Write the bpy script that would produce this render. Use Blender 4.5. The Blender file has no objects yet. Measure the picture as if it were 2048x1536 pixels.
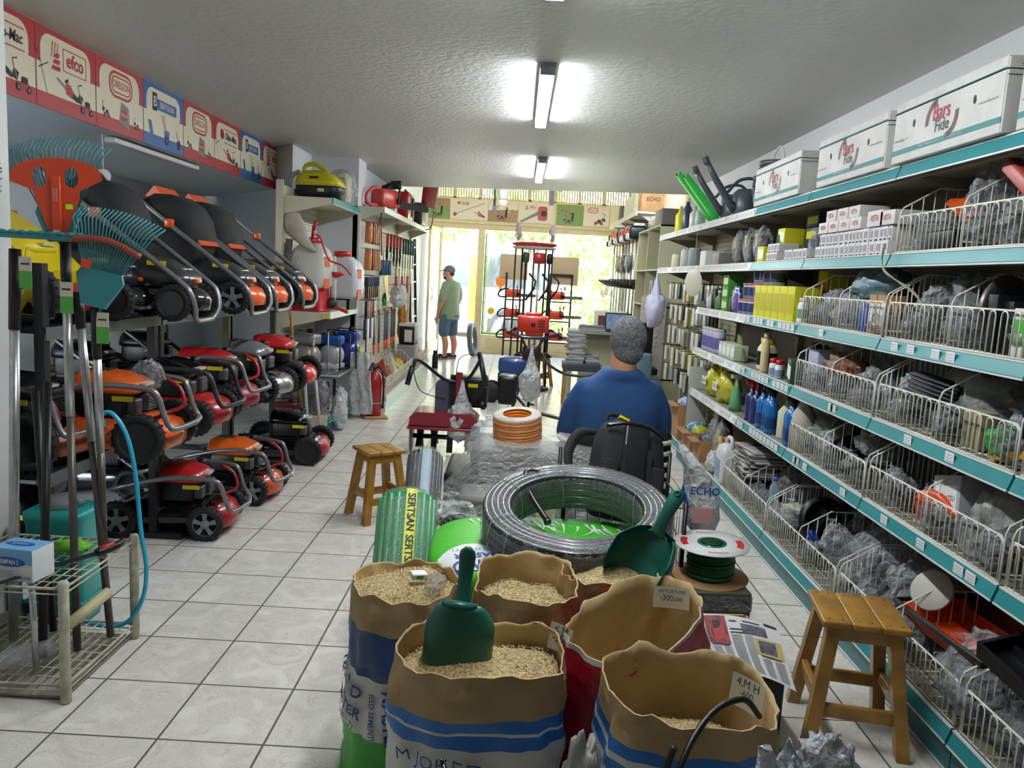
import bpy, bmesh, math, random
from math import sin, cos, pi, radians as R
from mathutils import Vector as V, Matrix as Mx, Euler, noise as nz

C = bpy.context.scene.collection
# ------------------------------------------------------------------ camera, world, sun, exposure
sc = bpy.context.scene
cam_d = bpy.data.cameras.new('camera'); cam = bpy.data.objects.new('camera', cam_d); C.objects.link(cam)
sc.camera = cam
F_PX, PITCH, ROLL, YAW = 1561.55, 0.13693, 0.05496, 0.0026954
cam_d.sensor_width = 36.0; cam_d.lens = 36.0 * F_PX / 2048; cam_d.clip_end = 200; cam_d.clip_start = 0.05
_F0 = V((-sin(YAW), cos(YAW), 0)); _U0 = V((0, 0, 1)); _R0 = V((cos(YAW), sin(YAW), 0))
_F = _F0 * cos(PITCH) - _U0 * sin(PITCH); _U = _F0 * sin(PITCH) + _U0 * cos(PITCH)
_Rr = _R0 * cos(ROLL) + _U * sin(ROLL); _Ur = _U * cos(ROLL) - _R0 * sin(ROLL)
m3 = Mx((_Rr, _Ur, -_F)).transposed()
cam.matrix_world = Mx.Translation((0, 0, 1.5)) @ m3.to_4x4()

sc.view_settings.view_transform = 'Standard'; sc.view_settings.look = 'None'
sc.view_settings.gamma = 1; sc.view_settings.exposure = 1.32
try: sc.view_settings.use_curve_mapping = False
except Exception: pass
sc.cycles.max_bounces = 8; sc.cycles.transparent_max_bounces = 12; sc.cycles.diffuse_bounces = 4
sc.cycles.glossy_bounces = 4; sc.cycles.sample_clamp_indirect = 4.0
sc.cycles.use_denoising = True
wd = bpy.data.worlds.new('daylight'); sc.world = wd; wd.use_nodes = True
wn = wd.node_tree.nodes; wl = wd.node_tree.links
bg = wn['Background']
sky = wn.new('ShaderNodeTexSky'); sky.sky_type = 'NISHITA'; sky.sun_disc = False
sky.sun_elevation = R(52); sky.sun_rotation = R(150); sky.air_density = 1.2; sky.dust_density = 2.5
wl.new(sky.outputs[0], bg.inputs[0]); bg.inputs[1].default_value = 1.7
sun_d = bpy.data.lights.new('sun', 'SUN'); sun_d.energy = 22; sun_d.angle = R(0.6); sun_d.color = (1, .95, .82)
sun = bpy.data.objects.new('sun', sun_d); C.objects.link(sun)
sun.rotation_euler = (R(34), R(16), 0)

# ------------------------------------------------------------------ materials
def lin(c):
    if isinstance(c, str):
        c = c.lstrip('#'); c = [int(c[i:i+2], 16) / 255 for i in (0, 2, 4)]
    return tuple(((x / 12.92) if x <= .04045 else ((x + .055) / 1.055) ** 2.4) for x in c[:3]) + (1,)
_mats = {}
def mat(name, col, rough=.5, metal=0., alpha=1., spec=.5, bump=0., bs=60., vary=0., vs=8., coat=0., trans=0., emit=0., sheen=0.):
    if name in _mats: return _mats[name]
    m = bpy.data.materials.new(name); m.use_nodes = True
    nt = m.node_tree; b = nt.nodes['Principled BSDF']
    b.inputs['Base Color'].default_value = lin(col); b.inputs['Roughness'].default_value = rough
    b.inputs['Metallic'].default_value = metal; b.inputs['Alpha'].default_value = alpha
    b.inputs['Specular IOR Level'].default_value = spec
    b.inputs['Coat Weight'].default_value = coat
    b.inputs['Transmission Weight'].default_value = trans
    if emit: b.inputs['Emission Color'].default_value = lin(col); b.inputs['Emission Strength'].default_value = emit
    if bump or vary:
        tc = nt.nodes.new('ShaderNodeTexCoord')
    if bump:
        n = nt.nodes.new('ShaderNodeTexNoise'); n.inputs['Scale'].default_value = bs; n.inputs['Detail'].default_value = 4
        bp = nt.nodes.new('ShaderNodeBump'); bp.inputs['Strength'].default_value = bump; bp.inputs['Distance'].default_value = .02
        nt.links.new(tc.outputs['Object'], n.inputs['Vector']); nt.links.new(n.outputs[0], bp.inputs['Height'])
        nt.links.new(bp.outputs[0], b.inputs['Normal'])
    if vary:
        n = nt.nodes.new('ShaderNodeTexNoise'); n.inputs['Scale'].default_value = vs; n.inputs['Detail'].default_value = 5
        r = nt.nodes.new('ShaderNodeValToRGB')
        c = lin(col)
        r.color_ramp.elements[0].position = .35; r.color_ramp.elements[1].position = .68
        r.color_ramp.elements[0].color = tuple(x * (1 - vary) for x in c[:3]) + (1,)
        r.color_ramp.elements[1].color = tuple(min(1, x * (1 + vary * .6)) for x in c[:3]) + (1,)
        nt.links.new(tc.outputs['Object'], n.inputs['Vector']); nt.links.new(n.outputs[0], r.inputs[0])
        nt.links.new(r.outputs[0], b.inputs['Base Color'])
    _mats[name] = m
    return m

# ------------------------------------------------------------------ mesh builder
def RT(loc=(0, 0, 0), rx=0, ry=0, rz=0, s=1.0):
    return Mx.Translation(loc) @ Euler((rx, ry, rz)).to_matrix().to_4x4() @ (Mx.Scale(s, 4) if not hasattr(s, '__len__') else Mx.Diagonal((*s, 1)))
def frame_to(p0, p1):
    p0, p1 = V(p0), V(p1); d = (p1 - p0)
    q = d.to_track_quat('Z', 'Y'); return Mx.Translation(p0) @ q.to_matrix().to_4x4(), d.length
class MB:
    def __init__(s): s.v = []; s.f = []; s.m = []; s.s = []
    def add(s, vs, fs, m=0, sm=False, M=None):
        o = len(s.v)
        if M is not None: vs = [M @ V(v) for v in vs]
        s.v += [tuple(v) for v in vs]; s.f += [tuple(o + i for i in f) for f in fs]
        s.m += [m] * len(fs); s.s += [sm] * len(fs); return s
    def box(s, c, d, m=0, M=None, bev=0.):
        hx, hy, hz = d[0] / 2, d[1] / 2, d[2] / 2; cx, cy, cz = c
        if bev <= 0:
            vs = [(cx + x * hx, cy + y * hy, cz + z * hz) for x in (-1, 1) for y in (-1, 1) for z in (-1, 1)]
            return s.add(vs, [(0, 1, 3, 2), (4, 6, 7, 5), (0, 4, 5, 1), (2, 3, 7, 6), (0, 2, 6, 4), (1, 5, 7, 3)], m, False, M)
        b = min(bev, hx * .99, hy * .99, hz * .99)
        bm = bmesh.new(); bmesh.ops.create_cube(bm, size=1)
        for v in bm.verts: v.co = V((cx + v.co.x * d[0], cy + v.co.y * d[1], cz + v.co.z * d[2]))
        bmesh.ops.bevel(bm, geom=list(bm.edges), offset=b, segments=2, affect='EDGES', profile=.6)
        s.bm(bm, m, True, M); return s
    def bm(s, bm, m=0, sm=False, M=None):
        bm.verts.ensure_lookup_table()
        for i, v in enumerate(bm.verts): v.index = i
        s.add([v.co.copy() for v in bm.verts], [[v.index for v in f.verts] for f in bm.faces], m, sm, M); bm.free()
    def box2(s, a, b, m=0, M=None, bev=0.):
        return s.box([(a[i] + b[i]) / 2 for i in range(3)], [abs(b[i] - a[i]) for i in range(3)], m, M, bev)
    def loft(s, rings, m=0, sm=True, caps=True, closed=True, M=None):
        n = len(rings[0]); vs = [p for r in rings for p in r]; fs = []
        for i in range(len(rings) - 1):
            for j in range(n if closed else n - 1):
                k = (j + 1) % n
                fs.append((i * n + j, i * n + k, (i + 1) * n + k, (i + 1) * n + j))
        if caps:
            fs.append(tuple(range(n - 1, -1, -1))); fs.append(tuple((len(rings) - 1) * n + j for j in range(n)))
        return s.add(vs, fs, m, sm, M)
    def lathe(s, prof, n=24, m=0, M=None, sm=True, caps=True, sx=1, sy=1):
        return s.loft([[(r * cos(2 * pi * j / n) * sx, r * sin(2 * pi * j / n) * sy, z) for j in range(n)] for r, z in prof], m, sm, caps, True, M)
    def cyl(s, p0, p1, r, n=12, m=0, r1=None, M=None, sm=True):
        Q, L = frame_to(p0, p1); r1 = r if r1 is None else r1
        if M is not None: Q = M @ Q
        return s.lathe([(r, 0), (r1, L)], n, m, Q, sm)
    def tube(s, pts, r, n=8, m=0, closed=False, M=None, caps=True):
        pts = [V(p) for p in pts]; N = len(pts); rings = []; up = None
        for i, p in enumerate(pts):
            if closed: t = pts[(i + 1) % N] - pts[i - 1]
            else: t = pts[min(i + 1, N - 1)] - pts[max(i - 1, 0)]
            if t.length < 1e-9: t = V((0, 0, 1))
            t.normalize()
            if up is None:
                up = t.orthogonal().normalized()
            else:
                up = up - t * up.dot(t); up = up.normalized() if up.length > 1e-6 else t.orthogonal().normalized()
            w = t.cross(up); rr = r[i] if hasattr(r, '__len__') else r
            rings.append([p + (up * cos(2 * pi * j / n) + w * sin(2 * pi * j / n)) * rr for j in range(n)])
        if closed: rings.append(rings[0])
        return s.loft(rings, m, True, caps and not closed, True, M)
    def ell(s, c, r, m=0, n=16, k=10, M=None, e=1.0):
        if not hasattr(r, '__len__'): r = (r, r, r)
        def sg(x): return math.copysign(abs(x) ** e, x)
        rings = []
        for i in range(k + 1):
            a = -pi / 2 + pi * i / k; ca = max(1e-3, abs(cos(a))) ** e
            rings.append([(c[0] + r[0] * ca * sg(cos(2 * pi * j / n)), c[1] + r[1] * ca * sg(sin(2 * pi * j / n)), c[2] + r[2] * sg(sin(a))) for j in range(n)])
        return s.loft(rings, m, True, True, True, M)
    def torus(s, c, R0, r, n=32, k=10, m=0, M=None, sz=1.):
        rings = [[((R0 + r * cos(2 * pi * j / k)) * cos(a) + c[0], (R0 + r * cos(2 * pi * j / k)) * sin(a) + c[1], c[2] + sz * r * sin(2 * pi * j / k)) for j in range(k)] for a in [2 * pi * i / n for i in range(n + 1)]]
        return s.loft(rings, m, True, False, True, M)
    def prism(s, poly, z0, z1, m=0, M=None, sm=False):
        n = len(poly)
        vs = [(x, y, z0) for x, y in poly] + [(x, y, z1) for x, y in poly]
        fs = [tuple(range(n - 1, -1, -1)), tuple(range(n, 2 * n))] + [(i, (i + 1) % n, n + (i + 1) % n, n + i) for i in range(n)]
        return s.add(vs, fs, m, sm, M)
    def poly(s, pts, m=0, M=None): return s.add(pts, [tuple(range(len(pts)))], m, False, M)
    def grid(s, fn, nu, nv, m=0, sm=True, M=None, closed=False):
        vs = [fn(i / nu, j / nv) for i in range(nu + 1) for j in range(nv + 1)]
        fs = [(i * (nv + 1) + j, (i + 1) * (nv + 1) + j, (i + 1) * (nv + 1) + j + 1, i * (nv + 1) + j + 1) for i in range(nu) for j in range(nv)]
        return s.add(vs, fs, m, sm, M)
    def text(s, txt, h, m=0, M=None, align='CENTER', sx=1.0, bold=0., shear=0., fn=None, sp=1.0, depth=0.):
        cu = bpy.data.curves.new('t', 'FONT'); cu.body = txt; cu.size = h * 1.37; cu.align_x = align; cu.align_y = 'CENTER'
        cu.offset = bold * h; cu.shear = shear; cu.space_character = sp; cu.resolution_u = 3; cu.fill_mode = 'FRONT'
        ob = bpy.data.objects.new('t', cu); me = bpy.data.meshes.new_from_object(ob)
        vs = [V((v.co.x * sx, v.co.y, depth)) for v in me.vertices]; fs = [tuple(p.vertices) for p in me.polygons]
        bpy.data.objects.remove(ob); bpy.data.curves.remove(cu); bpy.data.meshes.remove(me)
        if fn: vs = [fn(v.x, v.y) for v in vs]
        return s.add(vs, fs, m, False, M)
    def blob(s, c, r, m=0, seed=0, n=18, k=12, amp=.25, fr=2.5, M=None, flat=None, sm=True, sharp=0.):
        if not hasattr(r, '__len__'): r = (r, r, r)
        o = V((seed * 7.13, seed * 3.7, seed * 1.9)); rings = []
        for i in range(k + 1):
            a = -pi / 2 + pi * i / k; row = []
            for j in range(n):
                b = 2 * pi * j / n
                d = V((max(.02, cos(a)) * cos(b), max(.02, cos(a)) * sin(b), sin(a)))
                q = 1 + amp * nz.noise(d * fr + o) + amp * .5 * nz.noise(d * fr * 2.7 + o)
                if sharp: q += sharp * (abs(nz.noise(d * fr * 1.9 + o * 2)) - .2)
                p = V((c[0] + r[0] * d.x * q, c[1] + r[1] * d.y * q, c[2] + r[2] * d.z * q))
                if flat is not None and p.z < flat: p.z = flat
                row.append(p)
            rings.append(row)
        return s.loft(rings, m, sm, True, True, M)
    def build(s, name, mats, parent=None, loc=None, rz=0, sub=0):
        me = bpy.data.meshes.new(name); me.from_pydata(s.v, [], s.f)
        if not isinstance(mats, (list, tuple)): mats = [mats]
        for x in mats: me.materials.append(x)
        me.polygons.foreach_set('material_index', s.m); me.polygons.foreach_set('use_smooth', s.s); me.update()
        o = bpy.data.objects.new(name, me); C.objects.link(o)
        if parent is not None: o.parent = parent
        if loc is not None: o.location = loc
        if rz: o.rotation_euler.z = rz
        if sub:
            md = o.modifiers.new('sub', 'SUBSURF'); md.levels = sub; md.render_levels = sub
        return o
def tag(o, label, cat, group=None, kind=None):
    o['label'] = label
    if cat: o['category'] = cat
    if group: o['group'] = group
    if kind: o['kind'] = kind
    return o
def thing(name, label, cat, loc=(0, 0, 0), rz=0, group=None, rot=None):
    o = bpy.data.objects.new(name, None); C.objects.link(o); o.empty_display_size = .1
    o.location = loc; o.rotation_euler = rot if rot else (0, 0, rz)
    return tag(o, label, cat, group)
def struct(name, mb, mats): o = mb.build(name, mats); o['kind'] = 'structure'; return o
def copy_tree(o, label=None, loc=None, rz=None, parent=None):
    c = o.copy(); C.objects.link(c)
    if parent: c.parent = parent
    if label: c['label'] = label
    if loc is not None: c.location = loc
    if rz is not None: c.rotation_euler = (c.rotation_euler.x, c.rotation_euler.y, rz)
    for ch in o.children:
        copy_tree(ch, parent=c)
    return c
def arc(c, r, a0, a1, n, ax='xy', z=0):
    out = []
    for i in range(n + 1):
        a = a0 + (a1 - a0) * i / n; x, y = r * cos(a), r * sin(a)
        out.append({'xy': (c[0] + x, c[1] + y, z), 'xz': (c[0] + x, z, c[1] + y), 'yz': (z, c[0] + x, c[1] + y)}[ax])
    return out
def smooth_path(pts, k=5):
    pts = [V(p) for p in pts]; out = []
    for i in range(len(pts) - 1):
        p0 = pts[max(i - 1, 0)]; p1 = pts[i]; p2 = pts[i + 1]; p3 = pts[min(i + 2, len(pts) - 1)]
        for j in range(k):
            t = j / k
            out.append(.5 * ((2 * p1) + (p2 - p0) * t + (2 * p0 - 5 * p1 + 4 * p2 - p3) * t * t + (3 * p1 - p0 - 3 * p2 + p3) * t ** 3))
    return out + [pts[-1]]
ORD = ['first', 'second', 'third', 'fourth', 'fifth', 'sixth', 'seventh', 'eighth', 'ninth', 'tenth', 'eleventh', 'twelfth', 'thirteenth', 'fourteenth', 'fifteenth', 'sixteenth', 'seventeenth', 'eighteenth', 'nineteenth', 'twentieth']

# common materials
WHT = mat('white_paint', '#c9c8c4', .55, bump=.05, bs=30)
BLK = mat('black_plastic', '#0c0d10', .42)
GBLK = mat('gloss_black', '#0a0b0d', .14, coat=.5)
RUB = mat('black_rubber', '#151515', .7)
CHR = mat('bare_steel', '#a9a9a8', .3, metal=.9)
TUBE = mat('grey_handle_tube', '#7f8285', .3, metal=.55)
ALU = mat('brushed_aluminium', '#b9babb', .28, metal=.75, vary=.15, vs=20)
REDP = mat('red_paint', '#a81e20', .3, coat=.3)
ORP = mat('orange_paint', '#d8541c', .3, coat=.3)
YEL = mat('yellow_plastic', '#d6c416', .4)
SHRED = mat('red_plastic', '#b51a22', .35)
WIRE = mat('white_wire', '#d9d8cb', .35, spec=.5)
TEAL = mat('teal_strip', '#2b8589', .35, vary=.08, vs=4)
TEALD = mat('teal_kickplate', '#22696c', .35, vary=.1, vs=3)
STRIPW = mat('white_edge', '#d5d8d6', .35)
SHELFM = mat('beige_steel_shelf', '#8b8778', .45, vary=.1, vs=5)
SHELFB = mat('beige_back_panel', '#746f5e', .5, vary=.12, vs=3)
PAPER = mat('white_paper', '#dedfdc', .7)
CARD = mat('brown_cardboard', '#a77f55', .8, vary=.12, vs=12)
WOOD = mat('varnished_wood', '#a0742c', .38, vary=.35, vs=9, coat=.2)
TEALP = mat('teal_plastic', '#1c6b73', .42)
INK = mat('black_ink', '#1b1b1d', .6)

def film_mat(name, col, a0=.12, a1=.75, rough=.12, sc=9., bs=.9):
    """thin crumpled plastic film: clearer face on, denser at grazing angles and along creases"""
    m = bpy.data.materials.new(name); m.use_nodes = True; nt = m.node_tree; N = nt.nodes; L = nt.links; b = N['Principled BSDF']
    b.inputs['Base Color'].default_value = lin(col); b.inputs['Roughness'].default_value = rough; b.inputs['Specular IOR Level'].default_value = 1.0
    tc = N.new('ShaderNodeTexCoord'); v = N.new('ShaderNodeTexVoronoi'); v.feature = 'F1'; v.inputs['Scale'].default_value = sc; v.inputs['Randomness'].default_value = 1
    n = N.new('ShaderNodeTexNoise'); n.inputs['Scale'].default_value = sc * .8; n.inputs['Detail'].default_value = 6
    ad = N.new('ShaderNodeVectorMath'); ad.operation = 'ADD'; s3 = N.new('ShaderNodeVectorMath'); s3.operation = 'SCALE'; s3.inputs[3].default_value = .18
    L.new(tc.outputs['Object'], n.inputs['Vector']); L.new(n.outputs['Color'], s3.inputs[0]); L.new(tc.outputs['Object'], ad.inputs[0]); L.new(s3.outputs[0], ad.inputs[1]); L.new(ad.outputs[0], v.inputs['Vector'])
    bp = N.new('ShaderNodeBump'); bp.inputs['Strength'].default_value = bs; bp.inputs['Distance'].default_value = .05; L.new(v.outputs['Distance'], bp.inputs['Height']); L.new(bp.outputs[0], b.inputs['Normal'])
    lw = N.new('ShaderNodeLayerWeight'); lw.inputs[0].default_value = .45; L.new(bp.outputs[0], lw.inputs['Normal'])
    mr = N.new('ShaderNodeMapRange'); L.new(lw.outputs['Facing'], mr.inputs[0]); mr.inputs[1].default_value = .1; mr.inputs[2].default_value = .95; mr.inputs[3].default_value = a0; mr.inputs[4].default_value = a1
    L.new(mr.outputs[0], b.inputs['Alpha'])
    _mats[name] = m; return m
BAG = film_mat('clear_bag', '#c9cdd0', .10, .62, .12, 13)
BAGD = film_mat('smoky_bag', '#93979a', .28, .8, .15, 11)
BAGW = film_mat('white_bag', '#d8dadc', .6, .97, .3, 12)
FILM = film_mat('clear_film', '#dfe4e8', .08, .5, .1, 16, .6)

# ------------------------------------------------------------------ setting
TW = 0.33395
def floor_material():
    m = bpy.data.materials.new('floor_tiles'); m.use_nodes = True
    nt = m.node_tree; N = nt.nodes; L = nt.links; b = N['Principled BSDF']
    tc = N.new('ShaderNodeTexCoord'); sp = N.new('ShaderNodeSeparateXYZ'); L.new(tc.outputs['Object'], sp.inputs[0])
    def math_(op, a, bb=None):
        n = N.new('ShaderNodeMath'); n.operation = op
        for i, x in enumerate((a, bb)):
            if x is None: continue
            if isinstance(x, (int, float)): n.inputs[i].default_value = x
            else: L.new(x, n.inputs[i])
        return n.outputs[0]
    u = math_('DIVIDE', math_('SUBTRACT', sp.outputs[0], -1.3927 - TW * 20), TW)
    v = math_('DIVIDE', math_('SUBTRACT', sp.outputs[1], 2.2686 - TW * 20), TW)
    g = []
    for x in (u, v):
        g.append(math_('GREATER_THAN', math_('ABSOLUTE', math_('SUBTRACT', math_('FRACT', x), .5)), .4885))
    gr = math_('MAXIMUM', g[0], g[1])
    cb = N.new('ShaderNodeCombineXYZ'); L.new(math_('FLOOR', u), cb.inputs[0]); L.new(math_('FLOOR', v), cb.inputs[1])
    wnn = N.new('ShaderNodeTexWhiteNoise'); L.new(cb.outputs[0], wnn.inputs['Vector'])
    ad = N.new('ShaderNodeVectorMath'); ad.operation = 'ADD'; L.new(tc.outputs['Object'], ad.inputs[0])
    sc3 = N.new('ShaderNodeVectorMath'); sc3.operation = 'SCALE'; L.new(wnn.outputs['Color'], sc3.inputs[0]); sc3.inputs[3].default_value = 9
    L.new(sc3.outputs[0], ad.inputs[1])
    n1 = N.new('ShaderNodeTexNoise'); n1.inputs['Scale'].default_value = 6; n1.inputs['Detail'].default_value = 9; n1.inputs['Distortion'].default_value = 1.6
    L.new(ad.outputs[0], n1.inputs['Vector'])
    r1 = N.new('ShaderNodeValToRGB'); e = r1.color_ramp.elements
    e[0].position = .3; e[0].color = lin('#c4c0b6'); e[1].position = .7; e[1].color = lin('#dcd8cf')
    k = r1.color_ramp.elements.new(.5); k.color = lin('#d2cec5'); k = r1.color_ramp.elements.new(.505); k.color = lin('#c2b7a8')
    k = r1.color_ramp.elements.new(.525); k.color = lin('#d2cec5')
    L.new(n1.outputs[0], r1.inputs[0])
    n2 = N.new('ShaderNodeTexNoise'); n2.inputs['Scale'].default_value = 160; L.new(tc.outputs['Object'], n2.inputs['Vector'])
    mx = N.new('ShaderNodeMix'); mx.data_type = 'RGBA'; mx.blend_type = 'OVERLAY'; mx.inputs[0].default_value = .35
    L.new(r1.outputs[0], mx.inputs[6]); L.new(n2.outputs[0], mx.inputs[7])
    m2 = N.new('ShaderNodeMix'); m2.data_type = 'RGBA'; L.new(gr, m2.inputs[0]); L.new(mx.outputs[2], m2.inputs[6]); m2.inputs[7].default_value = lin('#55514c')
    L.new(m2.outputs[2], b.inputs['Base Color'])
    L.new(math_('ADD', math_('MULTIPLY', gr, .5), .23), b.inputs['Roughness'])
    bp = N.new('ShaderNodeBump'); bp.inputs['Strength'].default_value = .5; bp.inputs['Distance'].default_value = .003
    L.new(math_('ADD', math_('SUBTRACT', 1, gr), math_('MULTIPLY', n1.outputs[0], .15)), bp.inputs['Height']); L.new(bp.outputs[0], b.inputs['Normal'])
    return m
CEIL = mat('ceiling_plaster', '#d4d4d2', .5, bump=.25, bs=28)
WALL = mat('wall_plaster', '#cfd0cf', .6, bump=.1, bs=20)
WALLG = mat('grey_wall', '#cfd1d2', .65, bump=.1, bs=20)
WALLC = mat('cream_wall', '#d9d3bd', .6, bump=.08, bs=20)
m = MB(); m.box2((-4.6, -3.2, -.08), (2.3, 15.15, 0)); struct('floor', m, floor_material())
m = MB(); m.prism([(-4.6, -3.2), (2.3, -3.2), (2.3, 9.69), (-1.795, 10.64), (-4.6, 11.29)], 2.6, 2.8); struct('ceiling', m, CEIL)
m = MB(); m.box2((-4.6, 9.3, 3.45), (2.3, 15.2, 3.55)); struct('ceiling_rear', m, WALLC)
m = MB(); m.box2((1.95, -3.2, 0), (2.2, 9.2, 3.5)); struct('wall_right', m, WALL)
m = MB(); m.box2((2.0, 9.2, 0), (2.2, 15.1, 3.5)); struct('wall_right_rear', m, WALLC)
m = MB(); m.box2((-4.6, -3.4, 0), (2.3, -3.2, 2.7)); struct('wall_back', m, WALL)
m = MB(); m.box2((-2.6, -3.2, 0), (-1.95, 3.012, 2.6)); struct('wall_left', m, WALL)
m = MB(); m.box2((-1.953, -3.2, 0), (-1.935, 3.01, .09)); struct('baseboard_left', m, mat('grey_baseboard', '#8f908d', .5))
m = MB(); m.box2((-4.2, 3.0, 2.21), (-2.42, 9.0, 2.6), 0); struct('wall_left_beam', m, WALLG)
m = MB(); m.box2((-3.9, 3.0, 0), (-3.75, 10.2, 2.3), 0); struct('wall_left_recess', m, WALLG)
m = MB(); m.prism([(-2.17, 7.45), (-2.17, 8.2), (-3.9, 10.1), (-3.9, 9.5)], 0, 2.6); struct('wall_left_slant', m, WALLG)
m = MB(); m.prism([(-2.17, 8.12), (-1.69, 8.12), (-1.69, 8.5), (-1.78, 8.5), (-1.78, 15.1), (-2.2, 15.1)], 0, 3.5); struct('wall_left_rear', m, mat('pale_wall', '#c3c5cb', .6, bump=.1, bs=20))

def rr(x0, y0, x1, y1, r, n=5):
    out = []
    for cx, cy, a in ((x1 - r, y1 - r, 0), (x0 + r, y1 - r, pi / 2), (x0 + r, y0 + r, pi), (x1 - r, y0 + r, 1.5 * pi)):
        out += [(cx + r * cos(a + pi / 2 * i / n), cy + r * sin(a + pi / 2 * i / n)) for i in range(n + 1)]
    return out
def P3(pts, d): return [(x, y, d) for x, y in pts]
def circ(x, y, r, n=14, ry=None): return [(x + r * cos(2 * pi * i / n), y + (ry or r) * sin(2 * pi * i / n)) for i in range(n)]

# printed panels: 0 cream 1 red 2 blue 3 black 4 grey 5 orange 6 green
PRN = [mat('print_cream', '#cfc6ad', .45), mat('print_red', '#a3242c', .45), mat('print_blue', '#2a5a93', .45), INK, mat('print_grey', '#77736c', .5), mat('print_orange', '#b5452a', .5), mat('print_green', '#6d8a44', .5), mat('print_tan', '#9a7d58', .6)]
def bar(m, a, b, w, mi, M, d):
    a, b = V((*a, 0)), V((*b, 0)); t = (b - a).normalized(); q = V((-t.y, t.x, 0)) * w / 2
    m.poly([(a + q).to_tuple()[:2] + (d,), (a - q).to_tuple()[:2] + (d,), (b - q).to_tuple()[:2] + (d,), (b + q).to_tuple()[:2] + (d,)][::-1], mi, M)
def ill_mower(m, x, y, s, mi, M, flip=1):
    f = flip
    m.poly(P3([(x - .5 * s * f, y), (x + .42 * s * f, y), (x + .5 * s * f, y + .2 * s), (x + .1 * s * f, y + .33 * s), (x - .45 * s * f, y + .22 * s)][::f], .0015), mi, M)
    m.poly(P3(rr(x - .15 * s, y + .2 * s, x + .3 * s, y + .5 * s, .08 * s, 3), .002), 3, M)
    bar(m, (x - .4 * s * f, y + .15 * s), (x - .75 * s * f, y + 1.1 * s), .06 * s, 4, M, .002)
    bar(m, (x - .75 * s * f, y + 1.1 * s), (x - .4 * s * f, y + 1.2 * s), .06 * s, 3, M, .0022)
    m.poly(P3([(x - .45 * s * f, y + .25 * s), (x - .3 * s * f, y + .6 * s), (x - .65 * s * f, y + .75 * s), (x - .85 * s * f, y + .35 * s)][::-f], .0018), 3, M)
    for dx in (-.36, .38):
        m.poly(P3(circ(x + dx * s * f, y, .16 * s), .0025), 3, M); m.poly(P3(circ(x + dx * s * f, y, .08 * s, 8), .003), 4, M)
def ill_saw(m, x, y, s, mi, M):
    m.poly(P3([(x - .95 * s, y + .42 * s), (x - .9 * s, y + .52 * s), (x - .15 * s, y + .22 * s), (x - .2 * s, y + .06 * s)], .0015), 4, M)
    m.poly(P3([(x - .2 * s, y - .1 * s), (x + .35 * s, y - .25 * s), (x + .45 * s, y + .1 * s), (x + .2 * s, y + .35 * s), (x - .15 * s, y + .4 * s)], .002), mi, M)
    m.poly(P3([(x - .3 * s, y + .45 * s), (x - .05 * s, y + .62 * s), (x + .05 * s, y + .5 * s), (x - .15 * s, y + .35 * s)][::-1], .0025), 3, M)
    m.poly(P3([(x + .35 * s, y - .2 * s), (x + .85 * s, y - .35 * s), (x + .8 * s, y - .1 * s), (x + .45 * s, y + .08 * s)], .0025), 3, M)
def ill_tiller(m, x, y, s, mi, M):
    m.poly(P3(rr(x - .3 * s, y + .2 * s, x + .35 * s, y + .7 * s, .12 * s, 3), .0015), mi, M)
    m.poly(P3(circ(x, y + .12 * s, .25 * s), .002), 3, M); m.poly(P3(circ(x, y + .12 * s, .12 * s), .0025), mi, M)
    bar(m, (x - .1 * s, y + .5 * s), (x - .6 * s, y + 1.4 * s), .07 * s, 4, M, .002); bar(m, (x + .0 * s, y + .5 * s), (x - .35 * s, y + 1.5 * s), .06 * s, 4, M, .002)
def ill_trim(m, x, y, s, M):
    bar(m, (x, y), (x - .6 * s, y + 1.6 * s), .035 * s, 4, M, .002); bar(m, (x - .6 * s, y + .9 * s), (x + .1 * s, y + 1.25 * s), .05 * s, 3, M, .0022)
    m.poly(P3(circ(x - .65 * s, y + 1.7 * s, .17 * s), .0025), 1, M)
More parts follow.
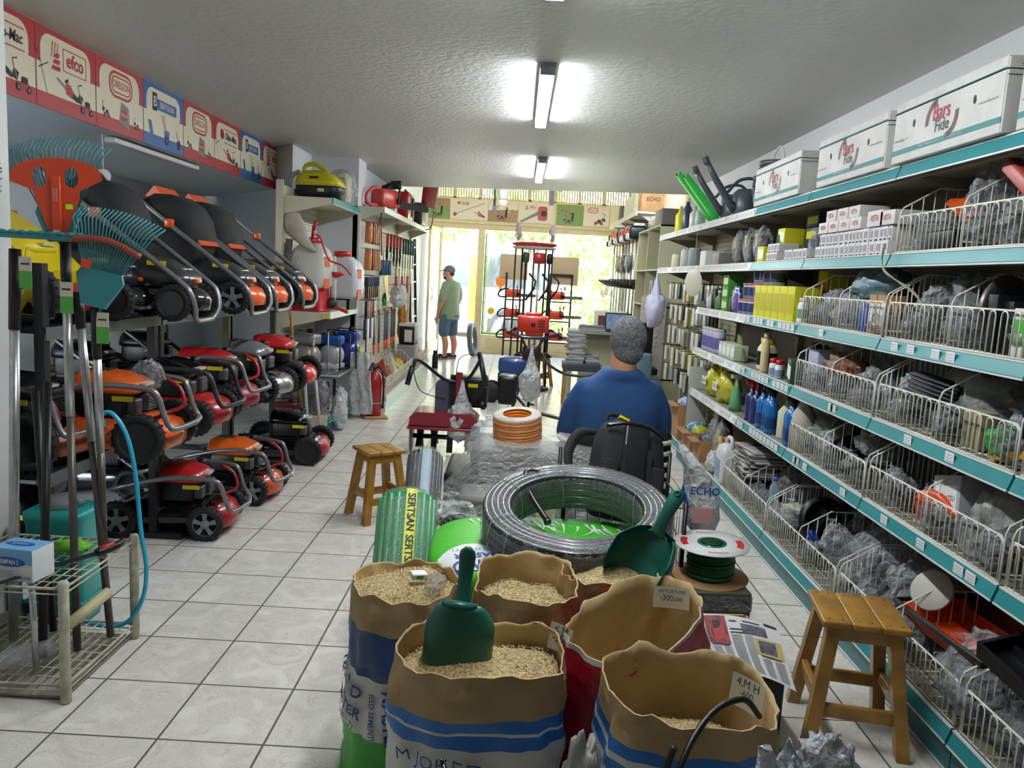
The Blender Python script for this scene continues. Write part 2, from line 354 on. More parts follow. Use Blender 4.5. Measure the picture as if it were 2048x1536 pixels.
def logo(m, kind, x, y, s, M):
    if kind == 'oregon':
        m.poly(P3(rr(x - 1.0 * s, y - .55 * s, x + 1.0 * s, y + .55 * s, .5 * s), .002), 1, M)
        m.poly(P3(rr(x - .9 * s, y - .44 * s, x + .9 * s, y + .44 * s, .42 * s), .0025), 0, M)
        m.poly(P3(rr(x - .82 * s, y - .35 * s, x + .82 * s, y + .35 * s, .33 * s), .003), 1, M)
        m.poly(P3(rr(x - .76 * s, y - .29 * s, x + .76 * s, y + .29 * s, .28 * s), .0032), 0, M)
        m.text('OREGON', .3 * s, 1, M @ RT((x, y, .0038)), sx=.85, bold=.025)
    elif kind == 'bertolini':
        m.poly(P3(rr(x - 1.0 * s, y - .22 * s, x + 1.0 * s, y + .22 * s, .02 * s, 1), .002), 2, M)
        m.poly(P3(rr(x - 1.25 * s, y - .3 * s, x - .85 * s, y + .42 * s, .02 * s, 1), .0025), 3, M)
        m.text('B', .42 * s, 0, M @ RT((x - 1.05 * s, y + .05 * s, .0035)), bold=.02)
        m.text('BERTOLINI', .24 * s, 0, M @ RT((x + .08 * s, y, .003)), sx=.83, bold=.012)
    elif kind == 'efco':
        for i, dx in enumerate((0, .16, .32)):
            bar(m, (x - 1.15 * s + dx * s, y - .1 * s), (x - 1.05 * s + dx * s, y + .45 * s), .045 * s, 1, M, .002)
        for i in range(3):
            yy = y - .5 * s + i * .22 * s; w = (.55 - .13 * i) * s
            m.poly(P3([(x - 1.2 * s + i * .1 * s, yy), (x - 1.2 * s + i * .1 * s + w, yy), (x - 1.14 * s + i * .1 * s + w, yy + .16 * s), (x - 1.05 * s + i * .1 * s, yy + .16 * s)], .0022), 1, M)
        for a, b in (((-.42, -.4), (1.05, -.4)), ((-.42, .36), (1.05, .36)), ((-.42, -.4), (-.42, .36)), ((1.05, -.4), (1.05, .36))):
            bar(m, (x + a[0] * s, y + a[1] * s), (x + b[0] * s, y + b[1] * s), .035 * s, 1, M, .002)
        m.text('efco', .5 * s, 1, M @ RT((x + .32 * s, y, .003)), sx=.95, bold=.03)
    elif kind == 'oleo':
        m.poly(P3(circ(x - 1.0 * s, y + .05 * s, .27 * s), .002), 1, M)
        m.poly(P3([(x - 1.12 * s, y - .1 * s), (x - .88 * s, y - .1 * s), (x - 1.0 * s, y + .24 * s)], .0026), 3, M)
        for dy in (.34, -.34): bar(m, (x - .75 * s, y + dy * s), (x + 1.15 * s, y + dy * s), .04 * s, 1, M, .002)
        m.text('Oleo-Mac', .36 * s, 3, M @ RT((x + .22 * s, y, .003)), sx=.82, bold=.03, shear=.15)
def banner_panel(M, w, h, kind, name_label, extra_cream=True):
    m = MB(); base = 2 if kind == 'bertolini' else 1
    m.box((w / 2, h / 2, -.004), (w - .004, h, .008), base, M)
    m.poly(P3([(0.005, .075 * h / .39), (w - .005, .075 * h / .39), (w - .005, .55 * h), (0.005, .55 * h)], .0006), 0, M)
    m.poly(P3(rr(.07 * w, .4 * h, .9 * w, .93 * h, .2 * h), .0009), 0, M)
    s = w * .33
    logo(m, kind, w * .5 + (.04 * w if kind in ('efco', 'oleo', 'bertolini') else 0), h * .7, s * (.8 if kind != 'oregon' else .75), M)
    if kind in ('efco', 'oleo'):
        ill_trim(m, w * .16, h * .2, h * .3, M); ill_saw(m, w * .5, h * .3, h * .28, 1, M); ill_mower(m, w * .82, h * .13, h * .28, 1, M)
    elif kind == 'oregon':
        ill_mower(m, w * .2, h * .2, h * .16, 4, M)
        m.poly(P3([(w * .45, h * .16), (w * .68, h * .1), (w * .66, h * .42), (w * .5, h * .48)], .0015), 4, M)
        m.poly(P3(rr(w * .49, h * .22, w * .62, h * .36, h * .03, 3), .002), 1, M); m.text('OREGON', h * .05, 0, M @ RT((w * .555, h * .29, .0025)), sx=.75)
        ill_mower(m, w * .85, h * .17, h * .13, 4, M)
    else:
        m.poly(P3([(w * .1, h * .4), (w * .18, h * .4), (w * .24, h * .14), (w * .16, h * .14)], .0015), 2, M); bar(m, (w * .08, h * .12), (w * .32, h * .12), h * .05, 2, M, .002)
        ill_tiller(m, w * .55, h * .12, h * .3, 2, M); ill_tiller(m, w * .86, h * .1, h * .2, 3, M)
    return m
def MBAN(y0): return Mx(((0, 0, 1, -2.413), (1, 0, 0, y0), (0, 1, 0, 2.208), (0, 0, 0, 1)))
bn = [('oleo', 3.40, 'red and cream tool banner board, half hidden by the near wall edge'), ('efco', 3.956, 'red banner board lettered efco nearest the camera, with chainsaw picture'),
      ('oregon', 4.50, 'red OREGON banner board between the near efco board and the first blue board'), ('bertolini', 5.052, 'blue BERTOLINI banner board nearer to the camera'),
      ('oregon', 5.641, 'red OREGON banner board beyond the nearer blue board'), ('oleo', 6.197, 'red and cream Oleo-Mac banner board between an OREGON and a blue board'),
      ('bertolini', 6.77, 'blue BERTOLINI banner board farther from the camera'), ('efco', 7.321, 'red efco banner board at the far end of the row, by the cream upright')]
for i, (k, y0, lb) in enumerate(bn):
    w = (bn[i + 1][1] if i < 7 else 7.895) - y0
    m = banner_panel(MBAN(y0), w, .388, k, lb)
    tag(m.build('banner_board', PRN), lb, 'sign', 'tool brand banner boards under the ceiling on the left')

# ceiling battens: the lamps of the room
LED = bpy.data.materials.new('led_diffuser'); LED.use_nodes = True
_b = LED.node_tree.nodes['Principled BSDF']; _b.inputs['Base Color'].default_value = (1, 1, 1, 1)
_b.inputs['Emission Color'].default_value = (.92, .96, 1, 1); _b.inputs['Emission Strength'].default_value = 55
def batten(x, y0, y1, label, name='ceiling_batten_light'):
    t = thing(name, label, 'ceiling light', (x, y0, 2.6), group='LED battens along the ceiling')
    L = y1 - y0
    b = MB(); b.box((0, L / 2, -.012), (.085, L, .024), 0, bev=.004); b.build('housing', mat('batten_housing', '#8c9095', .4), t)
    d = MB()
    prof = [(.034 * cos(a), -.026 - .03 * sin(a)) for a in [pi * i / 10 for i in range(11)]]
    d.loft([[(px, yy, pz) for px, pz in prof] for yy in (.03, L - .03)], 0, True, True, True); d.build('diffuser', LED, t)
    for yy in (.015, L - .015): e = MB(); e.box((0, yy, -.036), (.078, .03, .045), 0, bev=.006); e.build('end_cap', mat('batten_cap', '#9aa0a8', .4), t)
batten(.085, 4.21, 5.72, 'long bright LED batten light on ceiling, the nearer of the two')
batten(.147, 7.37, 8.94, 'bright LED batten light on ceiling near the shop front end')
batten(.07, 1.68, 3.16, 'bright LED batten light on ceiling just above the photo edge')

# small lamp fitting and pull cord under the banner soffit
t = thing('soffit_lamp', 'slim white strip lamp under the soffit below the banner boards', 'lamp', (-2.52, 4.85, 2.205))
b = MB(); b.box((0, .62, -.02), (.07, 1.25, .035), 0, bev=.008); b.build('housing', WHT, t)
t = thing('pull_cord', 'white pull cord with round disc hanging under the banner soffit', 'cord', (-2.5, 4.72, 2.2))
b = MB(); b.tube([(0, 0, 0), (.004, 0, -.1), (0, .01, -.2)], .004, 6); b.build('cord', WHT, t)
b = MB(); b.lathe([(.005, -.006), (.04, -.005), (.042, 0), (.04, .005), (.012, .012), (.004, .02)], 20, 0, RT((0, .01, -.245), rx=pi / 2, rz=R(20))); b.build('disc', WHT, t)
# ink drawing on the near wall face
m = MB()
for k in range(34):
    a = R(-80 + k * 160 / 33); y0, z0 = 2.78, 1.76
    pts = [(-1.9485, y0 + rr_ * cos(a + .12 * sin(rr_ * 60)), z0 + rr_ * .9 * sin(a + .1 * sin(rr_ * 50 + k))) for rr_ in (.10, .13, .16, .19)]
    m.tube(pts, .0016, 4)
tag(m.build('wall_drawing', INK), 'black ink scribble of radiating loops drawn on the near white wall', 'drawing')

# ------------------------------------------------------------------ shop front and street
FRM = mat('cream_frame', '#cdb98a', .45, vary=.06)
FRM2 = mat('beige_panel', '#d6c79f', .5)
GL = mat('window_glass', '#eef4f2', .03, alpha=.12, spec=.6)
m = MB()
m.box2((-1.8, 14.98, 2.34), (2.0, 15.14, 2.5), 0); m.box2((-1.8, 14.94, 2.44), (2.0, 15.0, 2.47), 0); m.box2((-1.8, 14.95, 2.36), (2.0, 15.0, 2.385), 0)
struct('wall_front_header', m, [FRM])
m = MB(); m.box2((-.83, 14.97, 0), (-.70, 15.13, 2.36), 0); m.box2((-1.56, 14.97, 0), (-1.5, 15.13, 2.36), 0); m.box2((1.9, 14.97, 0), (2.0, 15.13, 2.4), 0)
struct('trim_door_posts', m, [FRM])
m = MB(); m.box2((-.70, 14.99, 0), (1.9, 15.11, .36), 0); m.box2((-.6, 14.975, .08), (1.8, 15.0, .3), 1); struct('wall_front_sill', m, [FRM2, FRM])
m = MB(); m.box2((-.70, 15.03, .36), (1.9, 15.04, 2.34), 0); struct('window_1', m, [GL])
m = MB()
m.box2((-1.78, 15.0, 2.5), (2.0, 15.1, 2.9), 0); struct('wall_front_fascia', m, [FRM2])
# slatted fanlight
t = thing('fanlight_grille', 'pale ribbed fanlight grille above the shop front banner, glowing with daylight', 'grille', (0, 15.05, 2.9))
b = MB(); b.box2((-1.8, -.03, 0), (2.0, .03, .03)); b.box2((-1.8, -.03, .5), (2.0, .03, .56))
for i in range(9): b.box2((-1.8 + i * .47, -.03, 0), (-1.75 + i * .47, .03, .55))
b.build('frame', FRM, t)
b = MB()
for i in range(78): b.box((-1.77 + i * .0485, .0, .27), (.03, .02, .5), 0)
b.build('slats', mat('translucent_slat', '#c9bf93', .5, trans=.0), t)
# header pictures
def MFR(x0): return Mx(((1, 0, 0, x0), (0, 0, -1, 14.975), (0, 1, 0, 2.505), (0, 0, 0, 1)))
def photo_panel(M, w, h, cols, seed):
    m = MB(); m.box((w / 2, h / 2, -.004), (w, h, .008), cols[0], M); rnd = random.Random(seed)
    m.poly(P3([(0, h * .55), (w, h * .6), (w, h), (0, h)], .001), cols[1], M)
    for i in range(14):
        x = rnd.uniform(.05, .95) * w; y = rnd.uniform(.5, .75) * h; m.poly(P3(circ(x, y, .05 * h * rnd.uniform(.5, 1.6), 8, .04 * h), .0015 + i * .0001), rnd.choice(cols), M)
    bar(m, (w * .6, h * .2), (w * .62, h * .62), .04, 3, M, .003); m.poly(P3(circ(w * .625, h * .68, .022, 8), .0032), 7, M)
    ill_mower(m, w * .45, h * .12, h * .3, 1, M)
    return m
G1 = 'printed boards above the shop window'
def fpanel(x0, x1, kind, lb, seed=0):
    M = MFR(x0); w, h = x1 - x0 - .01, .375
    if kind in ('oleo', 'efco', 'oregon'):
        m = MB(); m.box((w / 2, h / 2, -.004), (w, h, .008), 0, M)
        logo(m, kind, w * .36, h * .8, h * .26, M)
        if kind == 'oleo': ill_saw(m, w * .78, h * .25, h * .33, 1, M); bar(m, (w * .15, h * .28), (w * .9, h * .85), .012, 4, M, .002); m.poly(P3(circ(w * .13, h * .26, h * .1), .003), 1, M)
        elif kind == 'efco': m.poly(P3([(w * .05, h * .08), (w * .1, h * .02), (w * .6, h * .45), (w * .55, h * .6)], .002), 4, M); m.poly(P3(rr(w * .55, h * .15, w * .82, h * .85, .05), .003), 1, M); m.poly(P3(circ(w * .72, h * .5, h * .15), .0035), 3, M)
        else: ill_mower(m, w * .6, h * .15, h * .42, 1, M, -1)
    else:
        m = photo_panel(M, w, h, kind, seed)
    tag(m.build('picture_board', PRN), lb, 'sign', G1)
fpanel(-1.78, -1.38, (6, 7, 4), 'green garden photo board, leftmost above the entrance', 3)
fpanel(-1.38, -.66, 'oleo', 'cream Oleo-Mac board with chainsaw picture above the open door')
fpanel(-.66, -.1, (7, 0, 4), 'tan park photo board between the Oleo-Mac and efco boards', 5)
fpanel(-.1, .58, 'efco', 'cream efco board with red leaf blower picture')
fpanel(.62, 1.13, (6, 6, 1), 'green lawn photo board right of the efco blower board', 8)
fpanel(1.13, 1.62, 'oregon', 'cream OREGON board with red mower, rightmost above window')
# door leaf swung inwards
t = thing('glass_door', 'cream framed glass door leaf standing open at the far left', 'door', (-1.53, 15.0, 0), rz=R(-97))
b = MB()
for c, d in (((.03, 0, 1.17), (.06, .04, 2.3)), ((.87, 0, 1.17), (.06, .04, 2.3)), ((.45, 0, 2.28), (.9, .04, .08)), ((.45, 0, .13), (.9, .04, .22)), ((.45, 0, .95), (.9, .03, .05))): b.box(c, d, 0)
b.build('door_frame', FRM, t); b = MB(); b.box((.45, 0, 1.2), (.8, .008, 2.1)); b.build('pane', mat('milky_glass', '#d8d6bd', .15, alpha=.55), t)
b = MB(); b.tube([(.85, .03, 1.0), (.85, .07, 1.02), (.85, .07, 1.2), (.85, .03, 1.22)], .01, 6); b.build('door_handle', CHR, t)
# sticker tapes on the window
GRN = mat('green_tape', '#17a04a', .5); 
m = MB(); m.box2((-.69, 15.0, .37), (-.66, 15.01, 2.28), 0); m.box2((-.69, 15.0, .37), (-.1, 15.01, .395), 0); tag(m.build('window_tape', GRN), 'green tape edging the left and lower rim of the shop window', 'tape')
m = MB(); m.box2((-.655, 15.0, .42), (-.635, 15.01, 2.3), 0); m.box2((-.655, 15.0, .4), (-.1, 15.01, .42), 0); tag(m.build('window_tape', mat('yellow_tape', '#e5b92b', .5)), 'yellow tape just inside the green tape on the shop window', 'tape')
m = MB(); m.add(P3(circ(0, 0, .1, 20), 0), [tuple(range(20))], 0, M=RT((-.36, 15.0, 1.39), rx=pi / 2)); m.poly([(-.4, 15.0, 1.2), (-.37, 15.0, 1.3), (-.34, 15.0, 1.2)]); m.poly([(-.38, 15.0, 1.22), (-.35, 15.0, 1.3), (-.31, 15.0, 1.21)])
tag(m.build('rosette_sticker', mat('orange_sticker', '#f08a24', .5)), 'round orange rosette sticker on the shop window', 'sticker')
m = MB(); m.add(P3(circ(0, 0, .07, 16), 0), [tuple(range(16))], 0, M=RT((-.52, 15.0, .82), rx=pi / 2)); m.box((-.52, 15.0, .6), (.13, .004, .16), 1)
tag(m.build('window_sticker', [mat('yellow_sticker', '#e8c321', .5), PAPER]), 'yellow disc sticker above a small white notice on the window', 'sticker')
# bulkhead lamp and conduit at the shop front
t = thing('bulkhead_lamp', 'white bulkhead lamp hanging above the entrance', 'lamp', (-.33, 12.5, 2.72))
b = MB(); b.cyl((0, 0, .2), (0, 0, .73), .012, 8); b.lathe([(.06, .2), (.08, .12), (.085, .0), (.07, -.05)], 16, 0); b.build('lamp_body', WHT, t); b = MB(); b.lathe([(.07, -.05), (.06, -.11), (.02, -.14)], 16, 0); b.build('lamp_shade', mat('lamp_glass', '#efe9d6', .3), t)
m = MB(); m.cyl((-.45, 12.2, 2.55), (-.45, 12.2, 3.45), .02, 8); m.box((-.45, 12.2, 2.5), (.06, .06, .1)); tag(m.build('conduit_pipe', mat('dark_conduit', '#4b4650', .5)), 'thin dark conduit pipe hanging left of the bulkhead lamp', 'pipe')
m = MB(); m.box((.42, 12.2, 3.0), (.07, .03, .8)); tag(m.build('hanging_post', mat('navy_steel', '#1e2430', .5)), 'dark flat steel post hanging above the window centre', 'post')
# ---------------- street
m = MB(); m.box2((-14, 15.15, -.14), (16, 18.6, -.06)); struct('ground_pavement', m, mat('pavement', '#cfc9bb', .8, vary=.1))
m = MB(); m.box2((-25, 18.6, -.22), (28, 60, -.16)); struct('ground_road', m, mat('asphalt', '#8d8b86', .85, vary=.1))
m = MB(); m.box2((-25, 18.45, -.2), (28, 18.65, -.05)); struct('trim_kerb', m, mat('yellow_kerb', '#d7c65a', .7))
t = thing('city_bus', 'grey and white city bus with yellow panels stopped in the street', 'bus', (-1.9, 20.4, -.16))
b = MB(); b.box((0, 1.25, 1.35), (5.4, 2.5, 2.2), 0, bev=.12); b.build('body', mat('bus_grey', '#a7a9ab', .4), t)
b = MB(); b.box((0, 1.25, 2.62), (5.3, 2.4, .5), 0, bev=.1); b.build('roof', mat('bus_white', '#e8e9e6', .4), t)
for i, x in enumerate((-2.0, -1.0, .12, 1.35, 2.2)):
    b = MB(); b.box((x, -.02, 1.75), (.85, .03, .8), 0, bev=.02); b.build('window', mat('bus_glass', '#3c4347', .1), t)
b = MB(); b.box((.70, -.02, 1.3), (.20, .03, 1.7), 0, bev=.02); b.build('door', mat('bus_yellow', '#e2c81f', .4), t)
for x in (-1.8, 1.9):
    b = MB(); b.lathe([(.2, -.1), (.42, -.1), (.45, 0), (.42, .1), (.2, .1)], 24, 0, RT((x, .08, .3), rx=pi / 2)); b.build('wheel', RUB, t)
m = MB(); m.box2((-3.2, 19.4, .2), (-2.9, 19.5, 2.3)); m.box((-3.05, 19.45, 2.35), (.5, .1, .4)); 
# trees
LEAF = mat('sunlit_leaves', '#6f9a35', .6, vary=.35, vs=3); LEAF2 = mat('dark_leaves', '#4d7a35', .6, vary=.3, vs=3); TRK = mat('tree_bark', '#6b5a45', .9)
def tree(loc, h, r, label, leaf, seed, n=900):
    t = thing('street_tree', label, 'tree', loc, group='trees along the street outside')
    b = MB(); b.cyl((0, 0, 0), (.1, 0, h), .12, 8, 0, .06)
    for a in range(5): b.cyl((.05, 0, h * .6), (r * .6 * cos(a * 1.3), r * .6 * sin(a * 1.3), h + .2 * a), .04, 6, 0, .02)
    b.build('trunk', TRK, t)
    b = MB(); rnd = random.Random(seed)
    for i in range(n):
        d = V((rnd.gauss(0, 1), rnd.gauss(0, 1), rnd.gauss(0, .7))).normalized() * r * (rnd.uniform(.3, 1) ** .5)
        c = V((0, 0, h + r * .15)) + d; s = rnd.uniform(.07, .15)
        b.add([(-s, 0, 0), (0, -s * .5, 0), (s, 0, 0), (0, s * .5, 0)], [(0, 1, 2, 3)], 0, False, RT(c, rnd.uniform(0, 3), rnd.uniform(0, 3), rnd.uniform(0, 3)))
    b.build('foliage', leaf, t)
tree((-2.2, 18.2, -.1), 3.1, 1.15, 'leafy tree above the bus, framed by the open doorway', LEAF, 1, 1100)
tree((.15, 18.6, -.1), 3.0, 1.0, 'leafy street tree behind the round red display ring', LEAF, 2, 900)
tree((2.2, 20.6, -.1), 1.9, 1.3, 'bushy street tree seen through the right of the shop window', LEAF, 3, 1000)
tree((3.1, 17.4, -.1), 2.2, .9, 'tall leafy tree at the right edge of the window', LEAF2, 4, 700)
t = thing('hedge', 'low sunlit hedge beyond the window behind the chainsaw display', 'hedge', (1.9, 18.9, -.1))
b = MB(); rnd = random.Random(9)
for i in range(1600):
    s = rnd.uniform(.05, .1); b.add([(-s, 0, 0), (0, -s * .5, 0), (s, 0, 0), (0, s * .5, 0)], [(0, 1, 2, 3)], 0, False, RT((rnd.uniform(-1.4, 1.5), rnd.uniform(-.3, .3), rnd.uniform(0, 1.15)), rnd.uniform(0, 3), rnd.uniform(0, 3), rnd.uniform(0, 3)))
b.build('foliage', LEAF, t)
m = MB(); m.box2((-14, 30, -.2), (22, 31, 7), 0)
for i in range(14):
    for k in range(2): m.box((-12 + i * 2.4, 29.97, 2 + k * 2.6), (1.1, .06, 1.4), 1)
tag(m.build('facade_across', [mat('sunlit_render', '#e6ddc8', .8), mat('far_window', '#8a9094', .3)]), 'sunlit pale building across the street', 'building')
# coils of grey pipe leaning by the door post
def pipe_coil(loc, r, n, label, rz, tilt, mt, pr=.011):
    t = thing('pipe_coil', label, 'coil', loc, rot=(tilt, 0, rz))
    b = MB(); rnd = random.Random(n)
    for k in range(n): b.torus((0, 0, (k % 4) * pr * 2.1), r - (k // 4) * pr * 2.1 + rnd.uniform(-.006, .006), pr, 40, 6)
    b.build('pipe', mt, t)
GPIPE = mat('grey_pipe', '#6f7071', .45)
pipe_coil((-.84, 14.3, .31), .30, 16, 'coil of grey pipe leaning against the door post', R(82), R(84), GPIPE)
pipe_coil((-.15, 15.7, .35), .48, 16, 'large coil of grey pipe standing outside behind the window', R(10), R(75), GPIPE, .015)

# ------------------------------------------------------------------ right hand shelving run
SX, SB = 1.52, 1.93        # front and back of the upper shelves
ZT, Z2, Z3, Z4, Z5, ZB = 2.025, 1.672, 1.325, .985, .635, .155
BAYS = [(.37, 1.34), (1.34, 2.31), (2.31, 3.28), (3.28, 4.26), (4.26, 5.22), (5.22, 5.95), (5.95, 6.70), (6.70, 7.80), (7.80, 8.75)]
BNAME = ['beside the camera, out of view', 'cut off by the right photo edge', 'behind the nearer stool', 'holding the VETA cartons', 'holding the yellow cartons', 'holding the red rimmed tubs', 'holding the yellow oil bags', 'second from the far end', 'at the far end']
def shelf_board(zt, y0, y1, front, back, parent, name='shelf', teal=True):
    b = MB(); b.box2((front + .012, y0 + .004, zt - .032), (back, y1 - .004, zt), 0)
    b.box2((front + .03, y0 + .01, zt - .05), (front + .05, y1 - .01, zt - .03), 0)
    for yy in (y0 + .012, y1 - .012):   # side brackets under the board
        b.add([(back, yy - .002, zt - .03), (front + .06, yy - .002, zt - .03), (back, yy - .002, zt - .14), (back, yy + .002, zt - .03), (front + .06, yy + .002, zt - .03), (back, yy + .002, zt - .14)],
              [(0, 1, 2), (5, 4, 3), (1, 4, 5, 2), (0, 2, 5, 3), (0, 3, 4, 1)], 0)
    s = b.build(name, SHELFM, parent)
    e = MB()
    pr = [(front + .012, zt + .004), (front + .004, zt + .004), (front - .012, zt - .042), (front - .008, zt - .05), (front + .012, zt - .046)]
    e.loft([[(x, yy, z) for x, z in pr] for yy in (y0 + .006, y1 - .006)], 0, False)
    e.box2((front - .014, y0 + .006, zt - .0505), (front - .004, y1 - .006, zt - .045), 1)
    e.box2((front + .0, y0 + .006, zt + .001), (front + .012, y1 - .006, zt + .006), 1)
    e.build('price_strip', [TEAL if teal else STRIPW, STRIPW], s)
    return s, pr
def tickets(zt, front, ys, parent_shelf, w=.055):
    b = MB()
    for yy in ys:
        b.box((front - .0095, yy, zt - .022), (.002, w, .04), 0, RT())
        for k in range(3): b.box((front - .0108, yy, zt - .012 - k * .01), (.0006, w * .75, .0022), 1)
    o = b.build('price_tickets', [PAPER, mat('pale_ink', '#8d8d92', .7)], parent_shelf); o['kind'] = 'stuff'
units = []
for i, (y0, y1) in enumerate(BAYS):
    far = i >= 7
    t = thing('shelving_unit', 'beige steel shelving unit with coloured shelf edges, ' + BNAME[i], 'shelving', (0, 0, 0), group='shelving run along the right wall')
    b = MB()
    if far:
        b.box2((1.90, y0, .16), (1.92, y1, 2.1), 0)
        for k in range(44): b.box2((1.896, y0 + .03, .2 + k * .042), (1.9, y1 - .03, .203 + k * .042), 1)
    else:
        b.box2((SB - .02, y0 + .002, .16), (SB, y1 - .002, 2.08), 0)
        for k in range(6): b.box2((SB - .022, y0 + .003, .25 + k * .35), (SB - .019, y1 - .003, .256 + k * .35), 1)
    b.build('back_panel', [mat('cream_back_panel', '#c9c3a8', .5, vary=.06) if far else SHELFB, mat('panel_groove', '#6d6858', .6)], t)
    for yy in ([y0, y1] if i == 8 else [y0]):
        b = MB(); b.box2((SB - .055, yy + (.002 if yy == y0 else -.03), .1), (SB + .0, yy + (.03 if yy == y0 else -.002), 2.1), 0); b.build('upright', SHELFM, t)
    for zt in ((ZT, Z2) if far else (ZT, Z2, Z3, Z4, Z5)):
        s, pr = shelf_board(zt, y0, y1, SX, SB, t, teal=(i <= 4 if zt != Z3 else i <= 4) and not far)
        rnd = random.Random(i * 10 + int(zt * 100)); n = (y1 - y0) / .07
        if i >= 5 or (i == 4 and zt < 1.5): tickets(zt, SX, [y0 + .05 + k * .07 for k in range(int(n)) if rnd.random() < .85], s)
        elif zt < 1.6: tickets(zt, SX, [y0 + rnd.uniform(.1, .85) for k in range(rnd.randint(1, 4))] if (i, zt) != (2, Z3) else [3.13, 3.0, 2.82, 2.72], s)
    s, pr = shelf_board(ZB, y0, y1, 1.44, SB, t, 'base_deck', teal=True)
    b = MB(); b.box2((1.45, y0 + .003, .0), (1.462, y1 - .003, .11), 0); b.box2((1.446, y0 + .003, .006), (1.45, y1 - .003, .012), 1); b.build('kick_plate', [TEALD if i < 7 else STRIPW, STRIPW], t)
    b = MB(); b.box2((1.462, y0 + .01, 0), (SB, y0 + .03, .125)); b.build('base_bracket', SHELFM, t)
    units.append(t)

# ---------------- wire baskets
def wire_basket(y0, y1, zt, front, label, h=.15, hb=.27, nd=3, dense=.062, group='white wire baskets on the right shelving'):
    t = thing('wire_basket', label, 'basket', (front, y0, zt), group=group)
    L = y1 - y0; r = .0026; D = SB - front - .04
    b = MB()
    b.tube([(0, .004, .006), (0, L - .004, .006)], .0034, 6); b.tube([(0, .004, .006), (0, .004, h - .02), (0, .02, h), (0, L - .02, h), (0, L - .004, h - .02), (0, L - .004, .006)], .0036, 6)
    n = int(L / dense); w = L / n
    for k in range(n):
        c = (k + .5) * w; a = w * .26
        b.tube([(-.001, c - a, .006), (-.001, c - a, h - a - .004)] + [(-.001, c - a * cos(pi * q / 6), h - a - .004 + a * sin(pi * q / 6)) for q in range(1, 6)] + [(-.001, c + a, h - a - .004), (-.001, c + a, .006)], r, 5)
    b.build('front_grid', WIRE, t)
    for j in range(nd):
        yy = .006 + (L - .012) * j / (nd - 1)
        b = MB()
        b.tube([(.003, yy, .006), (.003, yy, h + .01), (.012, yy, h + .035), (.15, yy, hb), (D, yy, hb)], .0034, 6)
        b.tube([(.003, yy, .03), (D, yy, .03)], r, 5)
        for k in range(1, int(D / .045)):
            x = k * .045; zz = h + .03 + (hb - h - .03) * min(1, x / .15)
            b.tube([(x, yy, .006), (x, yy, zz)], r, 4)
        b.build('divider', WIRE, t)
    b = MB()
    for k in range(1, 6): b.tube([(k * D / 6, .01, .004), (k * D / 6, L - .01, .004)], r, 4)
    b.tube([(D, .01, hb), (D, L - .01, hb)], .003, 5)
    for k in range(1, int(L / .09)): b.tube([(0, k * .09, .004), (D, k * .09, .004), (D, k * .09, hb)], r, 4)
    b.build('back_grid', WIRE, t)
    return t
SN = {Z2: 'second shelf', Z3: 'third shelf', Z4: 'fourth shelf', Z5: 'fifth shelf', ZB: 'base deck'}
BN = {1: 'nearest one', 2: 'second from the near end', 3: 'third from the near end', 4: 'farthest one by the newspapers'}
for zt, bays in ((Z2, (1, 2)), (Z3, (1, 2, 3)), (Z4, (1, 2, 3)), (Z5, (1, 2, 3)), (ZB, (1, 2, 3, 4))):
    for i in bays:
        y0, y1 = BAYS[i]
        wire_basket(y0 + .012, y1 - .012, zt + .004, (SX if zt != ZB else 1.445) + .012, 'white divided wire basket on the %s, %s' % (SN[zt], BN[i]), nd=3)

# ---------------- things on the shelves
_bagmesh = {}
def bag(label, c, r, seed, film=None, inner=None, amp=.3, sharp=.35, name='plastic_bag', flat=None, irs=.72, group='bagged spare parts in the wire baskets', cat='bag'):
    t = thing(name, label, cat, (c[0], c[1], c[2]), group=group); Z0 = r[2] * .8
    b = MB(); b.blob((0, 0, Z0), r, 0, seed, 26, 18, amp, 2.2, sharp=sharp, flat=0.002)
    # gathered corner
    q = V((0, .5 * r[1] * (1 if seed % 2 else -1), Z0 + r[2] * .55)); tip = q + V((0, r[1] * .35 * (1 if seed % 2 else -1), r[2] * .55))
    b.loft([[tuple(q + (tip - q) * f + V((cos(a) * w, sin(a) * w, 0))) for a in [2 * pi * k / 7 for k in range(7)]] for f, w in ((0, r[0] * .34), (.5, r[0] * .14), (.75, r[0] * .08), (1, r[0] * .3))], 0, True, False)
    b.build('film', film or BAG, t)
    if inner:
        rnd = random.Random(seed); b = MB()
        for k in range(7):
            p = V((rnd.uniform(-.4, .4) * r[0], rnd.uniform(-.55, .55) * r[1], Z0 + rnd.uniform(-.4, .15) * r[2])); s = rnd.uniform(.22, .38) * min(r)
            M = RT(p, rnd.uniform(0, 3), rnd.uniform(0, 3), rnd.uniform(0, 3))
            kk = rnd.random()
            if kk < .35: b.box((0, 0, 0), (s * 1.6, s * 1.1, s * .8), 0, M, bev=.006)
            elif kk < .65: b.lathe([(s * .3, -s * .5), (s, -s * .5), (s, s * .4), (s * .4, s * .5)], 14, 0, M)
            else: b.torus((0, 0, 0), s, s * .3, 18, 8, 0, M)
        b.build('parts_inside', inner, t)
    return t
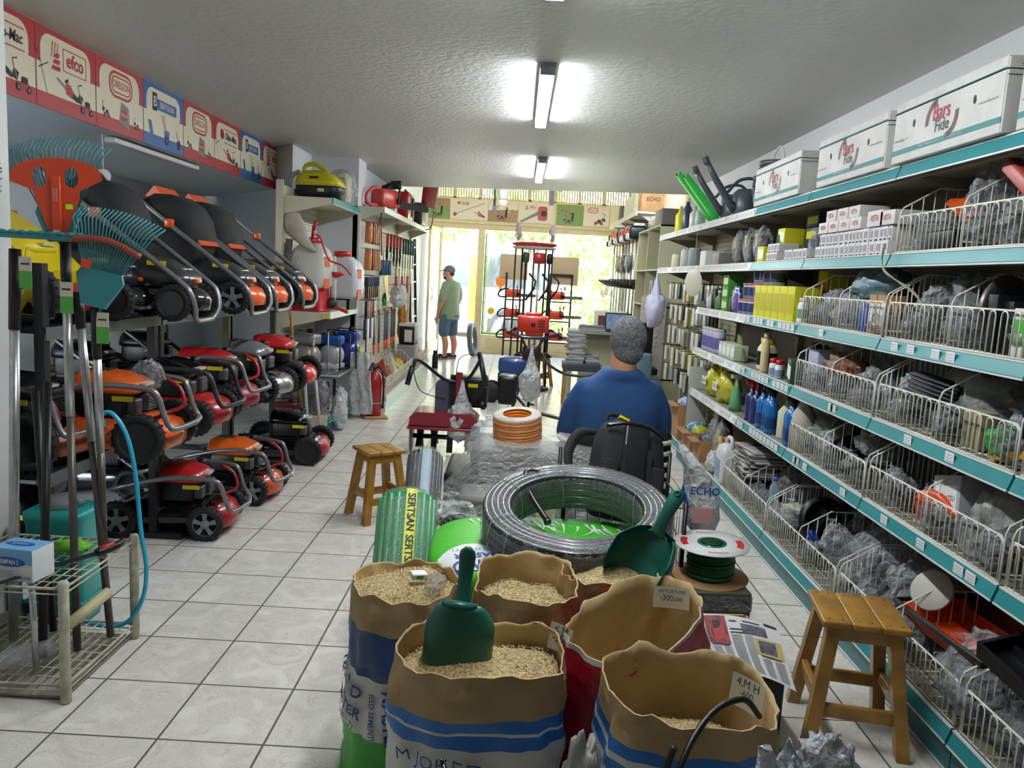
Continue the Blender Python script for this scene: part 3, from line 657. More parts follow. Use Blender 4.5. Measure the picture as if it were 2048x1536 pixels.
def carton(label, c, d, m0, name='carton', rz=0, group=None, cat='box', text=None, tm=None, th=.03, face='x', flaps=False, side=None):
    t = MB(); t.box((0, 0, d[2] / 2), d, 0, bev=.0015)
    if side is not None: t.box((-d[0] / 2 - .0006, 0, d[2] / 2), (.001, d[1] * .8, d[2] * .55), 2)
    if text:
        if face == 'x': M = Mx(((0, 0, -1, -d[0] / 2 - .0012), (-1, 0, 0, 0), (0, 1, 0, d[2] / 2), (0, 0, 0, 1)))
        else: M = Mx(((1, 0, 0, 0), (0, 0, -1, -d[1] / 2 - .0012), (0, 1, 0, d[2] / 2), (0, 0, 0, 1)))
        t.text(text, th, 1, M, bold=.02, sx=.9)
    o = t.build(name, [m0, tm or INK, side or m0], loc=c, rz=rz); return tag(o, label, cat, group)
def bottle(label, c, prof, m0, capm=None, cap=None, lab=None, labz=None, name='bottle', group=None, n=18, sx=1, sy=1, trigger=False, rz=0):
    t = thing(name, label, 'bottle', c, rz, group)
    b = MB(); b.lathe(prof, n, 0, sx=sx, sy=sy); b.build('body', m0, t)
    if cap: b = MB(); b.lathe(cap, 14, 0); b.build('cap', capm, t)
    if lab:
        r = max(p[0] for p in prof) + .0012; b = MB(); b.lathe([(r, labz[0]), (r, labz[1])], n, 0, sx=sx, sy=sy, caps=False); b.build('label', lab, t)
    if trigger:
        z = prof[-1][1]; b = MB(); b.box((-.01, 0, z + .045), (.07, .022, .03), 0, bev=.005); b.box((-.035, 0, z + .02), (.01, .014, .05), 0, RT((0, 0, 0), ry=.2), bev=.003); b.cyl((0, 0, z), (0, 0, z + .035), .014, 10, 0)
        b.build('trigger', capm, t)
    return t
# Bars Fide cartons on the top shelf
BOXW = mat('white_carton', '#c9c8c2', .6, vary=.1, vs=9, bump=.05); BOXT = mat('carton_teal', '#3e7f80', .6); BOXR = mat('carton_red', '#a52c3f', .6); BOXD = mat('carton_dark', '#3b4f50', .6)
def bars_box(label, y0, y1, z, near_x=1.5, h=.225, rz=0):
    t = thing('seed_carton', label, 'box', (near_x, (y0 + y1) / 2, z), rz, 'white fruit cartons on the top shelf')
    L = y1 - y0; D = .36
    b = MB(); b.box((D / 2, 0, h / 2), (D, L, h), 0, bev=.004)
    for s in (-1, 1): b.box((D / 2, s * (L / 2 - .0), h * .5), (D * .98, .012, h * .99), 0, bev=.002)
    b.box((D / 2, 0, h * .84), (D + .003, L + .012, .004), 3)
    M = Mx(((0, 0, -1, -.0015), (-1, 0, 0, 0), (0, 1, 0, h / 2), (0, 0, 0, 1)))
    b.poly(P3([(-L / 2, .078), (L / 2, .078), (L / 2, .086), (-L / 2, .086)], .0), 1, M); b.poly(P3([(-L / 2, -.085), (L / 2, -.085), (L / 2, -.066), (-L / 2, -.066)], .0), 1, M)
    b.text('BARS MAKEDONYA TICARET LTD. STI.', .010, 0, M @ RT((0, -.0755, .001)), sp=1.3)
    b.text('Bars', .062, 2, M @ RT((-.005, .025, .001)), sx=.8, bold=.012); b.text('Fide', .045, 3, M @ RT((.005, -.025, .001)), sx=.95, bold=.008)
    for k, (r, mi) in enumerate(((.062, 3), (.070, 2), (.077, 3))):
        for i in range(10):
            a0, a1 = R(95 + i * 9.5), R(95 + (i + 1) * 9.5)
            bar(b, (-.035 + r * cos(a0), .0 + r * sin(a0)), (-.035 + r * cos(a1), .0 + r * sin(a1)), .005, mi, M, .001)
            a0, a1 = R(-85 + i * 9.5), R(-85 + (i + 1) * 9.5)
            bar(b, (.03 + r * cos(a0), 0 + r * sin(a0)), (.03 + r * cos(a1), 0 + r * sin(a1)), .005, mi, M, .001)
    for s in (-1, 1): b.poly(P3(circ(s * L * .28, .02, .008, 12, .015), .001), 4, M)
    b.text('www.barsfide.com.tr', .010, 3, M @ RT((L * .39, -.0, .001))); b.text('www.barsfide.com.tr', .010, 3, M @ RT((-L * .40, -.03, .001)))
    Mn = Mx(((1, 0, 0, D / 2), (0, 0, -1, -L / 2 - .0075), (0, 1, 0, h / 2), (0, 0, 0, 1)))
    for k, (r, mi) in enumerate(((.062, 4), (.070, 2))):
        for i in range(10):
            a0, a1 = R(60 + i * 10), R(60 + (i + 1) * 10); bar(b, (-.02 + r * cos(a0), -.02 + r * sin(a0)), (-.02 + r * cos(a1), -.02 + r * sin(a1)), .008, mi, Mn, .001)
    b.text('Bars', .05, 2, Mn @ RT((.02, 0, .001)), sx=.8, bold=.01); b.poly(P3([(-D / 2, .06), (D / 2, .06), (D / 2, .063), (-D / 2, .063)], .0005), 3, Mn)
    b.build('carton_body', [BOXW, BOXT, BOXR, BOXD, INK], t)
    b = MB(); b.box((D / 2, 0, h + .003), (D - .01, L - .01, .006), 0, bev=.002); b.build('lid', BOXW, t)
    return t
bars_box('large white Bars Fide carton on the top shelf, nearest whole one', 2.585, 3.315, ZT + .01, 1.495, .235)
bars_box('white Bars Fide carton on the top shelf, cut off by the right photo edge', 1.82, 2.54, ZT + .01, 1.52, .24)
bars_box('white Bars Fide carton, the middle of the three on the top shelf', 3.40, 4.15, ZT + .01, 1.50, .232)
bars_box('white Bars Fide carton on the top shelf beside the grey watering cans', 4.42, 5.24, ZT + .01, 1.50, .23)
t = MB(); t.lathe([(.075, 0), (.08, .3), (.07, .31)], 24, 0); tag(t.build('white_canister', WHT, loc=(1.80, 4.26, ZT + .005)), 'white cylinder standing behind the middle white cartons', 'canister')
t = MB(); t.lathe([(.07, 0), (.075, .28), (.04, .3)], 24, 0); tag(t.build('white_canister', WHT, loc=(1.84, 3.38, ZT + .01)), 'white pail top peeking behind the nearest whole carton', 'canister')
# watering cans and buckets
GREYC = mat('grey_can_plastic', '#4a4f59', .35); GRNC = mat('green_can_plastic', '#25c043', .32)
def bucket(label, c, n, r=.135, h=.26):
    t = thing('bucket_stack', label, 'bucket', c, group='dark grey buckets on the top shelf')
    b = MB()
    for k in range(n):
        z = k * .045; b.lathe([(r * .74, z), (r * .97, z + h - .03), (r * 1.02, z + h - .028), (r * 1.03, z + h), (r, z + h), (r * .76, z + .02)], 28, 0)
    b.build('bucket_body', GREYC, t)
    z = (n - 1) * .045 + h; b = MB(); b.tube([(0, -r, z - .02)] + [(.0, -r * cos(pi * k / 10), z - .02 + .12 * sin(pi * k / 10)) for k in range(1, 10)] + [(0, r, z - .02)], .006, 6); b.build('bail_handle', WIRE, t)
bucket('stack of dark grey plastic buckets beside the carton on the top shelf', (1.70, 5.45, ZT + .002), 4, .12, .20)
bucket('shorter stack of dark grey buckets behind the watering cans', (1.76, 5.78, ZT + .002), 3, .12, .19)
def can(label, c, m0, rz=0, s=1.):
    t = thing('watering_can', label, 'watering can', c, rz, 'watering cans on the top shelf')
    b = MB(); b.lathe([(.09 * s, 0), (.1 * s, .02 * s), (.095 * s, .2 * s), (.07 * s, .23 * s)], 22, 0, sx=1.25); b.build('can_body', m0, t)
    b = MB(); b.tube([(-.07 * s, 0, .04 * s), (-.16 * s, 0, .12 * s), (-.30 * s, 0, .30 * s), (-.38 * s, 0, .42 * s)], [.04 * s, .032 * s, .026 * s, .022 * s], 12); b.tube([(-.37 * s, 0, .40 * s), (-.40 * s, 0, .45 * s)], [.026 * s, .028 * s], 12); b.build('spout', m0, t)
    b = MB(); b.tube(smooth_path([(-.18 * s, 0, .2 * s), (-.08 * s, 0, .3 * s), (.06 * s, 0, .31 * s), (.13 * s, 0, .2 * s), (.12 * s, 0, .06 * s)]), .013 * s, 8); b.build('handle', m0, t)
can('dark grey watering can with long raised spout, nearer the cartons', (1.70, 6.1, ZT + .004), GREYC, R(12), .95)
can('dark grey watering can with long raised spout, just beyond the nearer grey can', (1.68, 6.4, ZT + .004), GREYC, R(8), .9)
def trough(label, c, rz, s=1.):
    t = MB()
    def f(u, v):
        a = pi * (v - .5) * 1.15; x = u; w = (.055 + .05 * (1 - u)) * s
        return (-.36 * u * s, w * sin(a), (.40 * u + .02) * s + w * (1 - cos(a)) * .5)
    t.grid(f, 12, 10); t.grid(lambda u, v: tuple(V(f(u, v)) + V((.006, 0, .004))), 12, 10)
    o = t.build('feed_scoop', GRNC, loc=c, rz=rz); return tag(o, label, 'scoop', 'bright green scoops on the top shelf')
trough('bright green plastic scoop lying upright on the top shelf edge, nearer one', (1.62, 6.72, ZT + .004), R(10), .85); trough('bright green plastic scoop behind its twin at the watering cans', (1.64, 6.95, ZT + .004), R(8), .95)
m = MB(); m.blob((0, 0, 0), (.06, .07, .08), 0, 4, 14, 10, .2, sharp=.2, flat=-.07); tag(m.build('fabric_bundle', mat('navy_fabric', '#1f4468', .6, bump=.3, bs=25), loc=(1.57, 5.30, ZT + .075)), 'blue fabric bundle wedged beside the carton on the top shelf', 'bundle')
for k, (y, lb, c1, hh) in enumerate(((7.35, 'pale green spray bottle on the top shelf beyond the green scoops', '#9fb9a8', .2), (7.6, 'white bottle beside the pale green spray bottle on the top shelf', '#c9ccc4', .21), (7.95, 'navy pouch bottle on the top shelf near the far end', '#2b3f57', .30), (8.3, 'yellow and navy bottle, last tall item on the far top shelf', '#d2cf1a', .26))):
    bottle(lb, (1.63, y, ZT), [(.045, 0), (.048, .02), (.048, hh * .75), (.02, hh * .9), (.018, hh)], mat('topb%d_plastic' % k, c1, .35), WHT, [(.02, hh), (.02, hh + .03)], group='bottles at the far end of the top shelf')
# VETA and spark part boxes on second shelf
SPK = mat('white_small_carton', '#cfccc9', .55, vary=.05, vs=30); SPB = mat('grey_carton_print', '#8d8a96', .6)
rnd = random.Random(5); G2 = 'small white spare part cartons on the second shelf'
def small_boxes(y0, y1, rows, x=1.54, w=.062, h=.062, d=.12, where='', z0=Z2 + .004):
    for r_ in range(rows):
        y = y0 + rnd.uniform(0, .02) * r_; k = 0
        while y + w < y1 - .02 * r_:
            ww = w * rnd.choice((.62, .62, 1.0)); 
            b = MB(); b.box((d / 2, ww / 2, h / 2), (d, ww - .003, h), 0, bev=.001)
            b.box((-.0008, ww / 2, h * .55), (.0012, ww * .55, h * .5), 1); b.box((-.0008, ww / 2, .006), (.0014, ww * .4, .008), 2)
            o = b.build('small_carton', [SPK, SPB, INK], loc=(x + .012 * r_ + rnd.uniform(0, .006), y, z0 + r_ * (h + .001)))
            tag(o, 'small white carton, %s from near end, %s row, %s' % (ORD[min(k, 19)], ('bottom', 'second', 'third')[r_], where), 'box', G2)
            y += ww; k += 1
small_boxes(3.36, 4.24, 2, where='stack under the VETA cartons')
small_boxes(4.30, 4.72, 1, where='lone row beyond the pouch', w=.07); small_boxes(4.80, 5.05, 2, where='pile by the green scraper', w=.07, h=.055)
VT = mat('veta_red', '#a8262c', .6)
for k, (y, z, s) in enumerate(((3.52, 2, 1.25), (3.72, 2, 1.), (3.85, 2, 1.), (3.98, 2, 1.), (4.11, 2, 1.0), (4.02, 2.9, 1.), (3.88, 2.9, 1.), (3.745, 2.9, 1.), (3.40, 2, 1.1))):
    w = .12 * s; h = .055 * s
    carton('white VETA carton, %s one in the %s' % (('large front', 'second', 'third', 'fourth', 'far', 'far', 'middle', 'near', 'nearest half hidden')[k], 'upper layer' if z > 2.5 else 'lower layer'), (1.615, y, Z2 + .006 + .063 * z - (.0 if z < 2.5 else .002)), (.14, w, h), SPK, 'spare_part_carton', group='VETA cartons on the second shelf', text='VETA', tm=VT, th=.022 * s)
# yellow and navy filter cartons
YB = mat('yellow_carton', '#c9c41d', .5, vary=.06); NV = mat('navy_carton', '#18324a', .5)
G3 = 'yellow filter cartons'
for k, (c, lb) in enumerate((((1.60, 5.12, Z2 + .004), 'yellow carton with white label on the second shelf, lower left one'), ((1.66, 4.93, Z2 + .11), 'yellow carton with white label, upper one under the navy box'), ((1.66, 4.93, Z2 + .004), 'yellow carton directly under the upper yellow carton on the second shelf'))):
    carton(lb, c, (.12, .13, .10), YB, 'filter_carton', group=G3, side=PAPER)
for k in range(2): carton('navy carton with yellow stripe, %s of the pair against the back panel' % ('lower', 'upper')[k], (1.80, 4.75, Z2 + .13 + k * .085), (.16, .2, .08), NV, 'filter_carton', group='navy cartons on second shelf', side=YB)
carton('plain navy carton under the striped navy pair on the second shelf', (1.80, 4.75, Z2 + .004), (.16, .2, .124), NV, 'filter_carton')
m = MB(); m.prism([(-.12, 0), (.12, 0), (.14, .03), (.02, .16), (-.05, .17)], -.02, .02, 0, RT((0, 0, 0), rx=pi / 2, rz=R(70))); m.box((.0, 0, .03), (.09, .2, .06), 0, bev=.01)
tag(m.build('green_scraper', mat('dull_green_plastic', '#3c6a44', .5), loc=(1.62, 5.0, Z2 + .005)), 'dark green plastic scraper lying before the yellow cartons', 'tool')
bag('clear crumpled pouch between the two white carton stacks', (1.58, 4.29, Z2 + .004), (.04, .03, .08), 3, BAG, None, group='pouches on the second shelf')
for k, (y, lb) in enumerate(((5.35, 'black bagged tool with yellow tip on the second shelf, nearest of the three'), (5.6, 'black bagged tool with yellow tip, the middle of three on the second shelf'), (5.88, 'black bagged tool on second shelf, farthest of the three'))):
    t = thing('bagged_tool', lb, 'tool', (1.62, y, Z2 + .125), group='bagged black tools on the second shelf')
    b = MB(); b.blob((0, 0, 0), (.06, .09, .125), 0, k + 20, 20, 14, .2, sharp=.3, flat=-.12); b.build('film', BAG, t)
    b = MB(); b.box((.0, 0, -.03), (.06, .11, .18), 0, RT(rx=.2), bev=.02); b.build('tool_body', BLK, t); b = MB(); b.box((-.03, .02, .05), (.02, .02, .09), 0, RT(rx=-.4), bev=.005); b.build('yellow_tip', YEL, t)
for k, (y, h, c1, lb) in enumerate(((6.3, .1, '#77746c', 'flat grey packet pile on the second shelf past the bagged tools'), (6.75, .13, '#d8d9d3', 'white crate of small goods on the far second shelf'), (7.4, .17, '#93a39d', 'grey green canister on the far second shelf'), (7.75, .17, '#b5bfb8', 'pale green canister at the far second shelf'), (8.2, .14, '#c9c6a8', 'cream tin near the far end of the second shelf'))):
    if k in (2, 3, 4): bottle(lb, (1.62, y, Z2), [(.06, 0), (.062, .01), (.062, h - .02), (.055, h)], mat('canister%d' % k, c1, .4), WHT, [(.05, h), (.05, h + .01)], name='canister')
    else: carton(lb, (1.62, y, Z2), (.15, .2, h), mat('carton%d_board' % k, c1, .5), text=None)
# third shelf far: yellow cartons, tins, green cartons
for k in range(6):
    carton('yellow carton on the third shelf, %s from the wire basket' % ORD[k], (1.60, 4.44 + k * .125, Z3 + .004), (.14, .118, .20), YB, 'filter_carton', group='row of yellow cartons on the third shelf', side=mat('dull_yellow_print', '#a9a31c', .5))
TINB = mat('tin_blue_white', '#9aa2b3', .4); TINR = mat('tin_red_lid', '#a8524e', .4); TINL = mat('tin_navy_label', '#27345c', .4)
def tin(label, c, r=.055, h=.105):
    t = thing('grease_tub', label, 'tub', c, group='stacked tubs with red rims on the third shelf')
    b = MB(); b.lathe([(r * .93, 0), (r, h * .9)], 20, 0); b.build('tub_body', TINB, t); b = MB(); b.lathe([(r * 1.04, h * .88), (r * 1.04, h)], 20, 0); b.build('lid', TINR, t)
    b = MB(); b.lathe([(r * .97, h * .2), (r * 1.0, h * .75)], 20, 0, caps=False, M=RT((-.0015, 0, 0))); b.build('label', TINL, t)
for r_ in range(3):
    for k in range(3 - (r_ == 2)):
        tin('grease tub with red lid, %s row from the shelf, %s in from the near side' % (ORD[r_], ORD[k]), (1.58 + .02 * r_, 5.22 + k * .125 - .03 * r_, Z3 + .004 + r_ * .107), .056, .105)
for k in range(2): tin('grease tub with red lid standing on the yellow cartons, %s one' % ('nearer', 'farther')[k], (1.62, 4.95 + k * .14, Z3 + .207), .055, .1)
bag('purple printed sachet leaning by the tubs on the third shelf', (1.57, 5.68, Z3 + .004), (.025, .09, .1), 7, mat('purple_film', '#55409a', .2, spec=.9, bump=.3, bs=30), None, amp=.2, name='sachet', group='sachets')
GC = mat('green_carton', '#3c8a38', .5); LGC = mat('lime_carton', '#c6cf8a', .5)
for k in range(3):
    carton('green and lime carton, %s from the bottom of the tall pile on the third shelf' % ORD[k], (1.63, 6.02, Z3 + .004 + k * .09), (.12, .16, .088), GC if k != 1 else GC, 'seed_box', group='green cartons on the third shelf', side=LGC)
for k, (y, c1, h) in enumerate(((5.86, '#4a3a34', .14), (6.28, '#5d7a4c', .13), (6.42, '#2a2a2c', .16), (6.56, '#c5c7ba', .12))):
    bottle('%s bottle on the third shelf around the green cartons' % ('brown', 'green', 'black', 'cream')[k], (1.60, y, Z3 + .002), [(.03, 0), (.032, .01), (.032, h * .7), (.013, h * .85), (.013, h)], mat('smallb%d' % k, c1, .35), WHT, [(.015, h), (.015, h + .02)], group='small bottles on the third shelf')
carton('tall yellow red carton at the back of the third shelf', (1.82, 4.6, Z3 + .004), (.12, .14, .30), YB, 'filter_carton', side=ORP)
# fourth shelf
for k in range(4): bottle('white and lilac jar on the fourth shelf, %s from the near side' % ORD[k], (1.60, 6.18 + k * .12, Z4 + .002), [(.048, 0), (.05, .01), (.05, .15), (.046, .17)], mat('lilac_jar', '#b9b8cf', .35), WHT, [(.05, .17), (.05, .185)], lab=mat('purple_label', '#6a5f9c', .5), labz=(.03, .12), group='white jars at the far fourth shelf')
for k in range(4): carton('thin white packet box on the fourth shelf, %s one from the near side' % ORD[k], (1.60, 5.6 + k * .11, Z4 + .004), (.1, .1, .11), mat('pale_packet', '#b9bfae', .5), 'packet_box', group='packet boxes on the fourth shelf', side=PAPER)
m = MB(); m.prism([(0, 0), (.32, 0), (.32, .18), (.18, .16)], -.004, .004, 0, RT((1.60, 5.45, Z4 + .01), rx=pi / 2, rz=R(85))); tag(m.build('green_packet', mat('olive_card', '#66733c', .5)), 'olive green folded card pack leaning on the fourth shelf', 'packet')
bottle('tall cream bottle in front of the yellow capped jugs on the fourth shelf', (1.57, 4.92, Z4 + .002), [(.024, 0), (.026, .01), (.026, .19), (.012, .215)], mat('cream_plastic', '#cbb98d', .4), WHT, [(.016, .215), (.016, .25)])
for k in range(2): bottle('black labelled jug with yellow cap, %s of the pair on the fourth shelf' % ('nearer', 'farther')[k], (1.62, 4.98 + k * .11, Z4 + .002), [(.042, 0), (.045, .01), (.045, .14), (.025, .17)], mat('cream_jug', '#d6cda9', .4), YEL, [(.028, .17), (.03, .205)], lab=BLK, labz=(.03, .12), group='yellow capped jugs')
for k in range(4): bottle('small white bottle with red cap on the fourth shelf, %s from the near side' % ORD[k], (1.565 + .03 * (k % 2), 4.62 + k * .055, Z4 + .002), [(.021, 0), (.023, .005), (.023, .07), (.016, .08)], PAPER, SHRED, [(.018, .08), (.019, .105)], lab=mat('blue_grey_label', '#7d93ad', .5), labz=(.01, .05), group='red capped bottles on the fourth shelf')
for k in range(5): carton('green and white slim pack on the fourth shelf beside the basket, %s one' % ORD[k], (1.57 + .015 * k, 4.32 + k * .05, Z4 + .004), (.09, .03, .13), mat('dark_green_pack', '#33503a', .5), 'slim_pack', group='slim green packs on the fourth shelf', side=PAPER)
bag('dark green bag slumped at the back of the fourth shelf', (1.78, 4.6, Z4 + .004), (.08, .2, .11), 12, mat('green_fabric', '#26372b', .7, bump=.3, bs=20), None, name='cloth_bag', group='cloth bags')
carton('white purple box standing inside the far end of the fourth shelf basket', (1.66, 4.2, Z4 + .012), (.12, .14, .2), mat('white_purple', '#a9a9c2', .5), 'packet_box')
# fifth shelf: oil bags and blue bottles
OILY = mat('yellow_oil_bag', '#c4c02c', .15, alpha=.9, spec=.9, bump=.5, bs=25)
for k, y in enumerate((6.25, 5.9)):
    t = bag('clear bag of yellow granules with white tag, %s of two on the lowest upper shelf' % ('farther', 'nearer')[k], (1.63, y, Z5 + .004), (.09, .13, .13), 30 + k, OILY, None, amp=.2, group='yellow bags on the lowest upper shelf')
    b = MB(); b.box((-.105, 0, .12), (.003, .13, .06), 0); b.text('TOQA' if k else 'Quartz', .03, 1, Mx(((0, 0, -1, -.108), (-1, 0, 0, 0), (0, 1, 0, .12), (0, 0, 0, 1)))); b.build('paper_tag', [PAPER, INK], t)
BLUB = mat('blue_bottle', '#1668ad', .25, coat=.3); NAVB = mat('navy_bottle', '#1f2a66', .25, coat=.3)
GB = 'coloured spray bottles on the lowest upper shelf'
bottle('green and white spray bottle beside the yellow bags', (1.585, 5.52, Z5 + .002), [(.045, 0), (.045, .05), (.03, .14), (.016, .18), (.014, .2)], mat('white_green_bottle', '#5f9a6b', .3), WHT, group=GB, trigger=True)
for k, y in enumerate((5.15, 5.04)): bottle('navy spray bottle with red trigger, %s of the two' % ('farther', 'nearer')[k], (1.585, y, Z5 + .002), [(.036, 0), (.04, .008), (.04, .14), (.036, .165), (.022, .18), (.014, .19), (.014, .21)], NAVB, SHRED, group=GB, trigger=True)
for k, y in enumerate((4.88, 4.79, 4.70, 4.40, 4.34)):
    bottle('bright blue spray bottle with black trigger, %s in the row counted from far to near' % ORD[k], (1.575 + .012 * (k % 2), y, Z5 + .002), [(.034, 0), (.038, .008), (.038, .155), (.036, .175), (.024, .195), (.015, .205), (.014, .225)], BLUB, BLK, group=GB, trigger=True, lab=mat('dark_blue_label', '#123a6b', .4), labz=(.03, .10))
bottle('cream jerrycan between the blue bottle groups', (1.62, 4.55, Z5 + .002), [(.05, 0), (.055, .01), (.055, .16), (.02, .21), (.02, .23)], mat('cream_can', '#c8c6a6', .4), BLK, [(.022, .23), (.022, .25)])
bottle('tall white plastic can at the end of the blue bottle row', (1.60, 4.24, Z5 + .002), [(.055, 0), (.06, .01), (.06, .2), (.025, .26), (.024, .28)], mat('translucent_can', '#b9b3a5', .4), WHT, [(.026, .28), (.026, .3)])

# ---------------- contents of the baskets
DARKP = mat('dark_spare_part', '#17181b', .4); GRP = mat('grey_cast_part', '#6c6e70', .4, metal=.4); MIXP = mat('grey_mixed_part', '#3d4247', .45); FROST = film_mat('frosted_bag', '#b6b9b6', .4, .85, .3, 8)
BRB = film_mat('brown_bag', '#8a6550', .5, .9, .2, 10); BLG = mat('blue_grey_bag', '#6f8d98', .3, alpha=.95, spec=.7, bump=.6, bs=15); WPRT = mat('white_spare_part', '#bdbdb6', .45)
ORGP = mat('orange_red_plastic', '#d24a24', .35)
q = .01
# (label, shelf z, y, x, (rx,ry,rz), seed, film, inner, lift)
BG = [
 ('crumpled bag of black parts at the far end of the second shelf basket', Z2, 3.12, 1.66, (.09, .11, .10), 41, BAGD, DARKP, 0),
 ('pointed clear bag with a dark grip, standing in the second shelf basket', Z2, 2.86, 1.66, (.08, .09, .15), 42, BAG, DARKP, .03),
 ('bag of grey finned parts behind the second shelf basket grid', Z2, 2.66, 1.68, (.09, .09, .10), 43, BAG, GRP, 0),
 ('big glossy black wrapped bundle in the second shelf basket', Z2, 2.46, 1.70, (.13, .14, .17), 44, film_mat('black_film', '#23262b', .75, .95, .1, 14), DARKP, .02),
 ('clear bag of black parts at the right photo edge, second shelf', Z2, 2.18, 1.68, (.12, .12, .13), 45, BAG, DARKP, 0),
 ('rounded clear bag of white wire ends, far basket of the third shelf', Z3, 4.08, 1.67, (.11, .13, .11), 46, BAG, WPRT, 0),
 ('small clear bag next to the blue grey bag, third shelf', Z3, 3.86, 1.62, (.06, .07, .10), 47, BAG, MIXP, 0),
 ('large blue grey bag heaped on top of the third shelf basket', Z3, 3.66, 1.68, (.12, .22, .09), 48, BLG, None, .15),
 ('black bag below the blue grey bag, third shelf', Z3, 3.70, 1.64, (.07, .10, .07), 49, BAGD, DARKP, .02),
 ('clear bag of black elbows beside the hanging cord loop, third shelf', Z3, 3.08, 1.65, (.09, .10, .12), 50, BAG, DARKP, .02),
 ('glossy black bagged part before the steel disc, third shelf', Z3, 2.90, 1.66, (.07, .08, .14), 51, BAGD, DARKP, .02),
 ('milky bag at the foot of the steel disc, third shelf', Z3, 2.83, 1.60, (.05, .09, .09), 52, BAG, WPRT, 0),
 ('flat clear bag lying over the green and white cartons, third shelf', Z3, 2.36, 1.66, (.10, .13, .05), 53, BAG, None, .17),
 ('clear bag peeking up at the far end of the fourth shelf basket', Z4, 4.0, 1.70, (.07, .07, .12), 54, BAG, None, .04),
 ('long brownish bag lying across the fourth shelf basket', Z4, 3.84, 1.64, (.10, .19, .07), 55, BRB, ORP, .09),
 ('grey bag with twisted tall neck in the fourth shelf basket', Z4, 3.50, 1.67, (.10, .13, .12), 56, BAGD, MIXP, .03),
 ('clear bag of small green beads low in the fourth shelf basket', Z4, 3.55, 1.60, (.05, .12, .05), 57, BAG, mat('dark_green_part', '#274a3c', .5), 0),
 ('crinkled white bag at the near edge of the fourth shelf basket', Z4, 3.12, 1.62, (.07, .08, .09), 58, BAG, PAPER, .06),
 ('large frosted plastic bag, the tallest on the fourth shelf', Z4, 2.86, 1.72, (.12, .24, .14), 59, FROST, None, .03),
 ('green bag of black straps low in the fourth shelf basket', Z4, 2.50, 1.60, (.05, .09, .06), 60, mat('green_film', '#26a32f', .25, alpha=.95, spec=.8, bump=.5, bs=20), None, .01),
 ('clear bag with a yellow strip, fourth shelf near the right edge', Z4, 2.36, 1.62, (.06, .07, .10), 61, BAG, YEL, 0),
 ('pale folded bag at the far end of the fifth shelf basket', Z5, 4.1, 1.68, (.08, .11, .11), 62, mat('pale_green_bag', '#8c948b', .25, alpha=.75, spec=.8, bump=.5, bs=15), None, .02),
 ('clear bag in front of the round black tub, fifth shelf', Z5, 3.90, 1.62, (.07, .11, .10), 63, BAG, WPRT, 0),
 ('flat smoky bag lying on the fifth shelf basket dividers', Z5, 3.48, 1.68, (.11, .18, .07), 64, BAGD, MIXP, .13),
 ('clear bag of white clips low in the fifth shelf basket', Z5, 3.55, 1.60, (.05, .12, .07), 65, BAG, DARKP, 0),
 ('clear bag of small parts behind the grey white carton, fifth shelf', Z5, 2.98, 1.68, (.07, .08, .09), 66, BAG, DARKP, 0),
 ('large pale plastic sheet bag beside the grey white carton', Z5, 2.50, 1.70, (.12, .20, .15), 67, FROST, MIXP, .02),
 ('clear bag of brass rings low in the fifth shelf basket', Z5, 2.55, 1.59, (.04, .13, .07), 68, BAG, mat('brass', '#8a7443', .35, metal=.8), 0),
 ('brown paper like bag at the far end of the base basket', ZB, 5.05, 1.56, (.08, .11, .07), 69, mat('tan_bag', '#8f8774', .4, alpha=.9, spec=.5, bump=.6, bs=15), None, .05),
 ('grey bag beside the small water bottle on the base deck', ZB, 4.62, 1.56, (.06, .09, .08), 70, BAGD, MIXP, 0),
 ('large smoky bag with folded top behind the water bottle', ZB, 4.52, 1.74, (.13, .22, .18), 71, BAGD, None, .03),
 ('dark bag behind the black fan wheel on the base deck', ZB, 4.02, 1.80, (.09, .18, .12), 72, mat('black_bag', '#1a1c1f', .3, alpha=1, spec=.8, bump=.6, bs=20), None, .1),
 ('yellowish white bag by the near side of the smoky bag', ZB, 4.26, 1.62, (.09, .12, .09), 73, mat('cream_bag', '#aba998', .35, alpha=.95, spec=.6, bump=.6, bs=15), None, .0),
 ('clear bag right of the black fan wheel, base deck', ZB, 3.70, 1.76, (.10, .16, .15), 74, BAG, DARKP, .03),
 ('knotted milky bag with blue twist, base deck', ZB, 3.52, 1.54, (.07, .10, .10), 75, BAG, None, .10),
 ('big crumpled clear bag spilling over the base basket', ZB, 3.28, 1.66, (.14, .22, .17), 76, BAG, MIXP, .04),
 ('clear bag of glossy black parts above the nearer stool', ZB, 2.98, 1.66, (.13, .15, .15), 77, BAG, DARKP, .03),
 ('clear bag resting on the orange tray, base deck', ZB, 2.42, 1.62, (.09, .14, .07), 78, BAG, None, .14),
 ('smoky bag of parts draped over the base basket beside the stool', ZB, 2.36, 1.56, (.13, .20, .11), 79, BAGD, MIXP, .02),
 ('smoky bag hanging over the basket front, nearest the camera', ZB, 2.05, 1.58, (.12, .17, .15), 80, BAGD, MIXP, .0),
 ('clear bag behind the black tray at the near end', ZB, 2.14, 1.78, (.09, .16, .12), 81, BAGD, None, .04)]
for lb, z, y, x, r, sd, fm, inn, lift in BG:
    bag(lb, (x, y, z + .012 + lift), tuple(k * .92 for k in r), sd, fm, inn)
def one(name, label, cat, mb, mats, loc, rz=0, rot=None, group=None):
    o = mb.build(name, mats, loc=loc); o.rotation_euler = rot if rot else (0, 0, rz); return tag(o, label, cat, group)
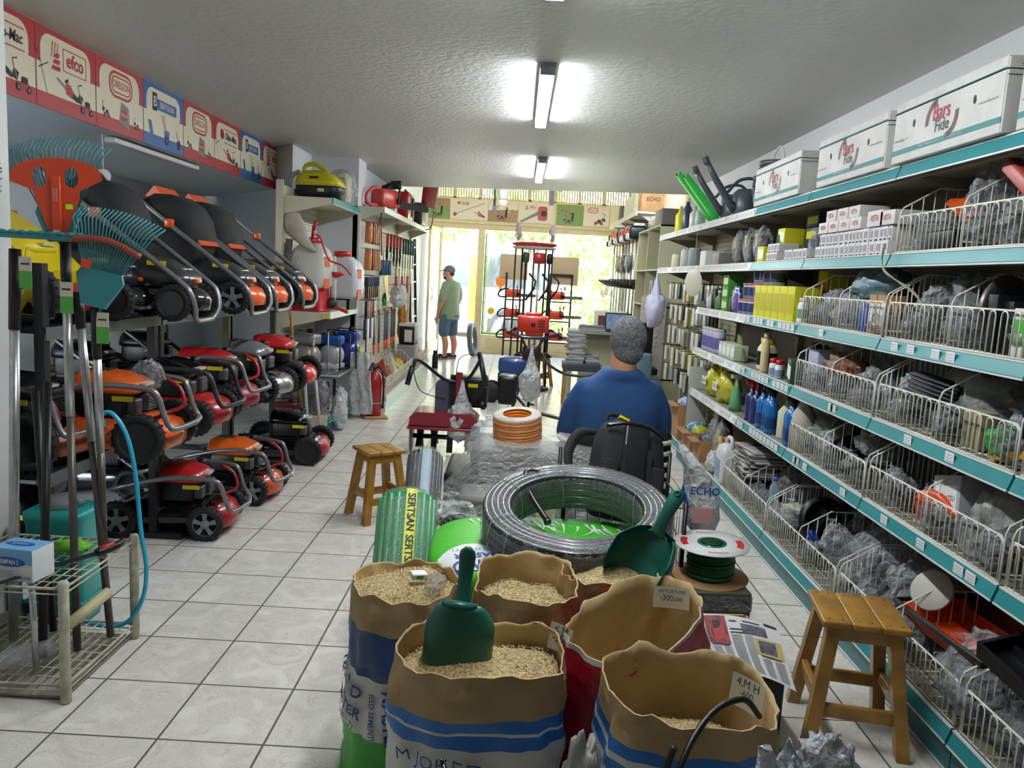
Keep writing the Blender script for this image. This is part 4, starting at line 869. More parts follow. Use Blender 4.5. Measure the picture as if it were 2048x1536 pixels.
b = MB(); b.loft([[(x, y * w, z) for x, y, z in ((-.05, -.06, 0), (.05, -.06, 0), (.06, .0, .07), (.0, .03, .12), (-.05, .0, .08))] for w in (1, )] + [[(x + .06, y + .14, z * .6 + .06) for x, y, z in ((-.05, -.06, 0), (.05, -.06, 0), (.06, .0, .07), (.0, .03, .12), (-.05, .0, .08))]], 0, False)
one('engine_hood', 'orange engine hood half behind the second shelf basket divider', 'part', b, [ORP], (1.66, 2.97, Z2 + .09), .3)
b = MB(); b.box((0, 0, .0), (.05, .3, .05), 0, RT(rx=R(35)), bev=.01); one('red_lever', 'dull red plastic arm leaning on the black bundle, second shelf', 'part', b, [mat('dull_red', '#a5463a', .4)], (1.60, 2.55, Z2 + .2))
b = MB(); b.box((0, 0, .04), (.12, .2, .07), 0, bev=.01); one('black_module', 'black block low behind the second shelf basket grid', 'part', b, [DARKP], (1.62, 3.0, Z2 + .012))
# steel disc + pulley
t = thing('flange_disc', 'dull steel flanged disc standing in the third shelf basket', 'disc', (1.665, 2.70, Z3 + .145), rot=(R(90), R(0), R(22)))
b = MB(); b.lathe([(.05, -.01), (.12, -.012), (.128, 0), (.12, .012), (.05, .01)], 36, 0); b.build('flange', mat('worn_steel', '#6f6a68', .35, metal=.6, vary=.2), t)
b = MB(); b.lathe([(.03, -.05), (.055, -.045), (.06, 0), (.055, .03), (.03, .035)], 24, 0); b.build('hub', DARKP, t)
for k in range(3): carton('black boxed part, %s of three beside the steel disc' % ORD[k], (1.64 + .02 * k, 2.60 - k * .055, Z3 + .012), (.16, .05, .19 - .02 * k), DARKP, 'part_box', group='black boxed parts, third shelf')
for k, (y, h) in enumerate(((2.43, .15), (2.34, .14), (2.255, .13), (2.16, .13))): carton('green and white carton, %s from the far side at right photo edge' % ORD[k], (1.60, y, Z3 + .012), (.1, .07, h), SPK, 'blade_carton', group='green and white cartons, third shelf', side=mat('leaf_green_print', '#4da03f', .5))
for k, y in enumerate((3.42, 3.50)): carton('brown and white box, %s one at the near end, third shelf basket' % ('nearer', 'farther')[k], (1.62, y, Z3 + .012), (.1, .07, .17), CARD, 'part_box', group='brown boxes, third shelf basket', side=PAPER)
bottle('blue can behind the third shelf basket grid', (1.59, 3.585, Z3 + .012), [(.028, 0), (.03, .01), (.03, .11), (.015, .13)], mat('cobalt_blue', '#1f49a5', .35), WHT, [(.015, .13), (.015, .14)])
bottle('white dispenser bottle beside the far basket on the third shelf', (1.565, 4.325, Z3 + .003), [(.028, 0), (.03, .01), (.03, .10), (.022, .12)], PAPER, WHT, [(.024, .12), (.024, .14)], lab=mat('green_label', '#6f9a7a', .5), labz=(.03, .08))
b = MB(); b.tube(smooth_path([(-.03, 0, .34), (-.035, -.03, .24), (.05, -.14, .14), (.10, -.20, .05)]), .003, 6); b.tube(smooth_path([(-.02, .01, .34), (-.028, -.02, .23), (.055, -.125, .15), (.09, -.19, .04)]), .003, 6)
one('cord_loop', 'pale cord loop hanging from the second shelf into the third', 'cord', b, [mat('cream_cord', '#a8a583', .5)], (1.505, 3.25, Z3 + .05))
# fourth shelf pieces
b = MB(); rnd = random.Random(2)
for i in range(4):
    for j in range(7): b.cyl((i * .022 - .03, -.12 + rnd.uniform(-.02, .02), j * .016), (i * .022 - .02, .14 + rnd.uniform(-.02, .02), j * .016 + .01), .008, 7, 0, .0065)
o = one('rod_bundle', 'bundle of black plastic rods lying in the fourth shelf basket', 'rods', b, [mat('navy_black_rod', '#14171f', .45)], (1.60, 2.93, Z4 + .11), R(4), rot=(R(4), 0, R(14)))
b = MB(); prof = []
for i in range(24):
    a0 = 2 * pi * i / 24; prof += [(.135 * cos(a0), .135 * sin(a0)), (.144 * cos(a0 + .05), .144 * sin(a0 + .05)), (.138 * cos(a0 + .15), .138 * sin(a0 + .15)), (.130 * cos(a0 + .2), .130 * sin(a0 + .2))]
b.prism(prof, -.002, .002, 0); b.lathe([(.02, -.004), (.02, .004)], 16, 1)
one('circular_saw_disc', 'dark blue toothed circular saw blade in the fourth shelf basket', 'blade', b, [mat('blue_blade', '#14265a', .3, coat=.4), GRP], (1.66, 2.43, Z4 + .165), rot=(R(88), 0, R(35)))
for k in range(4): carton('upright beige strip behind the fourth shelf grid, %s from the far side' % ORD[k], (1.62, 2.72 - k * .028, Z4 + .012), (.06, .02, .13), mat('beige_strip', '#a89b7c', .5), 'wooden_slip', group='beige strips, fourth shelf basket')
carton('clear and white labelled box at the right photo edge, fourth shelf', (1.57, 2.22, Z4 + .012), (.1, .09, .16), SPK, 'part_box', side=PAPER)
b = MB(); b.box((0, 0, .02), (.03, .2, .03), 0, bev=.008); one('yellow_lever', 'yellow plastic lever low in the fourth shelf basket', 'part', b, [mat('amber', '#d59b1e', .4)], (1.585, 2.42, Z4 + .02), rot=(R(-14), 0, 0))
# fifth shelf pieces
b = MB(); b.lathe([(.06, 0), (.085, .01), (.09, .10), (.096, .11), (.088, .112), (.08, .02), (.01, .015)], 26, 0); one('black_tub', 'round black plastic tub in the fifth shelf basket', 'tub', b, [BLK], (1.68, 3.74, Z5 + .05), rot=(R(8), R(-18), 0))
b = MB()
for k in range(9): b.box((0, -.12 + k * .03, 0), (.16, .006, .012), 0)
b.box((-.075, 0, 0), (.01, .26, .014)); b.box((.075, 0, 0), (.01, .26, .014)); one('black_lattice', 'black slotted grating leaning in the fifth shelf basket', 'part', b, [BLK], (1.62, 3.42, Z5 + .09), rot=(R(-22), R(10), 0))
t = carton('grey and white carton with blue edge tilted in the fifth shelf basket', (1.66, 2.76, Z5 + .06), (.15, .17, .17), mat('grey_white_carton', '#a9aaac', .5), 'machine_carton', text='KOMATSU', tm=INK, th=.02, side=PAPER); t.rotation_euler = (R(-14), R(6), 0)
b = MB(); b.box((0, 0, .03), (.13, .26, .06), 0, bev=.01); b.box((0, 0, .062), (.1, .22, .01), 1); one('black_tray', 'black parts tray in the second fifth shelf basket', 'tray', b, [BLK, MIXP], (1.72, 3.08, Z5 + .012))
b = MB(); b.lathe([(.03, -.02), (.06, -.02), (.065, 0), (.06, .02), (.03, .02)], 20, 0, RT(ry=pi / 2)); b.tube(smooth_path([(.0, 0, .05), (-.01, -.10, .06), (0, -.2, .02)]), .018, 8); one('red_guard', 'bright red plastic guard behind the fifth shelf basket grid', 'part', b, [ORGP], (1.60, 2.90, Z5 + .085))
b = MB()
for k in range(4): b.torus((0, -.03 * k, .05), .05, .003, 24, 6, 0, RT((0, 0, 0), ry=pi / 2 - .2 * k))
one('brass_rings', 'thin brass rings caught on the fifth shelf basket', 'rings', b, [mat('brass', '#8a7443', .35, metal=.8)], (1.575, 2.43, Z5 + .03))
t = thing('drawer_cabinet', 'grey transparent drawer organiser on the fifth shelf, right photo edge', 'organiser', (1.43, 2.02, Z5 + .008))
b = MB(); b.box2((.0, -.24, .0), (.2, .0, .20), 0, bev=.006); b.build('case', mat('smoky_plastic', '#777a78', .2, alpha=.8, bump=.1), t)
for k in range(2):
    for j in range(2):
        b = MB(); b.box2((-.014, -.235 + j * .118, .008 + k * .096), (.0, -.123 + j * .118, .098 + k * .096), 0, bev=.004); b.box((-.016, -.18 + j * .118, .04 + k * .096), (.002, .055, .03), 1); b.build('drawer', [mat('clear_drawer', '#9a9d9b', .2, alpha=.6), mat('cream_sticker', '#c9c3a0', .6)], t)
# base deck pieces
b = MB()
for k in range(16):
    a = 2 * pi * k / 16; b.box((.075 * cos(a), .075 * sin(a), .0), (.07, .004, .05), 0, RT((0, 0, 0)) @ Mx.Identity(4))
b = MB(); b.lathe([(.03, -.03), (.12, -.03), (.135, 0), (.12, .03), (.11, .03), (.10, -.02), (.03, -.02)], 34, 0)
for k in range(20): a = 2 * pi * k / 20; b.cyl((.05 * cos(a), .05 * sin(a), -.02), (.115 * cos(a + .3), .115 * sin(a + .3), .02), .005, 5)
one('blower_impeller', 'ribbed black fan wheel tilted in the base basket', 'wheel', b, [BLK], (1.64, 3.93, ZB + .17), rot=(R(70), R(-38), R(18)))
b = MB()
b.grid(lambda u, v: (-.07 + .14 * v, -.02 + .03 * cos((v - .5) * 3), .22 * u), 4, 8); b.grid(lambda u, v: (-.07 + .14 * v, -.026 + .03 * cos((v - .5) * 3), .22 * u), 4, 8); b.prism([(-.07, -.02), (.07, -.02), (.07, .02), (-.07, .02)], 0, .01)
one('black_scoop', 'black curved plastic guard leaning on the base basket front', 'part', b, [BLK], (1.54, 3.98, ZB + .06), rot=(R(28), R(-8), R(80)))
b = MB(); b.torus((0, 0, 0), .022, .006, 18, 8); b.torus((.005, .01, .01), .02, .006, 18, 8); one('blue_twist', 'small tangle of bright blue cord on the base basket', 'cord', b, [mat('cobalt_blue', '#1f49a5', .35)], (1.462, 3.62, ZB + .19), rot=(.5, .7, 0))
b = MB(); b.lathe([(0.002, -.004), (.075, -.004), (.08, 0), (.075, .004), (.002, .004)], 30, 0); one('white_disc', 'white round disc wedged behind the nearer stool', 'disc', b, [mat('off_white_disc', '#b9b6ac', .5)], (1.60, 2.80, ZB + .27), rot=(R(25), R(-55), 0))
t = thing('garden_tray', 'bright orange plastic tray with black rim on the base deck', 'tray', (1.66, 2.62, ZB + .15), rot=(R(-3), R(-6), 0))
b = MB(); b.add([(-.11, -.27, 0), (.11, -.27, 0), (.11, .2, 0), (-.11, .2, 0), (-.14, -.31, .07), (.14, -.31, .07), (.14, .26, .07), (-.14, .26, .07)], [(0, 1, 2, 3), (4, 0, 3, 7), (5, 4, 0, 1)[::-1], (1, 5, 6, 2), (3, 2, 6, 7), (4, 5, 1, 0)], 0); b.build('tray_shell', mat('hot_orange', '#e24a1a', .35), t)
b = MB(); b.tube([(-.14, -.31, .07), (.14, -.31, .07), (.14, .26, .07), (-.14, .26, .07)], .012, 8, 0, True); b.box((.16, 0, .06), (.07, .52, .10), 0, bev=.015); b.build('rim', BLK, t)
t = thing('black_trough', 'black rectangular trough tipped over the bags, nearest the camera', 'trough', (1.60, 2.02, ZB + .30), rot=(R(10), R(-12), R(6)))
b = MB(); b.box((0, 0, 0), (.30, .42, .012), 0); b.box((-.15, 0, .02), (.012, .42, .05), 0); b.box((.15, 0, .02), (.012, .42, .05)); b.box((0, .21, .02), (.30, .012, .05)); b.box((0, -.21, .02), (.30, .012, .05)); b.box((-.06, 0, .02), (.012, .36, .03)); b.build('trough_shell', mat('satin_black', '#0e0f12', .35), t)
b = MB(); b.tube(smooth_path([(0, 0, 0), (-.01, .0, .07), (.03, -.02, .12), (.08, -.04, .12)]), .014, 10); one('red_hook', 'red plastic hook handle at the lower right photo edge', 'hook', b, [SHRED], (1.49, 1.97, ZB + .17))
# bottle of water
t = bottle('small clear water bottle with blue cap in the base basket', (1.56, 4.47, ZB + .09), [(.025, 0), (.03, .01), (.03, .09), (.026, .12), (.012, .15), (.011, .16)], mat('clear_bottle', '#a9c4d6', .08, alpha=.5, spec=.8), mat('blue_cap', '#2c62c4', .4), [(.015, .155), (.016, .175)])
# newspapers pile
NEWS = mat('newsprint', '#a9a8a3', .8); NPR = mat('news_ink', '#4a4a4c', .8)
rnd = random.Random(8)
for k in range(12):
    b = MB(); w, d = rnd.uniform(.2, .24), rnd.uniform(.30, .36)
    b.box((0, 0, .007), (w, d, .013), 0, bev=.004)
    b.box((-w / 2 - .0003, 0, .007), (.001, d * .98, .004), 1)
    if k == 11:
        for j in range(10): b.box((-.02 + rnd.uniform(-.01, .01), -.14 + j * .03, .0145), (.12, .004 + .01 * (j % 3 == 0), .0006), 1)
        b.box((.0, .1, .0145), (.09, .1, .0008), 1)
    one('newspaper', 'folded newspaper, %s from the bottom of the pile on the base deck' % ORD[k], 'newspaper', b, [NEWS if k % 3 else mat('dark_newsprint', '#6d6c6a', .8), NPR], (1.60 + rnd.uniform(-.015, .015), 4.93 + rnd.uniform(-.02, .02), ZB + .17 + k * .0145), R(rnd.uniform(-9, 9)), group='pile of folded newspapers')
carton('dark carton under the newspaper pile on the base deck', (1.60, 4.95, ZB + .01), (.2, .28, .155), mat('dark_carton_grey', '#3f3e3e', .7), 'part_box', side=mat('grey_board', '#8a8a88', .7))
# jerrycan etc on base deck beyond baskets
t = thing('jerrycan', 'white plastic jerrycan with red cap beside the newspapers', 'canister', (1.52, 5.34, ZB + .003))
b = MB(); b.loft([[(x * w, y * w2, z) for x, y in rr(-.07, -.1, .07, .1, .03, 3)] for z, w, w2 in ((0, .95, .95), (.02, 1, 1), (.2, 1, 1), (.25, .8, .8), (.27, .4, .45))], 0, True); b.build('body', mat('jerrycan_white', '#c4c6c8', .4), t)
b = MB(); b.tube(smooth_path([(0, -.07, .24), (0, -.06, .31), (0, .03, .31), (0, .07, .25)]), .014, 8); b.build('handle', mat('jerrycan_white', '#c4c6c8', .4), t); b = MB(); b.cyl((0, .08, .22), (0, .085, .3), .022, 14); b.build('cap', SHRED, t); b = MB(); b.box((-.072, 0, .1), (.003, .12, .13), 0); b.build('label', mat('blue_grey_label', '#7d93ad', .5), t)
t = thing('blister_tool', 'yellow handled tool in clear blister, nearer of two on the base deck', 'tool', (1.56, 5.7, ZB + .1), group='yellow handled blister tools')
b = MB(); b.cyl((0, 0, 0), (-.02, -.04, .16), .016, 8); b.build('handle', YEL, t); b = MB(); b.box((.03, .06, .15), (.05, .16, .2), 0, RT(rx=.4), bev=.02); b.build('head', DARKP, t); b = MB(); b.blob((.02, .04, .08), (.07, .13, .18), 0, 5, 16, 12, .2, sharp=.3, flat=-.09); b.build('blister', BAG, t)
t2 = copy_tree(t, 'yellow handled tool in clear blister, farther of two on the base deck', (1.60, 5.95, ZB + .1), R(15))
b = MB(); b.blob((0, 0, .05), (.07, .1, .06), 0, 6, 16, 10, .2, flat=0); one('amber_bag', 'amber bottle cluster beside the jerrycan on the base deck', 'bottle', b, [mat('amber_gloss', '#b9741b', .2, coat=.4)], (1.62, 5.56, ZB + .14))
bag('white carrier bag slumped on the base deck edge before the tools', (1.50, 5.62, ZB + .005), (.05, .12, .08), 90, BAGW, None, group='carrier bags')
def open_box(label, c, d, fill=None, rz=0):
    t = thing('cardboard_box', label, 'box', c, rz, 'open cardboard boxes on the far base deck')
    b = MB(); w = .004
    b.box((0, 0, w / 2), (d[0], d[1], w)); b.box((-d[0] / 2, 0, d[2] / 2), (w, d[1], d[2])); b.box((d[0] / 2, 0, d[2] / 2), (w, d[1], d[2])); b.box((0, -d[1] / 2, d[2] / 2), (d[0], w, d[2])); b.box((0, d[1] / 2, d[2] / 2), (d[0], w, d[2])); b.build('box_body', CARD, t)
    b = MB(); b.box((-d[0] / 2 - .03, 0, d[2] - .01), (.07, d[1], w), 0, RT((0, 0, 0), ry=0)); b.build('flap', CARD, t)
    if fill:
        for k, mm in enumerate(fill):
            b = MB(); b.blob((-.0 + .0 * k, -.05 + .08 * k, d[2] - .01), (d[0] * .36, d[1] * .28, .055), 0, 10 + k, 14, 10, .3, sharp=.3); b.build('packet', mm, t)
open_box('open cardboard box of wrapped parts on the base deck, nearest one', (1.55, 6.05, ZB + .003), (.17, .22, .16), [BAGD, MIXP])
open_box('open cardboard box with yellow and blue packets on the base deck', (1.56, 6.42, ZB + .003), (.2, .3, .16), [mat('yellow_packet', '#b5b534', .35), mat('blue_packet', '#2e7cb5', .35), BAGW])
open_box('tall open cardboard box holding a blue and white pack', (1.57, 6.95, ZB + .003), (.22, .32, .3), [mat('blue_white_pack', '#8a93c0', .35), BAGW])
carton('upright grey display board with round dial print on the base deck', (1.58, 6.66, ZB + .004), (.17, .025, .66), mat('grey_display', '#b3b3ad', .5), 'display_board', side=mat('display_dark', '#22242a', .5))
b = MB(); b.blob((0, 0, .05), (.09, .16, .07), 0, 12, 20, 12, .35, 5, flat=0); one('green_netting', 'pale green netting bundle on the far base deck', 'netting', b, [mat('pale_green_net', '#8cb583', .7, bump=.8, bs=60)], (1.54, 7.4, ZB + .003))
bottle('dark green bin behind the netting on the far base deck', (1.74, 7.45, ZB + .003), [(.10, 0), (.12, .02), (.125, .42), (.12, .45)], mat('bin_green', '#43605a', .5), BLK, [(.12, .45), (.1, .46)], name='waste_bin')
# hanging packs on the hook wall
HOOK = mat('dark_hook_wire', '#4e4a3f', .4, metal=.6)
rnd = random.Random(31); PK = [mat('black_blister', '#24262a', .3), mat('clear_blister', '#a8aaa4', .2), mat('white_card', '#c9c7bb', .6), mat('yellow_card', '#b9b13a', .5)]
for r_, z in enumerate((1.52, 1.30, 1.08, .86, .66)):
    for k in range(7):
        y = 6.85 + k * .27 + rnd.uniform(-.03, .03); h = rnd.uniform(.14, .2); x = 1.62 + rnd.uniform(0, .04)
        t = thing('hanging_pack', 'hanging blister pack, %s hook row down, %s from the near end' % (ORD[r_], ORD[k]), 'pack', (x, y, z), group='blister packs on the hook wall')
        b = MB(); b.tube([(.29 + (1.62 - x), 0, .01), (-.03, 0, .0), (-.045, 0, .015)], .0032, 5); b.build('hook', HOOK, t)
        b = MB()
        for j in range(4): b.box((.0 + j * .035, 0, -h / 2 - .005), (.012, .10, h), (0 if j else rnd.choice((0, 1, 2, 2))), RT(rx=rnd.uniform(-.05, .05)), bev=.003)
        b.build('packs', [PK[rnd.randrange(4)], PK[1], PK[2]], t)
# hanging white disc
t = thing('hanging_disc', 'thin oval cream disc hanging on a string from the top shelf edge', 'disc', (1.475, 6.72, 1.53), rot=(0, 0, R(25)))
b = MB(); b.lathe([(.002, -.003), (.115, -.003), (.118, 0), (.115, .003), (.002, .003)], 36, 0, RT(ry=pi / 2)); b.build('disc', mat('cream_disc', '#cfccb8', .5), t); b = MB(); b.cyl((0, 0, .115), (0, 0, .44), .0015, 5); b.build('string', WIRE, t)

# loose small bags low in every basket
rnd = random.Random(99)
for zt, bays in ((Z2, (1, 2)), (Z3, (1, 2, 3)), (Z4, (1, 2, 3)), (Z5, (1, 2, 3)), (ZB, (1, 2, 3, 4))):
    for i in bays:
        y0, y1 = BAYS[i]
        for k in range(5):
            bag('small bag, %s basket, %s, %s from its far end' % (SN[zt], BN[i].replace('farthest one by the newspapers', 'by the newspapers'), ORD[k]), ((1.62 if zt != ZB else 1.56) + .14 * (k % 2) + rnd.uniform(-.02, .02), y1 - .11 - k * .185, zt + .012), (rnd.uniform(.06, .09), .085, rnd.uniform(.055, .09)), 200 + k + i * 7 + int(zt * 50), rnd.choice((BAGD, BAGD, BAG)), rnd.choice((DARKP, DARKP, MIXP, GRP)), group='small parts bags low in the baskets')

# ------------------------------------------------------------------ mower rack on the left
RKM = mat('rack_steel', '#14151a', .45)
RKE = mat('rack_edge', '#5c5e61', .45)
def rack_bay(y0, y1, label, x0=-1.9, levels=(.60, 1.20), cap=1.45):
    t = thing('storage_rack', label, 'rack', (0, 0, 0), group='black steel mower racks on the left')
    for y in (y0 + .025, y1 - .025):
        for x in (x0, -2.75):
            b = MB(); b.box2((x - .02, y - .02, 0), (x + .02, y + .02, cap if x == x0 else 1.7)); b.build('upright', RKM, t)
    for y in (y0 + .025, y1 - .025):
        b = MB(); b.box2((-2.9, y - .03, .0), (x0 + .16, y + .03, .03)); b.build('foot', RKM, t)
    for z in levels:
        b = MB(); b.box2((-2.8, y0, z - .03), (x0 + .03, y1, z - .005), 0); b.box2((x0 + .025, y0, z - .055), (x0 + .035, y1, z - .002), 1); b.build('shelf', [RKM, RKE], t)
rack_bay(3.08, 4.08, 'black steel rack bay holding the yellow wheeled mower'); rack_bay(4.10, 5.12, 'black steel rack bay in the middle of the mower display'); rack_bay(5.14, 6.10, 'black steel rack bay at the far end of mower display')
WSP = mat('wheel_grey', '#7d7f83', .4, metal=.2); WBK = mat('wheel_black', '#16171a', .45)
def wheel(t, c, r, w, style, hub=WSP, rim=None, red=False):
    M = RT(c, rx=pi / 2)
    b = MB(); b.lathe([(r * .70, -w / 2), (r * .93, -w / 2), (r, -w * .3), (r, w * .3), (r * .93, w / 2), (r * .70, w / 2), (r * .66, 0)], 30, 0, M)
    for k in range(22):
        a = 2 * pi * k / 22
        b.box((r * 1.0 * cos(a), r * 1.0 * sin(a), 0), (.008, .008, w * .9), 0, M @ RT((0, 0, 0)))
    o = b.build('wheel', RUB, t)
    b = MB()
    if style == 'spoke':
        b.lathe([(.1 * r, -w * .35), (.26 * r, -w * .4), (.26 * r, w * .4), (.1 * r, w * .35)], 16, 0, M); b.lathe([(.66 * r, -w * .35), (.74 * r, -w * .4), (.74 * r, w * .4), (.66 * r, w * .35)], 26, 0, M, caps=False)
        b.lathe([(.05 * r, -w * .1), (.70 * r, -w * .1)], 20, 1, M)
        for k in range(5):
            a = 2 * pi * k / 5 + .3
            for sgn in (1, -1): b.add([(.2 * r * cos(a - .5), .2 * r * sin(a - .5), sgn * w * .36), (.2 * r * cos(a + .5), .2 * r * sin(a + .5), sgn * w * .36), (.70 * r * cos(a + .22), .70 * r * sin(a + .22), sgn * w * .38), (.70 * r * cos(a - .22), .70 * r * sin(a - .22), sgn * w * .38)], [(0, 1, 2, 3)], 0, False, M)
    elif style == 'disc':
        b.lathe([(.02 * r, -w * .42), (.3 * r, -w * .42), (.34 * r, -w * .3), (.6 * r, -w * .3), (.66 * r, -w * .45), (.76 * r, -w * .45)], 26, 0, M); b.lathe([(.02 * r, -w * .46), (.3 * r, -w * .46)], 20, 1, M)
    else:
        [b.lathe([(a_ * r, -w * z_), (c_ * r, -w * y_)], 26, 0, M, sm=False) for a_, z_, c_, y_ in ((.02, .47, .2, .47), (.2, .47, .22, .36), (.22, .36, .58, .36), (.58, .36, .64, .46), (.64, .46, .76, .46))]; b.lathe([(.68 * r, w * .42), (.02 * r, w * .4)], 26, 0, M, sm=False)
        for k in range(6):
            a = 2 * pi * k / 6; b.box((.4 * r * cos(a), .4 * r * sin(a), -w * .42), (.05 * r, .3 * r, .004), 1, M @ RT((0, 0, 0)))
    b.build('rim', [hub, SHRED if red else WBK], o)
def mower(label, loc, rz=0, deck=GBLK, nose=REDP, cover=REDP, style='spoke', handle='low', engine='petrol', bag=None, hub=WSP, bail=mat('dark_red_bail', '#8f1d22', .35), tube=TUBE, r=.092, hw=.20, tank=None, red=True):
    t = thing('lawn_mower', label, 'lawn mower', loc, rz, 'lawn mowers on the rack')
    L = .46
    # deck
    def ring(z, s, nx=0): return [(x, y, z) for x, y in [(px * s + nx, py * s) for px, py in rr(-L - .08, -hw + .03, .06, hw - .03, .09, 4)]]
    b = MB(); b.loft([ring(.05, 1.0), ring(.12, 1.0), ring(.155, .93, -.01), ring(.17, .78, -.03), ring(.185, .6, -.05)], 0, True); b.build('deck', deck, t)
    b = MB(); b.loft([[(x, y, z) for x, y in ((.0, -hw + .05), (.085 * k, -hw + .07), (.11 * k, 0), (.085 * k, hw - .07), (.0, hw - .05), (-.10, hw - .09), (-.10, -hw + .09))] for z, k in ((.05, 1.), (.10, 1.05), (.145, .75), (.165, .2))], 0, True); b.build('front_cowl', nose, t)
    for sx, rr0 in ((0, r), (-L, r * 1.08)):
        for s in (-1, 1): wheel(t, (sx, s * hw, rr0), rr0, .045, style, hub, red=red)
    if engine == 'petrol':
        b = MB(); b.box((-.2, 0, .24), (.22, .25, .12), 0, bev=.02); b.lathe([(.09, .17), (.10, .2), (.10, .28), (.08, .3)], 18, 0, RT((-.24, 0, 0)))
        b.box((-.08, .06, .235), (.07, .09, .08), 1, bev=.008); b.box((-.08, -.07, .23), (.06, .07, .07), 1, bev=.01)
        for k in range(6): b.box((-.045, .06, .20 + k * .013), (.01, .095, .004), 2)
        b.build('engine', [BLK, mat('engine_grey', '#515356', .4, metal=.5), CHR], t)
        b = MB()
        b.loft([[(-.22 + (x + .22) * s + dx, y * s, z) for x, y in rr(-.34, -.125, -.05, .125, .055, 4)] for z, s, dx in ((.29, 1, 0), (.315, 1.03, 0.005), (.345, .88, -.01), (.37, .66, -.03), (.38, .4, -.04))], 0, True)
        for k in range(5): b.box((-.29 + k * .022, .0, .382 - abs(k - 2) * .001), (.009, .07, .008), 1)
        b.box((-.06, 0, .325), (.06, .09, .012), 2, RT((0, 0, 0), ry=R(0)))
        b.build('engine_cover', [cover, BLK, mat('cover_badge', '#b9afa3', .5)], t)
        b = MB(); b.cyl((-.12, .12, .33), (-.12, .125, .37), .024, 12); b.build('fuel_cap', BLK, t)
    else:
        b = MB()
        b.loft([[(-.2 + (x + .2) * s + dx, y * s, z) for x, y in rr(-.50, -.15, .05, .15, .08, 4)] for z, s, dx in ((.16, 1, 0), (.22, .95, 0), (.29, .7, -.06), (.32, .42, -.10))], 0, True)
        b.torus((-.02, 0, .245), .035, .009, 20, 8, 1, RT((0, 0, 0), ry=R(0)))
        b.box((.045, 0, .19), (.03, .06, .02), 2, bev=.004)
        b.build('motor_hood', [mat('charcoal_hood', '#202327', .28, coat=.3), CHR, ORP], t)
    if handle == 'low':
        b = MB()
        P = [(-.5, -hw + .02, .26), (-.2, -hw + .01, .335), (.02, -hw + .02, .33), (.07, -hw + .025, .30), (.095, -hw + .03, .22), (.12, -hw + .03, .165), (.14, -hw + .05, .15), (.17, -.02, .155), (.17, .02, .155), (.14, hw - .05, .15), (.12, hw - .03, .165), (.095, hw - .03, .22), (.07, hw - .025, .30), (.02, hw - .02, .33), (-.2, hw - .01, .335), (-.5, hw - .02, .26)]
        b.tube(smooth_path(P, 3), .0125, 9); b.build('handlebar', tube, t)
        if bail:
            b = MB(); P = [(-.02, -hw + .06, .335), (.05, -hw + .06, .29), (.075, -hw + .08, .21), (.0, -hw + .12, .175), (-.04, 0, .17), (.0, hw - .12, .175), (.075, hw - .08, .21), (.05, hw - .06, .29), (-.02, hw - .06, .335)]
            b.tube(smooth_path(P, 3), .010, 7); b.build('bail_bar', bail, t)
    elif handle == 'steep':
        b = MB()
        def pp(s): return [(-.62, s * hw, .68), (-.3, s * hw, .44), (.02, s * hw, .20), (.08, s * (hw - .0), .14), (.10, s * (hw - .015), .06), (.09, s * (hw - .04), .02)]
        b.tube(smooth_path(pp(-1), 3) + [(.085, -hw + .08, .0), (.085, hw - .08, .0)] + smooth_path(pp(1), 3)[::-1], .0135, 9); b.build('handlebar', tube, t)
        for s in (-1, 1): b = MB(); b.box((-.36, s * hw, .49), (.05, .035, .05), 0, RT((0, 0, 0)), bev=.01); b.build('clamp', ORP, t)
    if bag:
        b = MB(); b.loft([[(x, y * k, z) for x, z in ((-.62 + dx, .30 + dz), (-.40 + dx, .16 + dz), (-.22 + dx, .34 + dz), (-.50 + dx, .62 + dz))] and [(-.42 + rx * cos(a) * k2, y, .42 + rz_ * sin(a) * k2) for a in [2 * pi * j / 14 for j in range(14)]] for y, k, k2, dx, dz, rx, rz_ in ((-hw + .02, 1, .7, 0, 0, .2, .24), (-hw + .05, 1, 1, 0, 0, .2, .24), (hw - .05, 1, 1, 0, 0, .2, .24), (hw - .02, 1, .7, 0, 0, .2, .24))], 0, True)
        b.build('grass_bag', mat('black_mesh_bag', '#0f1216', .75, bump=.3, bs=80), t)
        b = MB(); b.loft([[(-.52, y, .64), (-.24, y, .36), (-.20, y, .38), (-.47, y, .70)] for y in (-hw + .06, hw - .06)], 0, False); b.box((-.32, -hw + .13, .53), (.06, .08, .005), 1, RT((0, 0, 0), ry=R(0)) ); b.build('bag_lid', [bag, YEL], t)
    b = MB(); b.box((-.10, -.127, .27), (.09, .003, .022), 0); b.build('warning_sticker', YEL, t)
    return t
XF = -1.63
D_O = mat('deep_orange', '#cf5a20', .28, coat=.4)
mower('red mower with grey spoked wheels on the floor, nearest in the bottom row', (XF, 4.24, 0), R(4), cover=REDP, nose=REDP)
mower('orange mower with plain black wheels, second on the floor', (XF + .05, 4.90, 0), R(-2), cover=D_O, nose=mat('orange_nose', '#c9502c', .3, coat=.3), style='spoke')
mower('black mower with red front grille on the floor, farthest in the bottom row', (XF + .09, 6.0, 0), R(3), cover=GBLK, nose=mat('crimson', '#a01f33', .35), style='solid', handle=None, r=.105, hw=.25, hub=WBK)
mower('bright orange mower with grey looped handle, nearest on the middle shelf', (XF, 3.52, .60), R(3), cover=D_O, nose=D_O, deck=D_O, style='solid', hub=WBK, r=.11)
mower('black engined mower with big red hubbed wheel on the middle shelf', (XF, 4.12, .60), R(2), cover=GBLK, nose=REDP, deck=REDP, style='disc', bail=None, tube=mat('dark_tube', '#3c3e41', .35, metal=.5))
